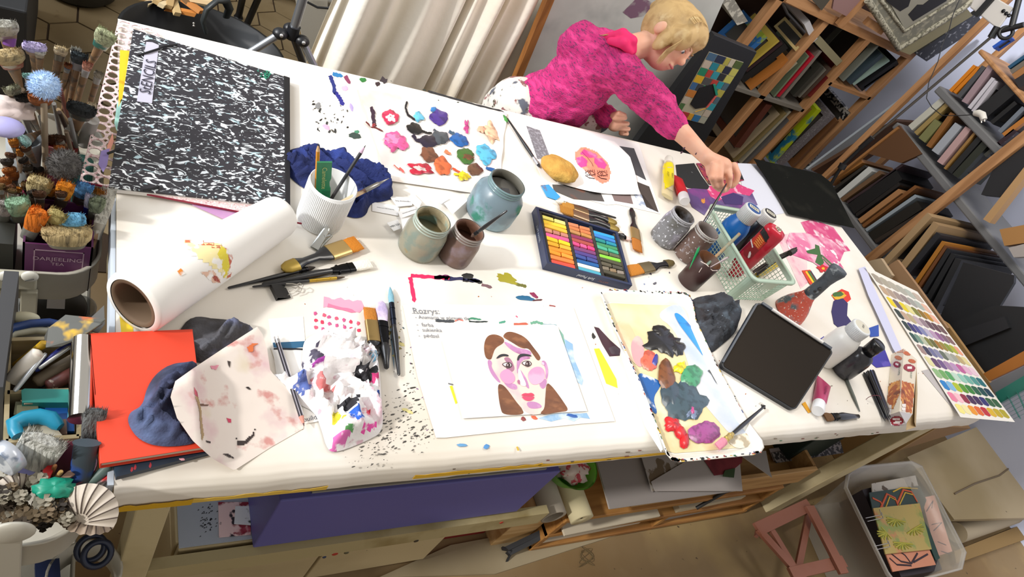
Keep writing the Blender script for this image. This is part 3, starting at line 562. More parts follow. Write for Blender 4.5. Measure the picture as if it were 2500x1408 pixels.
# ---- big paper roll
RL = thing('paper_roll', 'big roll of white paper on a brown core with yellow and red paint', 'roll', H(480, 640, 0))
r1, r2 = .052, .041; Nn = V((0, 0, 0)); a = H(326, 741, r1); b = H(686, 525, r2); b.z = T + r2; a.z = T + r1
ax = (b - a).normalized(); base = MB().use(M('f2efe9', .75, bump=.04, bscale=8)); Lr = (b - a).length
base.lathe([(r1 * .82, -.002), (r1 * .97, -.001), (r1, .004), (r1, .03), (lerp(r1, r2, .5), Lr * .5), (r2, Lr - .012), (r2 * .95, Lr - .003), (r2 * .8, Lr), (.001, Lr)], a, ax, 48, cap=False)
bv = base.bvh()
for pts, c in (([(450, 590), (470, 586), (540, 597), (556, 625), (570, 640), (566, 665), (548, 672), (530, 660), (500, 640), (470, 625)], 'f2e4a8'), ([(540, 600), (556, 612), (560, 650), (555, 678), (545, 678), (540, 640), (530, 620)], 'e0cf3a'), ([(555, 612), (566, 620), (572, 645), (562, 675), (553, 680), (560, 650)], 'c4644c'), ([(455, 586), (480, 586), (510, 592), (540, 600), (555, 610), (548, 612), (505, 598), (452, 592)], 'c9704a'), ([(433, 662), (441, 655), (452, 668), (440, 674)], 'e88a2a'), ([(490, 665), (520, 660), (540, 688), (520, 690)], 'e0b8a0'), ([(515, 668), (530, 675), (538, 690), (522, 684)], 'a84a3c')):
    base.decal(bv, pts, M(c, .6, spots=(('f2efe9', 45, .52, .58),)), .0005, 16)
base.build('paper', RL)
mb = MB().use(M('6d5844', .8, spots=(('b8b0a0', 20, .6, .68),))); mb.lathe([(r1 * .80, -.001), (r1 * .7, -.002), (r1 * .66, .004), (r1 * .6, Lr * .9)], a, ax, 40, cap=False); mb.build('core_tube', RL)
# ---- books at lower left
RBK = thing('orange_red_book', 'large orange-red covered book overhanging the left table edge', 'book', H(340, 960, .014))
pts = [(218, 813), (470, 803), (505, 1090), (245, 1131)]
mb = MB().use(M('e2452a', .5)); mb.slab(poly_h(pts, .028), .0015); mb.slab([p - V((0, 0, .0135)) for p in poly_h(pts, .028)], .0012); mb.slab([H(218, 813, .028), H(222, 813, .028), H(249, 1130, .028), H(245, 1131, .028)], .0145); mb.build('cover', RBK, .0005)
mb = MB().use(M('d8cdb8', .8)); q = poly_h([(222, 817), (466, 807), (500, 1087), (249, 1126)], .0263); mb.slab(q, .0115); mb.build('pages', RBK)
pts = [(262, 1060), (500, 1030), (512, 1104), (284, 1164)]
mb = MB().use(M('1d2b3c', .5, spots=(('2c4a60', 14, .55, .7),))); mb.slab(poly_h(pts, .011), .0095); bl(mb, 445, 1121, 6, 3.4, 0, 'e8a8b4', .0113)
for x, y in ((367, 1135), (322, 1145), (330, 1140)): bl(mb, x, y, 3, 7, 10, 'a5303a', .0112, dome=.0001)
mb.thing('dark_blue_book', 'dark blue book with pink dots lying under the orange-red book', 'book')
# ---- rags
GREY1 = M('3c4260', .9, spots=(('5a6a90', 14, .42, .6), ('2a2a33', 10, .52, .7), ('3f5a44', 9, .68, .74)), bump=.25, bscale=260)
GREY2 = M('5f6068', .9, spots=(('7a82a8', 16, .5, .62), ('3f3c3c', 12, .5, .66), ('4a6a50', 9, .68, .74)), bump=.25, bscale=260)
mb = MB(); cloth(mb, [(440, 795), (470, 757), (530, 765), (600, 772), (632, 795), (600, 822), (560, 850), (500, 876), (468, 862), (437, 858), (430, 820)], GREY2, .038, .002, .004, seed=3, soft=.03, fs=34, fold=.7); mb.thing('grey_rag', 'paint-stained grey rag with a dark crumpled fold below the paper roll', 'rag')
mb = MB(); cloth(mb, [(470, 866), (490, 872), (478, 895), (450, 925), (438, 1000), (470, 1050), (490, 1068), (400, 1077), (345, 1060), (315, 1020), (318, 990), (352, 975), (362, 930), (385, 895), (420, 872)], GREY1, .045, .03, .004, seed=14, soft=.03, fs=40, fold=.75); mb.thing('blue_rag', 'crumpled dusty blue rag lying on the orange-red book', 'rag')
NAVY = M('1b2860', .92, spots=(('141c44', 10, .5, .65), ('2c3f88', 18, .55, .7)), bump=.3, bscale=300)
mb = MB(); cloth(mb, [(683, 372), (712, 350), (760, 343), (800, 362), (850, 372), (890, 400), (935, 405), (958, 425), (970, 470), (940, 480), (910, 482), (898, 520), (850, 518), (790, 470), (735, 440), (700, 405)], NAVY, .04, .002, .004, seed=12, soft=.025, fs=40, fold=.9); mb.thing('navy_rag', 'crumpled navy blue cloth lying beside the white ribbed cup', 'rag')
DG = M('3a3d44', .92, spots=(('55606c', 22, .52, .62), ('2a2426', 10, .5, .65), ('8a97a8', 80, .7, .73)), bump=.3, bscale=260)
mb = MB(); cloth(mb, [(1688, 735), (1710, 712), (1760, 714), (1800, 735), (1815, 770), (1810, 800), (1770, 835), (1745, 855), (1715, 820), (1700, 790)], DG, .05, .002, .004, seed=27, soft=.035, fs=32, fold=.65); mb.thing('charcoal_rag', 'crumpled charcoal grey rag between the paint tray and tablet', 'rag')
# ---- stained curled paper and the paint towel
SP = M('e2d6cc', .75, spots=(('d4b0b4', 14, .5, .68), ('c98f88', 26, .6, .70), ('cfbf9c', 9, .55, .7)))
st = MB(); sp_out = [(628, 797), (641, 815), (652, 850), (660, 905), (715, 960), (742, 1045), (660, 1092), (572, 1148), (520, 1120), (470, 1075), (432, 1020), (416, 968), (428, 930), (470, 900), (545, 850)]
BKP = [(p.x, p.y) for p in poly_h([(218, 813), (470, 803), (505, 1090), (245, 1131)], .028)]
def lift(x, y, e):
    a = H(628, 800, .0); b = H(416, 960, .0); d = (b - a).normalized(); n_ = V((-d.y, d.x, 0)); s_ = abs((V((x, y, T)) - a).dot(n_)); bk = .030 if inpoly(x, y, BKP) else .030 * max(0, 1 - edge_near(x, y, BKP)[0] / .05) ** 2; return bk + .034 * max(0, 1 - s_ / .16) ** 1.2 + .001
cloth(st, sp_out, SP, .003, .0, .006, 5, .01, 20, .3, .0, hfn=lift)
bv = st.bvh(); KK = M('3a2a26', .5)
cq = cm(0, 760, 2.173)
for pts, c in ((cq((1310, 190), (1340, 170), (1368, 172), (1345, 185), (1340, 215), (1320, 215)), 'd9703a'), (cq((1035, 450), (1050, 455), (1065, 520), (1072, 600), (1080, 655), (1070, 690), (1062, 620), (1055, 520)), 'a58a62'), (cq((1250, 660), (1262, 690), (1290, 690), (1335, 655), (1355, 615), (1345, 660), (1300, 705), (1260, 710)), '2f221f'), (cq((1178, 755), (1210, 755), (1245, 780), (1215, 775)), '2f221f'), (cq((1300, 402), (1318, 400), (1330, 415), (1318, 415)), '2f221f'), (cq((1205, 262), (1222, 266), (1218, 300), (1210, 285)), '3a2f2a'), (cq((1028, 400), (1045, 430), (1050, 460), (1032, 440)), 'b04a5a'), (cq((1200, 565), (1225, 572), (1225, 590), (1210, 590)), 'c9365a'), (cq((1090, 685), (1115, 690), (1115, 700), (1095, 695)), '2f221f'), (cq((1060, 490), (1105, 495), (1100, 502), (1062, 500)), '6a4a3a'), (cq((1115, 290), (1160, 285), (1145, 310), (1120, 305)), 'd88a9a'), (cq((1180, 180), (1185, 180), (1180, 186)), '2f221f')):
    st.decal(bv, pts, M(c, .6), .0008, 14)
st.thing('stained_paper', 'curled cream paper with pink stains and black strokes near the front', 'paper')
TWL = M('f2eeee', .85, spots=(('e6c4d0', 16, .56, .66), ('d8b4c0', 40, .62, .68)), bump=.15, bscale=120)
mb = MB(); mm = lambda c: M(c, .7, spots=(('f0ecee', 50, .5, .58),))
cloth(mb, [(748, 812), (790, 798), (860, 792), (885, 830), (925, 845), (935, 880), (940, 960), (947, 1040), (900, 1065), (835, 1090), (808, 1088), (792, 1030), (775, 990), (740, 975), (700, 940), (664, 912), (668, 895), (740, 905), (745, 860)], TWL, .045, .003, .0042, 31, .025, 40, .85,
      paints=(([(745, 850), (775, 840), (790, 860), (780, 900), (750, 895)], mm('4a4458')), ([(755, 885), (785, 880), (788, 905), (760, 905)], mm('a03a9a')), ([(865, 900), (885, 885), (930, 890), (930, 905), (900, 928), (868, 925)], M('211f24', .7, spots=(('e8e6ea', 60, .6, .64),))), ([(722, 915), (745, 905), (765, 940), (745, 955), (722, 935)], mm('5a70b8')), ([(758, 915), (800, 930), (815, 950), (780, 955)], mm('d97a7a')), ([(910, 910), (935, 905), (932, 940), (905, 935)], mm('c03070')), ([(850, 1005), (880, 1000), (890, 1030), (862, 1038)], mm('1f5ac0')), ([(880, 1000), (910, 990), (912, 1012), (885, 1015)], mm('d83a5a')), ([(812, 1000), (832, 998), (838, 1030), (820, 1030)], mm('c8bc2a')), ([(830, 980), (870, 975), (862, 998), (835, 1000)], M('26242a', .7)), ([(820, 1060), (860, 1050), (850, 1075), (815, 1085)], mm('d86ab0')), ([(880, 1035), (925, 1022), (925, 1035), (885, 1050)], mm('e84aa8')), ([(838, 1045), (862, 1045), (855, 1060), (838, 1058)], mm('5a9a58')), ([(785, 800), (795, 798), (800, 812), (788, 815)], mm('3a8a8a')), ([(895, 850), (925, 858), (930, 880), (905, 868)], mm('7ab0d0')), ([(918, 955), (932, 950), (935, 975), (922, 978)], mm('2a50a8')))); mb.thing('paint_towel', 'crumpled white paper towel smeared with many paint colours', 'paper towel')
mb = sheet('note_scrap', 'small paper scrap with handwriting beside the paint towel', [(738, 985), (774, 1000), (778, 1028), (746, 1034)], .0018, 'f0ece4'); a, b = H(745, 1024, .002), H(772, 1018, .002); mb.text('build.', (a + b) / 2, b - a, V((0, 0, 1)).cross(b - a), .012, M('5a5a66')); done(mb)
# small paper under pencil
mb = sheet('white_sheet', 'plain white sheet under the striped pencil beside the stained paper', [(655, 778), (740, 772), (760, 1010), (690, 1020)], .001, 'efece6'); flat(mb, [(666, 836), (748, 832), (750, 846), (715, 850), (668, 848)], '2a5f82', .0013); streak(mb, [(668, 851), (750, 852)], 4, '1a1a22', .0014); done(mb)
# ---- brushes
def brush(name, label, tail, tip, hs=(.006, .012), w=(.004, .006, .010), kind='round', hc='17171a', fc='c9a85a', bc='d08a2a', seg=(.0, .55, .75, 1.), dot=None, group=None, tipc=None, htip=None):
    """tail, tip: photograph points (x, y, height above table); seg: handle start/end, ferrule end, bristle end"""
    a = H(*tail) if not isinstance(tail, V) else tail; b = H(*tip) if not isinstance(tip, V) else tip; L = (b - a).length; ax = (b - a).normalized(); up = V((0, 0, 1)); sd = ax.cross(up); sd = sd.normalized() if sd.length > .1 else V((1, 0, 0))
    if hasattr(kind, '__len__') and not isinstance(kind, str): kind, sdv = kind; sd = V(sdv)
    t = thing(name, label, 'paintbrush', (a + b) / 2, group); w0, w1, w2 = w; th = lambda q: min(q, .0045) if kind in ('flat', 'filbert') else q
    mb = MB().use(M(hc, .3, coat=.4)); s1, s2 = seg[1], seg[2]
    if kind == 'flat' and w1 > .011: hp = [(0, w0 * .2, w0 * .2), (.02, w0 * .8, w0 * .5), (.08, w0 * 1.25, w0 * .6), (.18, w0 * 1.35, w0 * .62), (s1 * .45, w0 * .8, w0 * .6), (s1 * .72, w0 * .85, w0 * .6), (s1 * .9, w1 * .95, .0045), (s1, w1, .005)]
    else: hp = [(0, w0 * .3, w0 * .3), (.015, w0 * .6, w0 * .6), (s1 * .3, w0 * .8, w0 * .8), (s1 * .75, w0 * 1.3, w0 * 1.3), (s1, w1 * .8 if kind == 'round' else w0, min(w1, w0) * .95)]
    mb.sect(a, b, sd, hp, 14); mb.build('handle', t)
    if htip: m2 = MB().use(M(htip, .35, .3)); n_ = 4 if len(hp) > 6 else 2; m2.sect(a, b, sd, [(q[0], q[1] * 1.03 + .0002, q[2] * 1.03 + .0002) for q in hp[:n_]], 14); m2.build('handle_tip', t)
    mb = MB().use(M(fc, .3, .8)); fl = [(s1 - .01, w1 * .9 if kind == 'round' else w0 * 1.05, min(w1, w0) * .98), (lerp(s1, s2, .5), w1 * .98, th(w1)), (s2, w1, th(w1) * .85)]
    if kind == 'flat' and w1 > .011: fl = [(s1 - .01, w1 * 1.02, .0056), (s2, w1 * 1.04, .0054)]
    mb.sect(a, b, sd, fl, 18, 3.2 if kind == 'flat' else 2); 
    for q in (.25, .75): mb.sect(a, b, sd, [(lerp(s1, s2, q) - .006, w1 * 1.04, th(w1) * 1.12), (lerp(s1, s2, q) + .006, w1 * 1.04, th(w1) * 1.12)], 18, 3.2 if kind == 'flat' else 2)
    mb.build('ferrule', t)
    mb = MB().use(M(bc, .8, spots=((tipc or bc, 30, .45, .6),), bump=.2, bscale=200) if tipc else M(bc, .8, bump=.3, bscale=250))
    if kind == 'round': br = [(s2, w1 * .9, w1 * .9), (lerp(s2, 1, .4), w2, w2), (lerp(s2, 1, .8), w2 * .55, w2 * .55), (1, .0006, .0006)]
    elif kind == 'filbert': br = [(s2, w1 * .95, .003), (lerp(s2, 1, .5), w2, .004), (lerp(s2, 1, .85), w2 * .75, .003), (1, w2 * .2, .001)]
    else: br = [(s2, w1 * .95, .0045), (lerp(s2, 1, .5), w2, .005), (1, w2 * .95, .002)]
    mb.sect(a, b, sd, br, 20, 2.6)
    if kind == 'flat':                                       # ragged ends
        for k in range(26):
            q = (k / 25 * 2 - 1) * w2 * .95; s0 = a + ax * L * .86 + sd * q * .97; mb.tube([s0, a + ax * (L * (1 + .03 * math.sin(k * 2.3) + .015)) + sd * q * 1.04], [.0009, .0002], 4)
    mb.build('bristles', t, label=None); return t
brush('flat_paintbrush', 'wide flat brush with orange bristles and gold-dipped black handle', (688, 657, .012), (876, 592, .010), w=(.0105, .018, .019), kind='flat', fc='c9ac72', bc='cf7f1c', seg=(0, .60, .83, 1), htip='b09440')
brush('white_bristle_brush', 'long black brush with white filbert bristles lying below the orange one', (640, 694, .006), (905, 643, .007), w=(.006, .011, .012), kind='flat', fc='17171a', bc='f2ede0', seg=(0, .62, .83, 1))
brush('thin_paintbrush', 'thin black brush with fine tip, lying above the binder clip', (616, 700, .005), (842, 676, .005), w=(.0035, .0035, .0025), fc='b8963a', bc='4a3a2a', seg=(0, .6, .9, 1))
brush('slim_paintbrush', 'slim long black brush tail passing under the gold-tipped handle', (556, 703, .004), (770, 652, .005), w=(.004, .005, .004), fc='1c1b1e', bc='2a2018', seg=(0, .8, .9, 1))
brush('blue_tip_brush', 'slender dark brush with pale blue bristles pointing away from the viewer', (974, 916, .006), (952, 700, .008), w=(.005, .0055, .0055), fc='1f2430', bc='7aa8b8', seg=(0, .55, .8, 1))
brush('filbert_brush', 'black brush with large pale pink and violet rounded bristles', (944, 900, .008), (930, 733, .010), w=(.0075, .0105, .0125), kind='filbert', fc='1a1a1d', bc='e0cfe0', seg=(0, .35, .68, 1), tipc='b8a8cc')
brush('amber_flat_brush', 'flat brush with amber bristles and gold ferrule behind paint towel', (918, 870, .010), (902, 752, .010), w=(.008, .0125, .0125), kind='flat', fc='a08656', bc='b5701f', seg=(0, .3, .72, 1))
brush('orange_flat_brush', 'flat brush with black handle lying right below the pastel box', (1645, 640, .008), (1531, 662, .008), w=(.0095, .017, .018), kind='flat', fc='8f8060', bc='b8741f', seg=(0, .5, .72, 1), htip='6a5c38')
brush('upright_flat_brush', 'flat brush with brown bristles pointing to the viewer right of pastel box', (1542, 508, .006), (1557, 612, .008), w=(.008, .0155, .0165), kind='flat', fc='b59a6a', bc='a8651f', seg=(0, .52, .76, 1))
brush('paint_caked_brush', 'wide brush with stained bristles lying just behind the pastel box', (1512, 562, .012), (1368, 508, .010), w=(.010, .016, .017), kind='flat', fc='a08068', bc='a8701f', seg=(0, .55, .8, 1), htip='8f7836')
brush('second_wide_brush', 'wide black-handled brush lying beside the caked brush near the pastels', (1506, 545, .014), (1372, 497, .012), w=(.009, .013, .013), kind='flat', fc='8f7458', bc='b07a2a', seg=(0, .55, .8, 1), htip='8f7836')
brush('long_black_brush', 'long black brush with small grey tip behind the pastel brushes', (1504, 532, .010), (1355, 490, .010), w=(.005, .006, .006), fc='cfc6a8', bc='dcd6c8', seg=(0, .8, .88, 1))
brush('pink_tip_brush', 'short dark brush with pale pink tip at right rim of the pastel box', (1508, 572, .010), (1540, 585, .008), w=(.007, .0075, .007), kind='filbert', fc='1a191a', bc='dfc0b8', seg=(0, .45, .6, 1))
brush('tray_brush', 'black brush with pink bristles resting across the paint tray', (1868, 990, .03), (1752, 1090, .026), w=(.0045, .007, .009), kind='flat', fc='c9b070', bc='d88aa0', seg=(0, .72, .86, 1))
brush('stub_brush', 'short flat brush with dark handle at the near right table corner', (2096, 1016, .006), (2014, 1018, .006), w=(.0095, .011, .013), kind='flat', fc='1c1a18', bc='6a4a2a', seg=(0, .66, .80, 1), htip='7a6a40')
def pencil(name, label, a, b, r, c, tip='d8b080', lead='222226', eraser=None, stripes=None, cat='pencil'):
    a = H(*a) if not isinstance(a, V) else a; b = H(*b) if not isinstance(b, V) else b; t = thing(name, label, cat, (a + b) / 2); ax = b - a; L = ax.length
    mb = MB().use(M(c, .4)); mb.lathe([(r, L * (.08 if eraser else 0)), (r, L * .9)], a, ax, 6, smooth=False)
    if stripes:
        mb.use(M(stripes)); u = ax.normalized().cross(V((0, 0, 1))).normalized()
        for o in (-.5, .45): mb.tube([a + ax * .08 + u * r * o + V((0, 0, r * .75)), a + ax * .9 + u * r * o + V((0, 0, r * .75))], r * .2, 5)
    mb.build('barrel', t); mb = MB().use(M(tip, .7)); mb.lathe([(r, L * .9), (r * .35, L * .97)], a, ax, 12); mb.build('wood_tip', t); mb = MB().use(M(lead, .5)); mb.lathe([(r * .35, L * .97), (.0003, L)], a, ax, 10); mb.build('lead', t)
    if eraser: mb = MB().use(M(eraser, .6)); mb.lathe([(r * .95, 0), (r * .95, L * .035)], a, ax, 12); mb.use(M('c8c8cc', .3, .9)); mb.lathe([(r * 1.05, L * .035), (r * 1.05, L * .08)], a, ax, 12); mb.build('eraser', t)
    return t
pencil('striped_pencil', 'grey and black striped pencil with white eraser between the stained papers', (674, 822, .012), (743, 1040, .012), .0042, '2c2a30', tip='c98a7a', lead='5a3a3a', eraser='e8e4e2', stripes='9a96a0')
# ---- clips
def bclip(label, c, sc, ang, h=.0, wire='b8b4ac'):
    p = H(*c, h); t = thing('binder_clip', label, 'binder clip', p); ca, sa = math.cos(R(ang)), math.sin(R(ang)); ux, uy = V((ca, sa, 0)), V((-sa, ca, 0))
    mb = MB().use(M('161618', .3)); w_ = .5 * sc; mb.slab([p + ux * -w_ + uy * -.45 * sc + V((0, 0, .35 * sc)), p + ux * w_ + uy * -.45 * sc + V((0, 0, .35 * sc)), p + ux * w_ + uy * .45 * sc + V((0, 0, .12 * sc)), p - ux * w_ + uy * .45 * sc + V((0, 0, .12 * sc))], .001); mb.slab([p + ux * -w_ + uy * -.45 * sc + V((0, 0, .002)), p + ux * w_ + uy * -.45 * sc + V((0, 0, .002)), p + ux * w_ + uy * .45 * sc + V((0, 0, .10 * sc)), p - ux * w_ + uy * .45 * sc + V((0, 0, .10 * sc))], .001)
    mb.obox(p - ux * w_ - uy * .46 * sc, ux * 2 * w_, uy * .03 * sc, V((0, 0, .35 * sc))); mb.build('body', t)
    for k, zz in ((0, .38 * sc), (1, .1 * sc)):
        mb = MB().use(M(wire, .2, 1.)); mb.tube([p + uy * (.45 + y) * sc + ux * x * sc + V((0, 0, zz * (1 if k == 0 else .5) + .003)) for x, y in ((-.3, -.1), (-.24, .3), (-.12, .55), (-.2, .75), (0, .92), (.2, .75), (.12, .55), (.24, .3), (.3, -.1))], .035 * sc, 6); mb.build('wire_handle', t)
    return t
bclip('black binder clip with silver wire handles beside the thin brush', (684, 716), .03, -75)
bclip('small black binder clip clamped on the end of the tray brush', (1862, 993), .011, 60, .026)
t = thing('metal_clip', 'silver metal bulldog clip leaning at the foot of white cup', 'clip', H(782, 582, 0)); mb = MB().use(M('c9ccca', .25, .9)); a, b = H(768, 606, .004), H(800, 556, .03); sd = (b - a).cross(V((0, 0, 1))).normalized(); mb.sect(a, b, sd, [(0, .009, .002), (.5, .008, .003), (.9, .0065, .003), (1, .004, .002)], 10, 4, False); mb.build('upper_jaw', t); mb = MB().use(M('a9aca8', .3, .9)); mb.sect(a - V((0, 0, .003)), H(806, 572, .004), sd, [(0, .009, .0015), (1, .0065, .002)], 10, 4, False); mb.tube([H(790, 578, .02), H(804, 574, .018)], .004, 10); mb.build('lower_jaw', t)
# ---- palette paper with paint
pal = cm(600, 0, 2.933)
mb = MB(); mb.use(M('e9e3dc', .6, spots=(('d8ccc8', 4, .5, .7), ('cdc2cc', 6, .58, .7), ('e2cdb8', 5, .6, .7)))); 
def pfn(u, v):
    q = [(875, 215), (1238, 275), (1215, 480), (945, 440)]; x = lerp(lerp(q[0][0], q[1][0], u), lerp(q[3][0], q[2][0], u), v); y = lerp(lerp(q[0][1], q[1][1], u), lerp(q[3][1], q[2][1], u), v)
    e = min(u, 1 - u, v, 1 - v); return H(x + 4 * noise.noise(V((u * 5, v * 5, 2))), y, .0022 + .005 * max(0, .08 - e) / .08 * (.5 + noise.noise(V((u * 7, v * 7, 0)))) + .0012 * noise.noise(V((u * 8, v * 8, 5))))
mb.grid(pfn, 40, 30); PLT = mb.thing('palette_paper', 'sheet of palette paper covered in round colour blobs behind the jars', 'palette')
def pb(cx, cy, rx, ry, ang, col, seed, wob=.25, h=.005, dome=.002, par=None, nm='paint_blob', mp=pal, s=2.933, mat=None):
    (x, y), = mp((cx, cy)); m_ = MB(); bl(m_, x, y, rx / s, ry / s, ang, mat or M(col, .28, coat=.3, spots=((tuple(max(0, min(1, q)) for q in (int(col[0:2], 16) / 255 * .8, int(col[2:4], 16) / 255 * .8, int(col[4:6], 16) / 255 * .8)), 60, .5, .6),)), h, seed, wob, 30, dome); return m_.build(nm, par or PLT)
def pst(pts, w_, col, h=.005, mp=pal, s=2.933, par=None, seed=0, nm='paint_stroke'):
    m_ = MB(); streak(m_, mp(*pts), w_ / s, M(col, .35), h, seed=seed); return m_.build(nm, par or PLT)
pst([(895, 765), (912, 800), (915, 860), (925, 910)], 26, '3a2438'); pst([(860, 870), (900, 910), (935, 915), (985, 940)], 10, '6a2a2a'); pb(918, 895, 14, 12, 0, 'b03038', 2)
pb(1035, 838, 62, 50, 20, 'd8305a', 5, .2); pb(1040, 842, 36, 24, 20, 'f2dfe2', 6, .4, .0072, .0003); pb(1072, 1015, 88, 66, 15, 'e85a98', 7, .3); pb(1050, 990, 50, 30, 10, 'f08abb', 8, .4, .0074, .0004)
pst([(1155, 725), (1143, 770), (1160, 820), (1215, 860)], 14, '1a1820'); pb(1240, 835, 36, 32, 0, '6ac0e0', 9, .4); pb(1385, 835, 74, 52, 15, '4a2f8a', 10, .22); pb(1345, 785, 24, 20, 0, '2a7ac0', 11, .3)
pb(1212, 918, 58, 38, 25, '141316', 12, .18); pst([(1260, 935), (1300, 950), (1335, 952)], 12, '17161a'); pb(1310, 1010, 66, 44, 10, '241c34', 13, .25); pst([(1195, 965), (1220, 1000), (1260, 1010)], 22, '241c34'); pb(1400, 985, 56, 44, 20, '4a5058', 14, .25); pst([(1345, 925), (1380, 950)], 16, '4a5058'); pb(1530, 1000, 68, 44, 15, '1a5fa8', 15, .25); pst([(1455, 940), (1500, 960)], 22, '3f5a72')
pb(1310, 1105, 62, 46, 35, '7a4a34', 16, .22); pb(1410, 1180, 72, 56, 50, 'd96a3c', 17, .25); pst([(1425, 1078), (1470, 1105)], 22, 'e08058'); pb(1575, 1115, 66, 50, 25, '3f6a2a', 18, .22); pb(1590, 1120, 34, 20, 20, '7a4a2a', 19, .5, .0072, .0004)
pb(1640, 1210, 54, 42, 20, '6a4632', 20, .2); pb(1725, 1095, 76, 56, 40, '5ab8e0', 21, .35); pb(1250, 1205, 86, 42, 12, 'c01f3c', 22, .3); pb(1250, 1205, 46, 16, 12, 'e8c8c4', 23, .4, .0073, .0003)
pb(1560, 1260, 42, 34, 10, 'f0d820', 24, .4); pst([(1480, 1205), (1520, 1225), (1545, 1240)], 14, 'e0502a'); pst([(1490, 1245), (1540, 1250), (1600, 1265)], 14, 'e8c81a'); pst([(1100, 1200), (1135, 1235)], 14, 'd8605a'); pst([(1060, 1180), (1100, 1215)], 8, 'c06a5a')
pb(1760, 950, 40, 80, -20, 'f2c4a0', 25, .3); pb(1690, 925, 30, 20, 0, 'e8b090', 26, .4); pb(1580, 905, 20, 38, 0, 'c9448a', 27, .5); pst([(1720, 1200), (1790, 1220)], 20, '1f5a9a'); pb(1860, 850, 14, 28, -25, '4a9a4a', 28)
streak_ = MB()
for k, (pts, c) in enumerate(([(1040, 600), (1090, 625)], '8a8a90') for _ in range(0)): pass
# black far-edge line painted on the cover
mb = MB(); streak(mb, [(930, 192), (945, 200)], 12, M('3a3036'), .0008); streak(mb, [(1045, 222), (1100, 238), (1160, 255), (1230, 272)], 4, M('2c2c30'), .0008); mb.thing('edge_paint', 'black paint line along the far edge of the table paper', 'paint mark')
# ---- printed paper scraps
sc = cm(600, 380, 2.933)
for k, (pts, tx, lb) in enumerate((([(905, 330), (1100, 360), (1090, 430), (905, 395)], 'Specificist Jako zawodowy', 'long printed paper scrap nearest to the navy rag'), ([(1030, 290), (1200, 300), (1190, 355), (1085, 365)], 'rujowanie hoj', 'printed paper scrap behind the longest scrap'), ([(1090, 400), (1240, 350), (1240, 400), (1110, 450)], 'M profesjonalne dekoracje', 'slanted printed scrap beside the jar with brown rim'), ([(1010, 480), (1090, 455), (1110, 520), (1060, 540)], 'HDJ NBA', 'small folded printed scrap nearest the viewer'), ([(1180, 250), (1260, 330), (1240, 380), (1180, 330)], '', 'blank white scrap standing up between printed scraps'), ([(1380, 260), (1470, 300), (1400, 345), (1340, 300)], '', 'blank pale blue scrap beside the large jar'), ([(1420, 340), (1560, 270), (1590, 320), (1480, 420)], '', 'blank scrap pointing at the large jar'), ([(1110, 450), (1230, 430), (1200, 500), (1130, 560)], '', 'blank scrap at the foot of the clear jar'))):
    h = .002 + .0025 * k; mb = sheet('paper_scrap', lb, sc(*pts), h, M('eeecea' if k != 5 else 'dfe6f5', .7), group='torn paper scraps behind the jars')
    if tx: a, b = H(*sc(pts[3])[0], h), H(*sc(pts[2])[0], h); c0, c1 = H(*sc(pts[0])[0], h), H(*sc(pts[1])[0], h); mid = (a + b + c0 + c1) / 4; xd = (c0 - c1); mb.text(tx, mid, xd, V((0, 0, 1)).cross(xd), min(.012, xd.length / len(tx) * 1.5), M('3a3a40'))
    done(mb)
# ---- jars and cups
def vessel(name, label, cat, top, base, prof, wall, inner=None, fill=None, rim=None, n=36, lab=None, hmul=1.):
    p, h = upright(top, base); h *= hmul; t = thing(name, label, cat, p); S = lambda pr: [(r, z * h) for r, z in pr]
    mb = MB().use(wall); th = .003; outp = S(prof); inn = [(max(r - th, .001), max(z, th)) for r, z in outp[::-1]]
    mb.lathe([(.001, 0)] + outp + [(outp[-1][0] - th * .5, outp[-1][1] + .001)], p, (0, 0, 1), n, cap=False)
    mb.use(inner or wall); mb.lathe([(outp[-1][0] - th * .5, outp[-1][1] + .001)] + inn + [(.001, th)], p, (0, 0, 1), n, cap=False); mb.build('glass' if cat == 'jar' else 'body', t)
    if rim:
        for rz_ in rim[1:]: m2 = MB().use(rim[0]); r_ = prof[-1][0]; m2.lathe([(r_ + .0002, rz_ * h - .002), (r_ + .0018, rz_ * h - .001), (r_ + .0018, rz_ * h + .001), (r_ + .0002, rz_ * h + .002)], p, (0, 0, 1), n, cap=False); m2.build('rim_ring', t)
    if fill: m2 = MB().use(fill[0]); m2.lathe([(.001, .004)] + [(r - th * 1.2, max(z * h, .004)) for r, z in prof if z * h < fill[1] * h] + [(fill[2], fill[1] * h), (.001, fill[1] * h)], p, (0, 0, 1), n, cap=False); m2.build('paint_water', t)
    return t, p, h
JA = M('aaa795', .25, alpha=.62, spots=(('8a9c94', 30, .5, .62), ('9a9684', 9, .5, .65), ('a89a78', 40, .66, .72)))
vessel('clear_jar', 'clear paint-water jar with a greenish film, left of the brown one', 'jar', (1058, 536), (1030, 616), [(.038, 0), (.044, .03), (.046, .12), (.046, .62), (.042, .76), (.038, .82), (.038, 1)], JA, M('8f8468', .5, spots=(('b5a888', 20, .5, .65), ('7f9a90', 30, .55, .66))), (M('a0a08a', .3, spots=(('8a7a50', 8, .5, .7),)), .55, .042), (M('a5b0a4', .2), .84, .92, .99))
vessel('brown_jar', 'jar of brown paint water with a black brush inside', 'jar', (1147, 562), (1113, 632), [(.032, 0), (.038, .03), (.039, .12), (.039, .62), (.036, .76), (.033, .82), (.033, 1)], M('7d655c', .3, alpha=.8, spots=(('8f7f88', 25, .5, .65),)), M('6a4a3a', .5, spots=(('4a3026', 15, .5, .62), ('b09a3a', 22, .64, .7))), (M('6b4a40', .3), .6, .036), (M('8a827c', .2), .84, .92, .99))
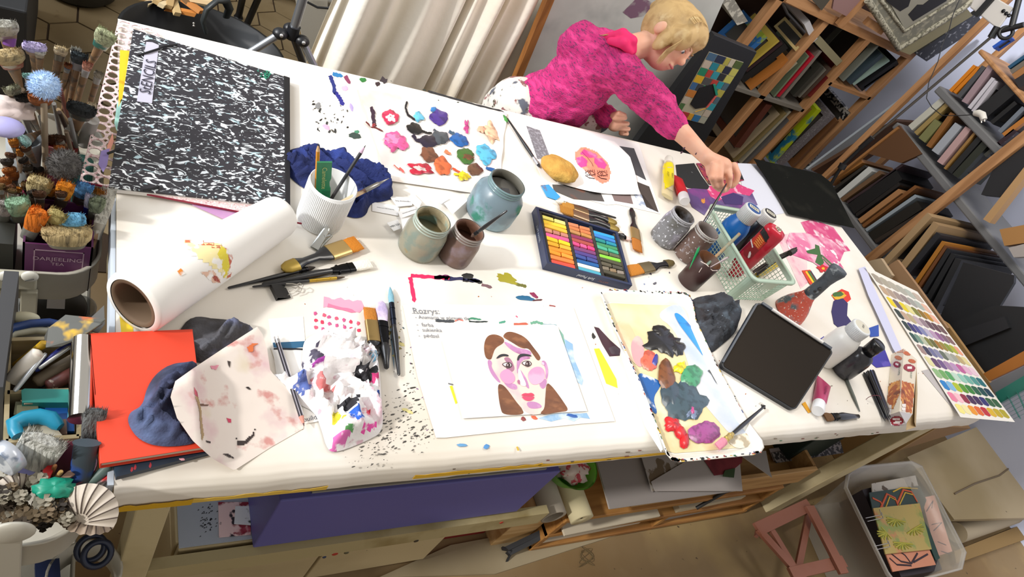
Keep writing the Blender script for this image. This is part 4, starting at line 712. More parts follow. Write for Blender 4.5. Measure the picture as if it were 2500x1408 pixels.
tj, pj, hj = vessel('large_jar', 'large blue-grey glass jar smeared with green paint behind the small jars', 'jar', (1240, 445), (1216, 540), [(.05, 0), (.058, .03), (.062, .12), (.063, .5), (.060, .66), (.048, .80), (.044, .86), (.044, 1)], M('738690', .3, alpha=.93, spots=(('5a6468', 5, .48, .62), ('8aa8b4', 14, .52, .66), ('2a7a66', 18, .62, .7))), M('5f5c52', .6, spots=(('77746a', 12, .5, .6),)), (M('5a5854', .3), .8, .04), (M('6f8a8c', .2), .87, .94, .99))
mb = MB().use(M('3f3f42', .4)); mb.slab([pj + V((-.012, -.02, hj * .805)), pj + V((.014, -.012, hj * .805)), pj + V((.016, .004, hj * .805)), pj + V((-.006, .004, hj * .805))], .001); mb.thing('floating_paper', 'dark scrap floating on the water of the large jar', 'paper')
SPL = M('77787c', .5, spots=(('9a98a8', 20, .5, .62), ('5a5854', 12, .52, .64), ('d8dae4', 130, .60, .64), ('4a7a74', 9, .68, .74)), bump=.2, bscale=90)
vessel('splattered_jar', 'grey paint-splattered jar, left of the pair near the green basket', 'jar', (1670, 524), (1617, 586), [(.034, 0), (.040, .04), (.041, .12), (.041, .68), (.038, .8), (.034, .86), (.034, 1)], SPL, M('4a4038', .6, spots=(('8a8a90', 20, .5, .65),)), (M('3a3028', .3), .6, .036), (M('a8a8ae', .3), .88, .95, .99))
vessel('brown_splattered_jar', 'brown-bottomed splattered jar holding the brush beside the green basket', 'jar', (1729, 562), (1672, 626), [(.031, 0), (.036, .04), (.037, .12), (.037, .68), (.035, .8), (.034, .86), (.034, 1)], M('6d5850', .5, spots=(('5a4038', 8, .45, .6), ('9a98a0', 30, .55, .66), ('d0cdd0', 120, .62, .66)), bump=.2, bscale=90), M('8a7f7a', .6, spots=(('5a453c', 12, .5, .62),)), (M('5f4a44', .3), .7, .032), (M('b8b4b0', .3), .88, .95, .99))
tc, pcup, hcup = vessel('brown_cup', 'dark brown plastic cup with drip marks in front of basket', 'cup', (1733, 634), (1677, 688), [(.031, 0), (.0335, .02), (.036, 1)], M('3a2422', .4, spots=(('4a302c', 10, .5, .7),)), M('6a4020', .5, spots=(('3f2818', 10, .5, .65),)))
mb = MB().use(M('e0cfc8', .5)); c0 = proj(pcup + V((0, -.034, hcup)))
mb.tube([pcup + V((-.036, -.006, hcup - .004)), pcup + V((-.03, -.021, hcup + .002)), pcup + V((-.01, -.0355, hcup - .004)), pcup + V((.006, -.0365, hcup - .001))], .0012, 6); mb.tube([pcup + V((-.031, -.0195, hcup - .014)), pcup + V((-.029, -.0215, hcup - .03))], .0010, 6); mb.build('paint_drip', tc)
tw, pw_, hw = vessel('ribbed_cup', 'white ribbed cup holding pencils and a green comb', 'cup', (815, 449), (787, 541), [(.044, 0), (.0465, .02), (.0475, 1)], M('eceeee', .45), M('e2e4e4', .5))
mb = MB().use(M('e9ebeb', .45))
for k in range(84): a = 2 * math.pi * k / 84; c_, s_ = math.cos(a), math.sin(a); mb.tube([pw_ + V((c_ * .0462, s_ * .0462, .006)), pw_ + V((c_ * .0474, s_ * .0474, hw - .006))], .0012, 4)
mb.build('rib', tw)
# things in the white cup
def incup(px, base): return base
GC = thing('green_comb', 'green plastic comb standing in the white ribbed cup', 'comb', pw_ + V((-.02, .0, .02)))
mb = MB().use(M('0f7a4c', .4)); zt_ = hw + .055; tl, tr = H(774, 397, zt_), H(811, 397, zt_); dn = pw_ + V((-.014, -.004, .02)) - tl; sl_ = lambda t, s_: tl + (tr - tl) * s_ + dn * t
mb.slab([sl_(0, 0), sl_(0, 1), sl_(.30, 1), sl_(.36, .9), sl_(.45, .92), sl_(.50, 1), sl_(1, 1), sl_(1, 0)], V((.0, .003, .001)))
for k in range(14): a = sl_(.55 + k * .033, .42) + V((0, -.0006, 0)); b = sl_(.55 + k * .033, 1.0) + V((0, -.0006, 0)); mb.use(M('0a5a38')); mb.tube([a, b], .0006, 4)
a, b = sl_(.08, .5), sl_(.5, .5); mb.text('Camelette', (a + b) / 2, b - a, (tr - tl), .014, M('b8c47a'), lift=.0006); mb.build('body', GC)
pencil('orange_pencil', 'orange pencil standing in white cup behind the green comb', pw_ + V((-.008, .012, .01)), H(777, 350, hw + .075), .0038, 'd98f2a', lead='3a3a40')
pencil('black_pencil', 'black and silver pencil leaning out of the white cup', pw_ + V((-.012, -.02, .01)), H(893, 354, hw + .06), .0038, '1d1c20', tip='b89ab0', stripes='d8d8dc')
t = thing('dip_pen', 'wooden dip pen with silver nib leaning in the white cup', 'pen', pw_ + V((.02, 0, .05))); a, b = pw_ + V((-.005, -.03, .06)), H(950, 435, hw + .012); mb = MB().use(M('d9bc98', .5, spots=(('5a3f34', 8, .6, .64),))); mb.sect(a, b, (0, 0, 1), [(0, .003, .003), (.3, .0048, .0048), (.62, .0045, .0045)], 10); mb.build('holder', t); mb = MB().use(M('9a9690', .3, .9)); mb.sect(a, b, (0, 0, 1), [(.60, .0052, .0052), (.82, .0045, .0045), (.83, .003, .003), (1, .0006, .0006)], 10); mb.build('nib', t)
brush('jar_brush', 'black brush handle sticking out of the brown jar', H(1238, 514, .19), H(1150, 578, .10), w=(.0035, .004, .004), seg=(0, .8, .9, 1), fc='2a2a2c', bc='4a3428')
# things in brown cup
mb = MB().use(M('b0906a', .5, spots=(('8fa89a', 30, .5, .7),))); mb.tube([pcup + V((-.01, -.01, .03)), H(1806, 570, hcup + .06)], .0045, 10); mb.thing('wooden_stick', 'round wooden stick leaning in the dark brown cup', 'stick')
mb = MB().use(M('1f9a5a', .35)); a = H(1707, 603, hcup + .012); mb.sect(pcup + V((-.03, .0, .04)), a, (1, 0, 0), [(0, .004, .002), (.6, .005, .0025), (.9, .0045, .0025), (1, .001, .001)], 10); mb.thing('green_spatula', 'small green plastic spatula in the dark brown cup', 'spatula')
mb = MB().use(M('bfb0b4', .5, spots=(('7a4a4a', 30, .5, .62),))); a = pcup + V((-.02, -.03, hcup + .003)); b = H(1778, 628, hcup + .02); mb.sect(a, b, (0, 0, 1), [(0, .002, .001), (.4, .003, .0015), (.55, .005, .002), (.85, .0075, .003), (1, .003, .002)], 10); mb.thing('paint_spoon', 'small paint-covered spoon lying across brown cup rim', 'spoon')
# ---- pastel box
PBX = thing('pastel_box', 'open dark blue box of soft pastels in a black tray', 'pastel box', H(1420, 600, 0)); HB = .024
tq = [(1311, 506), (1506, 566), (1541, 694), (1338, 641)]; A0, B0, C0_, D0 = [H(x, y, HB) for x, y in tq]
def bi(u, v, dz=0): p = (A0 * (1 - u) + B0 * u) * (1 - v) + (D0 * (1 - u) + C0_ * u) * v; return p + V((0, 0, dz))
NB = M('26304f', .4); mb = MB().use(NB); mb.slab([bi(-.012, -.012, -.019), bi(1.012, -.012, -.019), bi(1.012, 1.012, -.019), bi(-.012, 1.012, -.019)], .004)
for (u0, v0, u1, v1) in ((-.012, -.012, 1.012, .022), (-.012, .978, 1.012, 1.012), (-.012, .022, .018, .978), (.982, .022, 1.012, .978)): mb.slab([bi(u0, v0), bi(u1, v0), bi(u1, v1), bi(u0, v1)], .0189)
fa, fb = bi(0, 1.0125, -.012), bi(1, 1.0125, -.012); nn = V((0, 0, 1)).cross(fb - fa).normalized(); nn = nn if nn.y < 0 else -nn
mb.text('Soft Pastel', fa.lerp(fb, .47), fa - fb, (0, 0, -1), .012, M('d8dce4'), nz=nn, lift=.0008, shear=.2); mb.text('ARTTIC', fa.lerp(fb, .68), fa - fb, (0, 0, -1), .009, M('8a5a4a'), nz=nn, lift=.0008)
ga, gb = bi(-.0125, 0, -.011), bi(-.0125, 1, -.011); mb.text('SOFT PASTEL', ga.lerp(gb, .45), gb - ga, (0, 0, 1), .010, M('a8b0c0'), nz=(A0 - B0).normalized(), lift=.0008); mb.build('case', PBX, .0008)
mb = MB().use(M('2c2824', .85, spots=(('4a443c', 25, .5, .65),))); mb.slab([bi(.02, .024, -.012), bi(.98, .024, -.012), bi(.98, .976, -.012), bi(.02, .976, -.012)], .006)
cols = [(.06, .335), (.375, .645), (.69, .96)]
for u0, u1 in ((.02, .055), (.34, .37), (.65, .685), (.962, .98)): mb.slab([bi(u0, .024, -.004), bi(u1, .024, -.004), bi(u1, .976, -.004), bi(u0, .976, -.004)], .0079)
mb.slab([bi(.055, .024, -.004), bi(.34, .024, -.004), bi(.34, .05, -.004), bi(.055, .05, -.004)], .008); mb.build('tray_insert', PBX)
sets = [[('e8dc70', 'e8e080'), ('f0c838',), ('ecb43c',), ('c98a6c', 'b87a68', 'c08070'), ('d85a90',), ('e8bc28', 'f0cc28'), ('e0a028', 'e8b038'), ('f08c28',), ('e09028', 'f09a38'), ('f08040',), ('e85040',)],
        [('d08058', 'cc7c50'), ('c87848', 'cc7848'), ('b88450', 'c08848'), ('8a2f58',), ('a84c44',), ('d84880', 'd85a90', 'e84080'), ('7a3f70',), ('4f3f84',), ('3a4c90', '404c8c'), ('1f5c9c',), ('ece8dc',), ('4aa0b8',)],
        [('2f9ad8',), ('3a7cc4',), ('1f8484', '2088a0'), ('3f8a5c',), ('4aa888', '44a484'), ('6a6c48', '5f6248'), ('84c83c',), ('4c4a38',), ('5a5444', '4c483e'), ('7a7060', '8a7458', '8a7f74'), ('4a4638',)]]
names = {'e': 'yellow'}
def cname(c):
    r, g, b = [int(c[i:i + 2], 16) / 255 for i in (0, 2, 4)]; import colorsys; h, s_, v = colorsys.rgb_to_hsv(r, g, b); h *= 360
    if s_ < .12: return 'white' if v > .8 else 'grey'
    base_ = 'red' if h < 14 or h > 345 else 'orange' if h < 36 else 'yellow' if h < 66 else 'green' if h < 165 else 'turquoise' if h < 195 else 'blue' if h < 235 else 'violet' if h < 290 else 'pink'
    if v < .62 and base_ in ('orange', 'yellow'): base_ = 'brown'
    return ('pale ' if s_ < .5 and v > .7 else 'dark ' if v < .5 else 'bright ' if s_ > .8 else '') + base_
ords = ['topmost', 'second', 'third', 'fourth', 'fifth', 'sixth', 'seventh', 'eighth', 'ninth', 'tenth', 'eleventh', 'twelfth']
for ci, (col, (u0, u1)) in enumerate(zip(sets, cols)):
    nrw = len(col); v0 = (.085, .06, .075)[ci]; v1 = (.965, .975, .90)[ci]
    for ri, row in enumerate(col):
        vc = lerp(v0, v1, (ri + .5) / nrw); hv = (v1 - v0) / nrw * .40; n = len(row); g = .008
        for k, c in enumerate(row):
            a, b = lerp(u0, u1, k / n) + (g if k else 0), lerp(u0, u1, (k + 1) / n) - (g if k < n - 1 else 0); skew = .012 * math.sin(ri * 2.1 + ci)
            mb = MB().use(M(c, .85)); mb.slab([bi(a, vc - hv + skew, -.0035), bi(b, vc - hv, -.0035), bi(b, vc + hv, -.0035), bi(a, vc + hv + skew, -.0035)], .0082)
            seg_ = '' if n == 1 else (' left' if k == 0 else ' right' if k == n - 1 else ' middle') + ' piece of'
            mb.thing('pastel_stick', '%s%s the %s row in the %s column of pastels' % (cname(c) + ' pastel,', seg_, ords[ri], ('left', 'middle', 'right')[ci]), 'pastel', 'soft pastels in the dark blue box', bevel=.0016)
# ================================================================ papers in the middle, portrait
mb = sheet('work_paper', 'big white paper with pencil notes under the portrait', [(984, 745), (1060, 742), (1382, 748), (1400, 750), (1502, 1028), (1420, 1034), (1300, 1046), (1088, 1068), (1065, 1068), (1020, 920)], .0022, 'e9e5de')
q3 = cm(980, 640, 3.0607)
blu = M('8db4d6', .5, spots=(('d3e2ee', 22, .45, .6),))
flat(mb, q3((1165, 480), (1200, 560), (1280, 610), (1290, 720), (1360, 880), (1350, 920), (1320, 900), (1250, 760), (1160, 520)), blu, .0026); flat(mb, q3((1020, 1165), (1100, 1140), (1200, 1125), (1330, 1130), (1385, 1125), (1410, 1170), (1340, 1160), (1290, 1190), (1220, 1165), (1120, 1190)), blu, .0026)
bl(mb, 1397, 1014, 14, 4, 10, '1f58a8', .003); bl(mb, 1305, 1019, 8, 4, 20, 'e8603a', .003); bl(mb, 1278, 1022, 6, 5, 40, '8a3a3a', .003); flat(mb, q3((1180, 500), (1210, 540), (1225, 620), (1190, 560)), '7fb0a0', .0028)
flat(mb, q3((360, 925), (380, 920), (418, 1050), (405, 1060)), 'e4e020', .0026); streak(mb, q3((350, 905), (390, 915)), 3, '6a6a70', .0026)
for pts, c, w_ in (([(255, 435), (330, 440), (400, 440)], '3f4348', 7), ([(400, 440), (430, 425), (465, 438)], 'e07a6a', 4), ([(500, 428), (520, 418), (600, 428)], '3f8a6a', 5), ([(505, 440), (560, 445), (650, 442)], '2f3a3a', 4), ([(730, 452), (780, 440)], '4a9a80', 6), ([(840, 462), (950, 462)], 'c8604a', 7), ([(965, 455), (1010, 445), (1060, 462)], '6aa58a', 7), ([(1060, 465), (1165, 470)], '9ab4bc', 5), ([(855, 400), (870, 412)], 'd85a80', 3), ([(1105, 322), (1155, 330)], '9a4040', 3)): streak(mb, q3(*pts), w_ * .9, c, .0026)
INK = M('7f8088'); pn = lambda s_, x, y, x2, y2, sz: (lambda a, b: mb.text(s_, a, b - a, V((0, 0, 1)).cross(b - a), sz, INK, align='LEFT', lift=.0004))(H(*q3((x, y))[0], .003), H(*q3((x2, y2))[0], .003))
pn('Rozrys:', 82, 362, 190, 366, .020); streak(mb, q3((78, 380), (190, 384)), .8, '8a8a90', .003, .1); pn('- Animacja w górnym tle', 100, 410, 450, 420, .0125); pn('-  farba', 110, 465, 215, 470, .013); pn('-  sukienka', 115, 505, 250, 508, .0125); pn('-  pędzel', 125, 548, 250, 552, .0125)
specks(mb, q3((270, 640), (330, 640), (420, 1100), (330, 1110)), 30, [K, '55524c'], .6, 2, 14); specks(mb, q3((40, 720), (120, 720), (300, 1300), (240, 1300)), 60, ['44423d', '7a7a80'], .6, 2.4, 15, 3)
done(mb)
PR = sheet('portrait_painting', 'painted portrait of a long brown-haired face with pink cheeks on white paper', [(1080, 832), (1110, 796), (1352, 792), (1362, 797), (1434, 1003), (1130, 1021)], .0055, 'efebe5')
def pf_(pts, c, k=0, rough=.5): flat(PR, ck(q3(*pts)), c, .0059 + k * .0003, rough)
hair = M('7a4a2c', .5, spots=(('8f5c3a', 30, .5, .62), ('6a3f26', 14, .5, .6)), stretch=(1, 2, 1)); skin = M('ecd4c8', .6, spots=(('e2bfc0', 14, .5, .62),)); vio = M('bf86b4', .6, spots=(('cf9ac4', 26, .5, .6), ('a86a94', 18, .6, .68)))
pf_([(690, 640), (740, 590), (800, 600), (960, 660), (1000, 710), (1045, 740), (1080, 735), (1098, 800), (1095, 870), (1080, 920), (1072, 1000), (1075, 1100), (1045, 1135), (950, 1140), (860, 1050), (800, 960), (740, 905), (700, 860), (640, 760), (660, 730)], skin)
pf_([(650, 545), (700, 535), (760, 560), (770, 590), (755, 610), (700, 640), (680, 700), (670, 730), (628, 718), (615, 640), (625, 580)], hair, 1); pf_([(755, 555), (785, 518), (840, 520), (930, 560), (990, 640), (1030, 690), (1042, 720), (1020, 740), (985, 690), (950, 640), (900, 645), (830, 600), (785, 575)], hair, 1)
pf_([(720, 905), (760, 915), (800, 960), (860, 1045), (900, 1090), (920, 1140), (760, 1140), (740, 1090), (725, 1000)], hair, 1); pf_([(1085, 895), (1120, 920), (1160, 970), (1210, 1040), (1255, 1110), (1180, 1118), (1110, 1130), (1045, 1138), (1040, 1120), (1070, 1095), (1076, 1000)], hair, 1)
pf_([(760, 590), (800, 600), (860, 640), (960, 655), (975, 690), (940, 700), (860, 680), (800, 640)], vio, 1); pf_([(640, 735), (660, 725), (680, 750), (670, 780), (720, 860), (745, 900), (720, 895), (660, 820)], vio, 1); pf_([(1045, 735), (1075, 733), (1098, 790), (1095, 860), (1075, 880), (1080, 800), (1060, 760)], vio, 1)
pf_([(760, 715), (800, 705), (830, 740), (850, 800), (820, 825), (780, 800), (790, 750)], M('a8748c', .6), 1); pf_([(860, 720), (900, 700), (950, 700), (970, 720), (900, 730), (875, 790), (865, 850)], vio, 1); pf_([(880, 790), (910, 830), (940, 880), (960, 950), (930, 930), (900, 860)], vio, 1); pf_([(760, 890), (800, 900), (860, 910), (870, 950), (830, 950), (790, 930)], vio, 1); pf_([(1030, 900), (1085, 860), (1085, 920), (1060, 950), (1035, 930)], vio, 1); pf_([(930, 1040), (1010, 1040), (1060, 1080), (1010, 1095), (950, 1090)], vio, 1)
pk1 = M('e79ac0', .6, spots=(('edb0cc', 20, .5, .62),)); pf_([(740, 820), (790, 790), (840, 830), (855, 880), (820, 910), (770, 905), (735, 860)], pk1, 2); pf_([(940, 830), (990, 780), (1050, 780), (1075, 830), (1065, 890), (1000, 920), (960, 900)], pk1, 2)
pf_([(868, 800), (885, 790), (905, 850), (935, 910), (925, 930), (880, 915)], 'f7efec', 3); pf_([(865, 880), (885, 875), (890, 915), (870, 905)], 'b0688c', 4)
for pts in ([(705, 720), (730, 690), (765, 682), (800, 690), (802, 705), (760, 698), (720, 718)], [(862, 732), (872, 695), (900, 680), (960, 688), (980, 705), (920, 698), (885, 710), (875, 735)]): pf_(pts, '262a30', 4)
for cx, cy, m_ in ((795, 768, 1), (940, 758, -1)):
    pf_([(cx - 48, cy - 8), (cx - 15, cy - 24), (cx + 20, cy - 22), (cx + 38, cy + 2), (cx + 10, cy + 26), (cx - 25, cy + 12)], '3a2428', 4); pf_([(cx - 40, cy - 7), (cx - 14, cy - 18), (cx + 16, cy - 17), (cx + 30, cy + 2), (cx + 8, cy + 19), (cx - 20, cy + 8)], 'e8e0e0', 5); x, y = q3((cx + 2, cy + 2))[0]; bl(PR, x, y, 5.5, 6.5, 10, '3a2020', .0076, wob=.05); bl(PR, x - 1, y - 1, 2.3, 2.6, 0, 'a89a9a', .0082, wob=.02)
pf_([(888, 995), (920, 975), (948, 980), (975, 972), (1002, 998), (945, 1000)], 'd2405f', 4); pf_([(895, 998), (945, 1003), (1000, 1000), (980, 1030), (945, 1036), (915, 1025)], 'e4486a', 4)
pf_([(1045, 745), (1065, 745), (1070, 770), (1050, 765)], 'efc0d8', 3); done(PR)
mb = MB().use(M('e6e0d6', .7)); mb.slab(poly_h([(1213, 745), (1222, 790), (1240, 800), (1296, 1022), (1268, 1000), (1232, 825), (1210, 775)], .0092), .0005); mb.slab(poly_h([(1268, 1015), (1296, 1018), (1302, 1044), (1280, 1048)], .005), .0006)
# ---- paint tray
TR = thing('paint_tray', 'large white paint tray with wet colour blobs overhanging near edge', 'tray', H(1680, 900, 0)); TH = .024
out = [(1465, 712), (1470, 706), (1480, 704), (1560, 709), (1668, 713), (1684, 720), (1692, 735), (1700, 780), (1750, 890), (1828, 1030), (1862, 1075), (1866, 1092), (1858, 1104), (1840, 1110), (1740, 1120), (1660, 1127), (1640, 1122), (1628, 1108), (1560, 930), (1500, 800)]
op = poly_h(out, TH); cc = sum(op, V((0, 0, 0))) / len(op)
def rg(s_, z): return [V((cc.x + (p.x - cc.x) * s_, cc.y + (p.y - cc.y) * s_, T + z)) for p in op]
TM_ = M('f0eee6', .35, spots=(('e8dcc0', 6, .5, .7),)); mb = MB().use(TM_); mb.loft([rg(.90, .0005), rg(.985, TH - .003), rg(1., TH - .002), rg(1.0, TH), rg(.975, TH), rg(.955, TH - .004), rg(.885, .004)], cap=False); mb.add(rg(.885, .004), [list(range(len(op)))]); mb.add(rg(.90, .0005), [list(range(len(op)))]); 
rr = random.Random(77)
for k in range(230):                                   # dried paint on the rim
    i = rr.choice([2, 3, 3, 4, 5, 6, 7, 8, 12, 13, 14, 14, 15, 15, 16, 17, 18, 19]); t_ = rr.random(); a, b = op[i], op[(i + 1) % len(op)]; s_ = rr.uniform(.978, 1.0); p = a.lerp(b, t_); p = V((cc.x + (p.x - cc.x) * s_, cc.y + (p.y - cc.y) * s_, T + TH + .0004)); d = (b - a).normalized() * rr.uniform(.001, .006); n_ = V((-d.y, d.x, 0)).normalized() * rr.uniform(.0008, .0022)
    mb.use(M(rr.choice(['26262a', '26262a', '2a3f7a', '3a6a4a', '8a2a34', '4a4a50', 'b05a4a', 'c9a838']))); mb.poly([p - d - n_, p + d * .6 - n_ * 1.3, p + d + n_ * .4, p + d * .2 + n_, p - d * .7 + n_ * .8])
mb.build('body', TR)
q4 = cm(1200, 760, 2.173); tray = dict(par=TR, mp=q4, s=2.173)
mb = MB().use(M('dfcf9f', .4, spots=(('e9dfbf', 5, .45, .6), ('d8c088', 7, .6, .7)))); inn = rg(.875, .0055); mb.add(inn, [list(range(len(inn)))]); mb.build('palette_liner', TR)
def tp(pts, c, h=.0066, nm='paint_wash', rough=.4):
    m_ = MB(); flat(m_, ck(pts), c, h, rough); return m_.build(nm, TR)
tp([(1640, 742), (1668, 745), (1700, 830), (1790, 980), (1838, 1050), (1800, 1080), (1730, 1000), (1692, 950), (1680, 880), (1645, 800), (1600, 770)], M('d3d6dc', .35, spots=(('b9c6de', 8, .48, .65), ('e2d8bc', 5, .52, .66))), .0060)
tp([(1500, 790), (1530, 775), (1560, 840), (1565, 900), (1530, 870), (1510, 830)], M('efc79c', .4, spots=(('f0dcc0', 10, .5, .65),)), .0062); tp(q4((735, 170), (770, 120), (805, 150), (815, 260), (790, 305), (750, 260)), M('d9a3a8', .4, spots=(('e8c0b8', 12, .5, .62),)), .0064)
tp(q4((965, 5), (1000, 12), (1062, 80), (1120, 170), (1178, 275), (1172, 300), (1108, 215), (1035, 120), (990, 60)), M('2b8fd6', .3, spots=(('1f62b0', 18, .55, .65), ('8cc8ee', 10, .58, .7))), .0072, 'paint_stroke')
tp(q4((775, 320), (830, 340), (900, 370), (895, 400), (855, 460), (880, 530), (870, 550), (820, 480), (780, 400)), M('1d5fa8', .35, spots=(('e0e8f0', 24, .6, .66),)), .0066, 'paint_stroke')
pb(910, 170, 100, 68, 20, '161417', 41, .32, .0074, .003, **tray); pb(900, 110, 48, 34, 20, '161417', 42, .3, .0074, .003, **tray); pb(980, 185, 48, 40, 30, '17161b', 46, .3, .0074, .003, **tray)
pb(838, 262, 40, 54, 0, 'ec6a52', 43, .2, .0074, **tray); pb(868, 260, 15, 34, 10, '3a3f9a', 44, .2, .0084, **tray)
pb(1030, 480, 105, 110, 20, '3f5560', 47, .28, .0075, .003, **tray); pb(950, 430, 52, 90, -10, '3a4c58', 48, .25, .0076, .003, **tray); pb(1060, 520, 36, 55, -15, '7a8aa8', 49, .5, .0096, .001, **tray); pb(1068, 525, 9, 20, 0, 'c04a8a', 50, .3, .011, .001, **tray)
pb(928, 335, 42, 92, -6, '7d4a28', 45, .12, .009, .003, **tray); pb(1000, 292, 34, 26, 0, 'f2dc1c', 51, .45, .0078, .003, **tray); pb(1062, 340, 54, 68, 30, '4a9a70', 52, .14, .0085, .003, **tray)
pb(962, 600, 42, 38, 40, 'd31f26', 53, .3, .0076, .004, **tray); pb(1000, 640, 28, 40, -30, 'd31f26', 54, .2, .0076, .004, **tray); pb(1022, 690, 24, 44, 5, 'cc1c24', 55, .2, .0076, .004, **tray); pb(1132, 640, 84, 62, -10, 'a04a8c', 56, .14, .0076, .003, **tray); pb(1135, 632, 46, 30, 10, 'bd80b4', 57, .4, .0092, .0005, **tray)
tp(q4((1140, 310), (1190, 305), (1205, 325), (1230, 330), (1225, 370), (1245, 400), (1270, 440), (1305, 452), (1268, 456), (1235, 430), (1200, 390), (1180, 360), (1165, 330)), M('3a3a3f', .4), .0072, 'paint_stroke'); tp(q4((1205, 325), (1215, 318), (1225, 335)), M('3a3a3f', .4), .0074, 'paint_stroke')
tp([(1770, 1072), (1800, 1060), (1835, 1055), (1842, 1085), (1800, 1098)], M('b5a890', .5, spots=(('efe6d4', 30, .48, .56),)), .0064)
# white sheet beside tray with blue paint edge
mb = sheet('blue_edge_paper', 'white paper with blue-painted edge just left of the tray', [(1494, 745), (1512, 760), (1560, 930), (1620, 1090), (1614, 1103), (1575, 1040), (1520, 880)], .0016, 'eef2f6'); flat(mb, [(1555, 905), (1563, 910), (1600, 1000), (1615, 1060), (1605, 1050), (1580, 980)], M('2a6ab0', .5, spots=(('e8eef4', 40, .52, .6),)), .002); done(mb)
# ---- tablet
TBL = thing('tablet', 'black tablet in a dark case with a white stylus, propped up', 'tablet', H(1900, 900, 0))
q = [H(1758, 893, .012), H(1940, 1003, .012), H(2036, 857, .098), H(1850, 735, .098)]; ux, uy = (q[1] - q[0]).normalized(), (q[3] - q[0]).normalized(); un = ux.cross(uy).normalized(); un = un if un.z > 0 else -un
def rr4(q, ins, rad, off):
    c = sum(q, V((0, 0, 0))) / 4; out = []
    for i in range(4):
        p = q[i]; a = (q[i - 1] - p).normalized(); b = (q[(i + 1) % 4] - p).normalized(); p = p + (a + b) * ins
        for k in range(6): t = k / 5 * math.pi / 2; out.append(p + a * rad * (1 - math.sin(t)) + b * rad * (1 - math.cos(t)) + un * off)
    return out
mb = MB().use(M('15181f', .45)); mb.slab(rr4(q, 0, .014, 0), -un * .012); mb.build('case', TBL)
mb = MB().use(dull(M('241d16', .75), .2)); mb.slab(rr4(q, .0045, .011, .0012), -un * .002); mb.build('screen', TBL)
mb = MB().use(M('3f4652', .4)); e0, e1 = q[3], q[2]; mb.beam(e0 + un * .002 + ux * .012, e1 + un * .002 - ux * .012, uy * .008, un * .007)
mb.beam(q[0] + un * .002 + uy * .012, q[3] + un * .002 - uy * .012, ux * .005, un * .006); mb.build('bumper', TBL)
mb = MB().use(M('eeecea', .3)); p0, p1 = q[3].lerp(q[2], .17) - uy * .001 + un * .006, q[3].lerp(q[2], .83) - uy * .001 + un * .006; mb.tube([p0, p0.lerp(p1, .5), p1], .0044, 12); mb.build('stylus', TBL)
mb = MB().use(M('1a1c22', .5)); m_ = q[3].lerp(q[2], .5) - un * .012; mb.slab([m_ - ux * .06, m_ + ux * .06, V((m_.x, m_.y, T + .001)) + ux * .06 + uy * .02, V((m_.x, m_.y, T + .001)) - ux * .06 + uy * .02], V((0, 0, .0)) + un * .003); mb.build('stand_flap', TBL)
# ---- upright bottles behind the tablet
def bottle(name, label, top, base, prof, col, cap=None, h=None, n=32, bev=.0, cat='bottle'):
    p, hh = upright(top, base) if not isinstance(base, V) else (base, h); hh = h or hh
    t = thing(name, label, cat, p); mb = MB().use(col); mb.lathe([(.001, 0)] + [(r, z * hh) for r, z in prof] + [(.001, prof[-1][1] * hh)], p, (0, 0, 1), n, cap=False); bo = mb.build('body', t)
    if cap:
        z0, z1, r0, r1_, cc_, ridges = cap; mb = MB().use(cc_); mb.lathe([(.001, z0 * hh), (r0, z0 * hh), (r1_, z1 * hh - .003), (r1_ - .003, z1 * hh), (.001, z1 * hh)], p, (0, 0, 1), n, cap=False)
        for k in range(ridges): a = 2 * math.pi * k / ridges; mb.tube([p + V((math.cos(a) * r0, math.sin(a) * r0, z0 * hh + .002)), p + V((math.cos(a) * r1_, math.sin(a) * r1_, z1 * hh - .004))], .0007, 4)
        mb.build('cap', t)
    return t, p, hh
t, p, hh = bottle('white_paint_bottle', 'big white paint bottle with white cap standing behind the tablet', (2106, 797), (2003, 868), [(.037, 0), (.040, .03), (.041, .45), (.040, .62), (.033, .74), (.026, .78)], M('ecebe8', .3), (.77, 1, .028, .029, M('dfe3e6', .35), 40))
mb = MB().use(M('cfcab8', .4)); mb.lathe([(.024, 0), (.001, .0008)], p + V((0, 0, hh)), (0, 0, 1), 30, cap=False); mb.text('0039', p + V((.003, 0, hh + .001)), V((.7, .5, 0)), V((-.5, .7, 0)), .009, M('3a3a3a')); mb.build('cap_label', t)
bottle('black_paint_bottle', 'translucent black bottle with glossy black cap right of the white one', (2148, 838), (2050, 905), [(.026, 0), (.032, .03), (.034, .12), (.034, .5), (.030, .62), (.018, .70)], M('26262b', .2, alpha=.93, spots=(('4a4a52', 9, .52, .66),)), (.68, 1, .019, .021, M('0e0e10', .25), 0))
# stamper-like painted vase
t, p, hh = bottle('splattered_vase', 'long-necked vase covered in coral and grey paint splatters', (2052, 655), (1928, 768), [(.046, 0), (.050, .02), (.048, .08), (.041, .19), (.030, .30), (.023, .37), (.020, .42)], M('cf5a48', .45, spots=(('8a98a0', 22, .52, .6), ('5f6a70', 13, .56, .62), ('e8d8d0', 150, .62, .66)), bump=.3, bscale=100))
mb = MB().use(M('4f565e', .45, spots=(('232830', 12, .46, .58), ('a8b0b4', 24, .58, .64), ('c9b89a', 12, .66, .7)), bump=.35, bscale=80)); z = lambda f_: p + V((0, 0, hh * f_)); mb.sect(z(.40), z(1.0), (1, -1, 0), [(0, .020, .020), (.2, .0195, .0195), (.55, .018, .018), (.72, .021, .018), (.9, .027, .017), (.98, .025, .015), (1, .018, .010)], 22); mb.build('neck', t)
mb = MB().use(M('2a2a2c', .5)); mb.ball(z(.62) + V((-.014, -.014, 0)), .006, 12, 8); mb.ball(z(.55) + V((-.016, -.010, 0)), .004, 10, 6); mb.build('dark_drip', t)
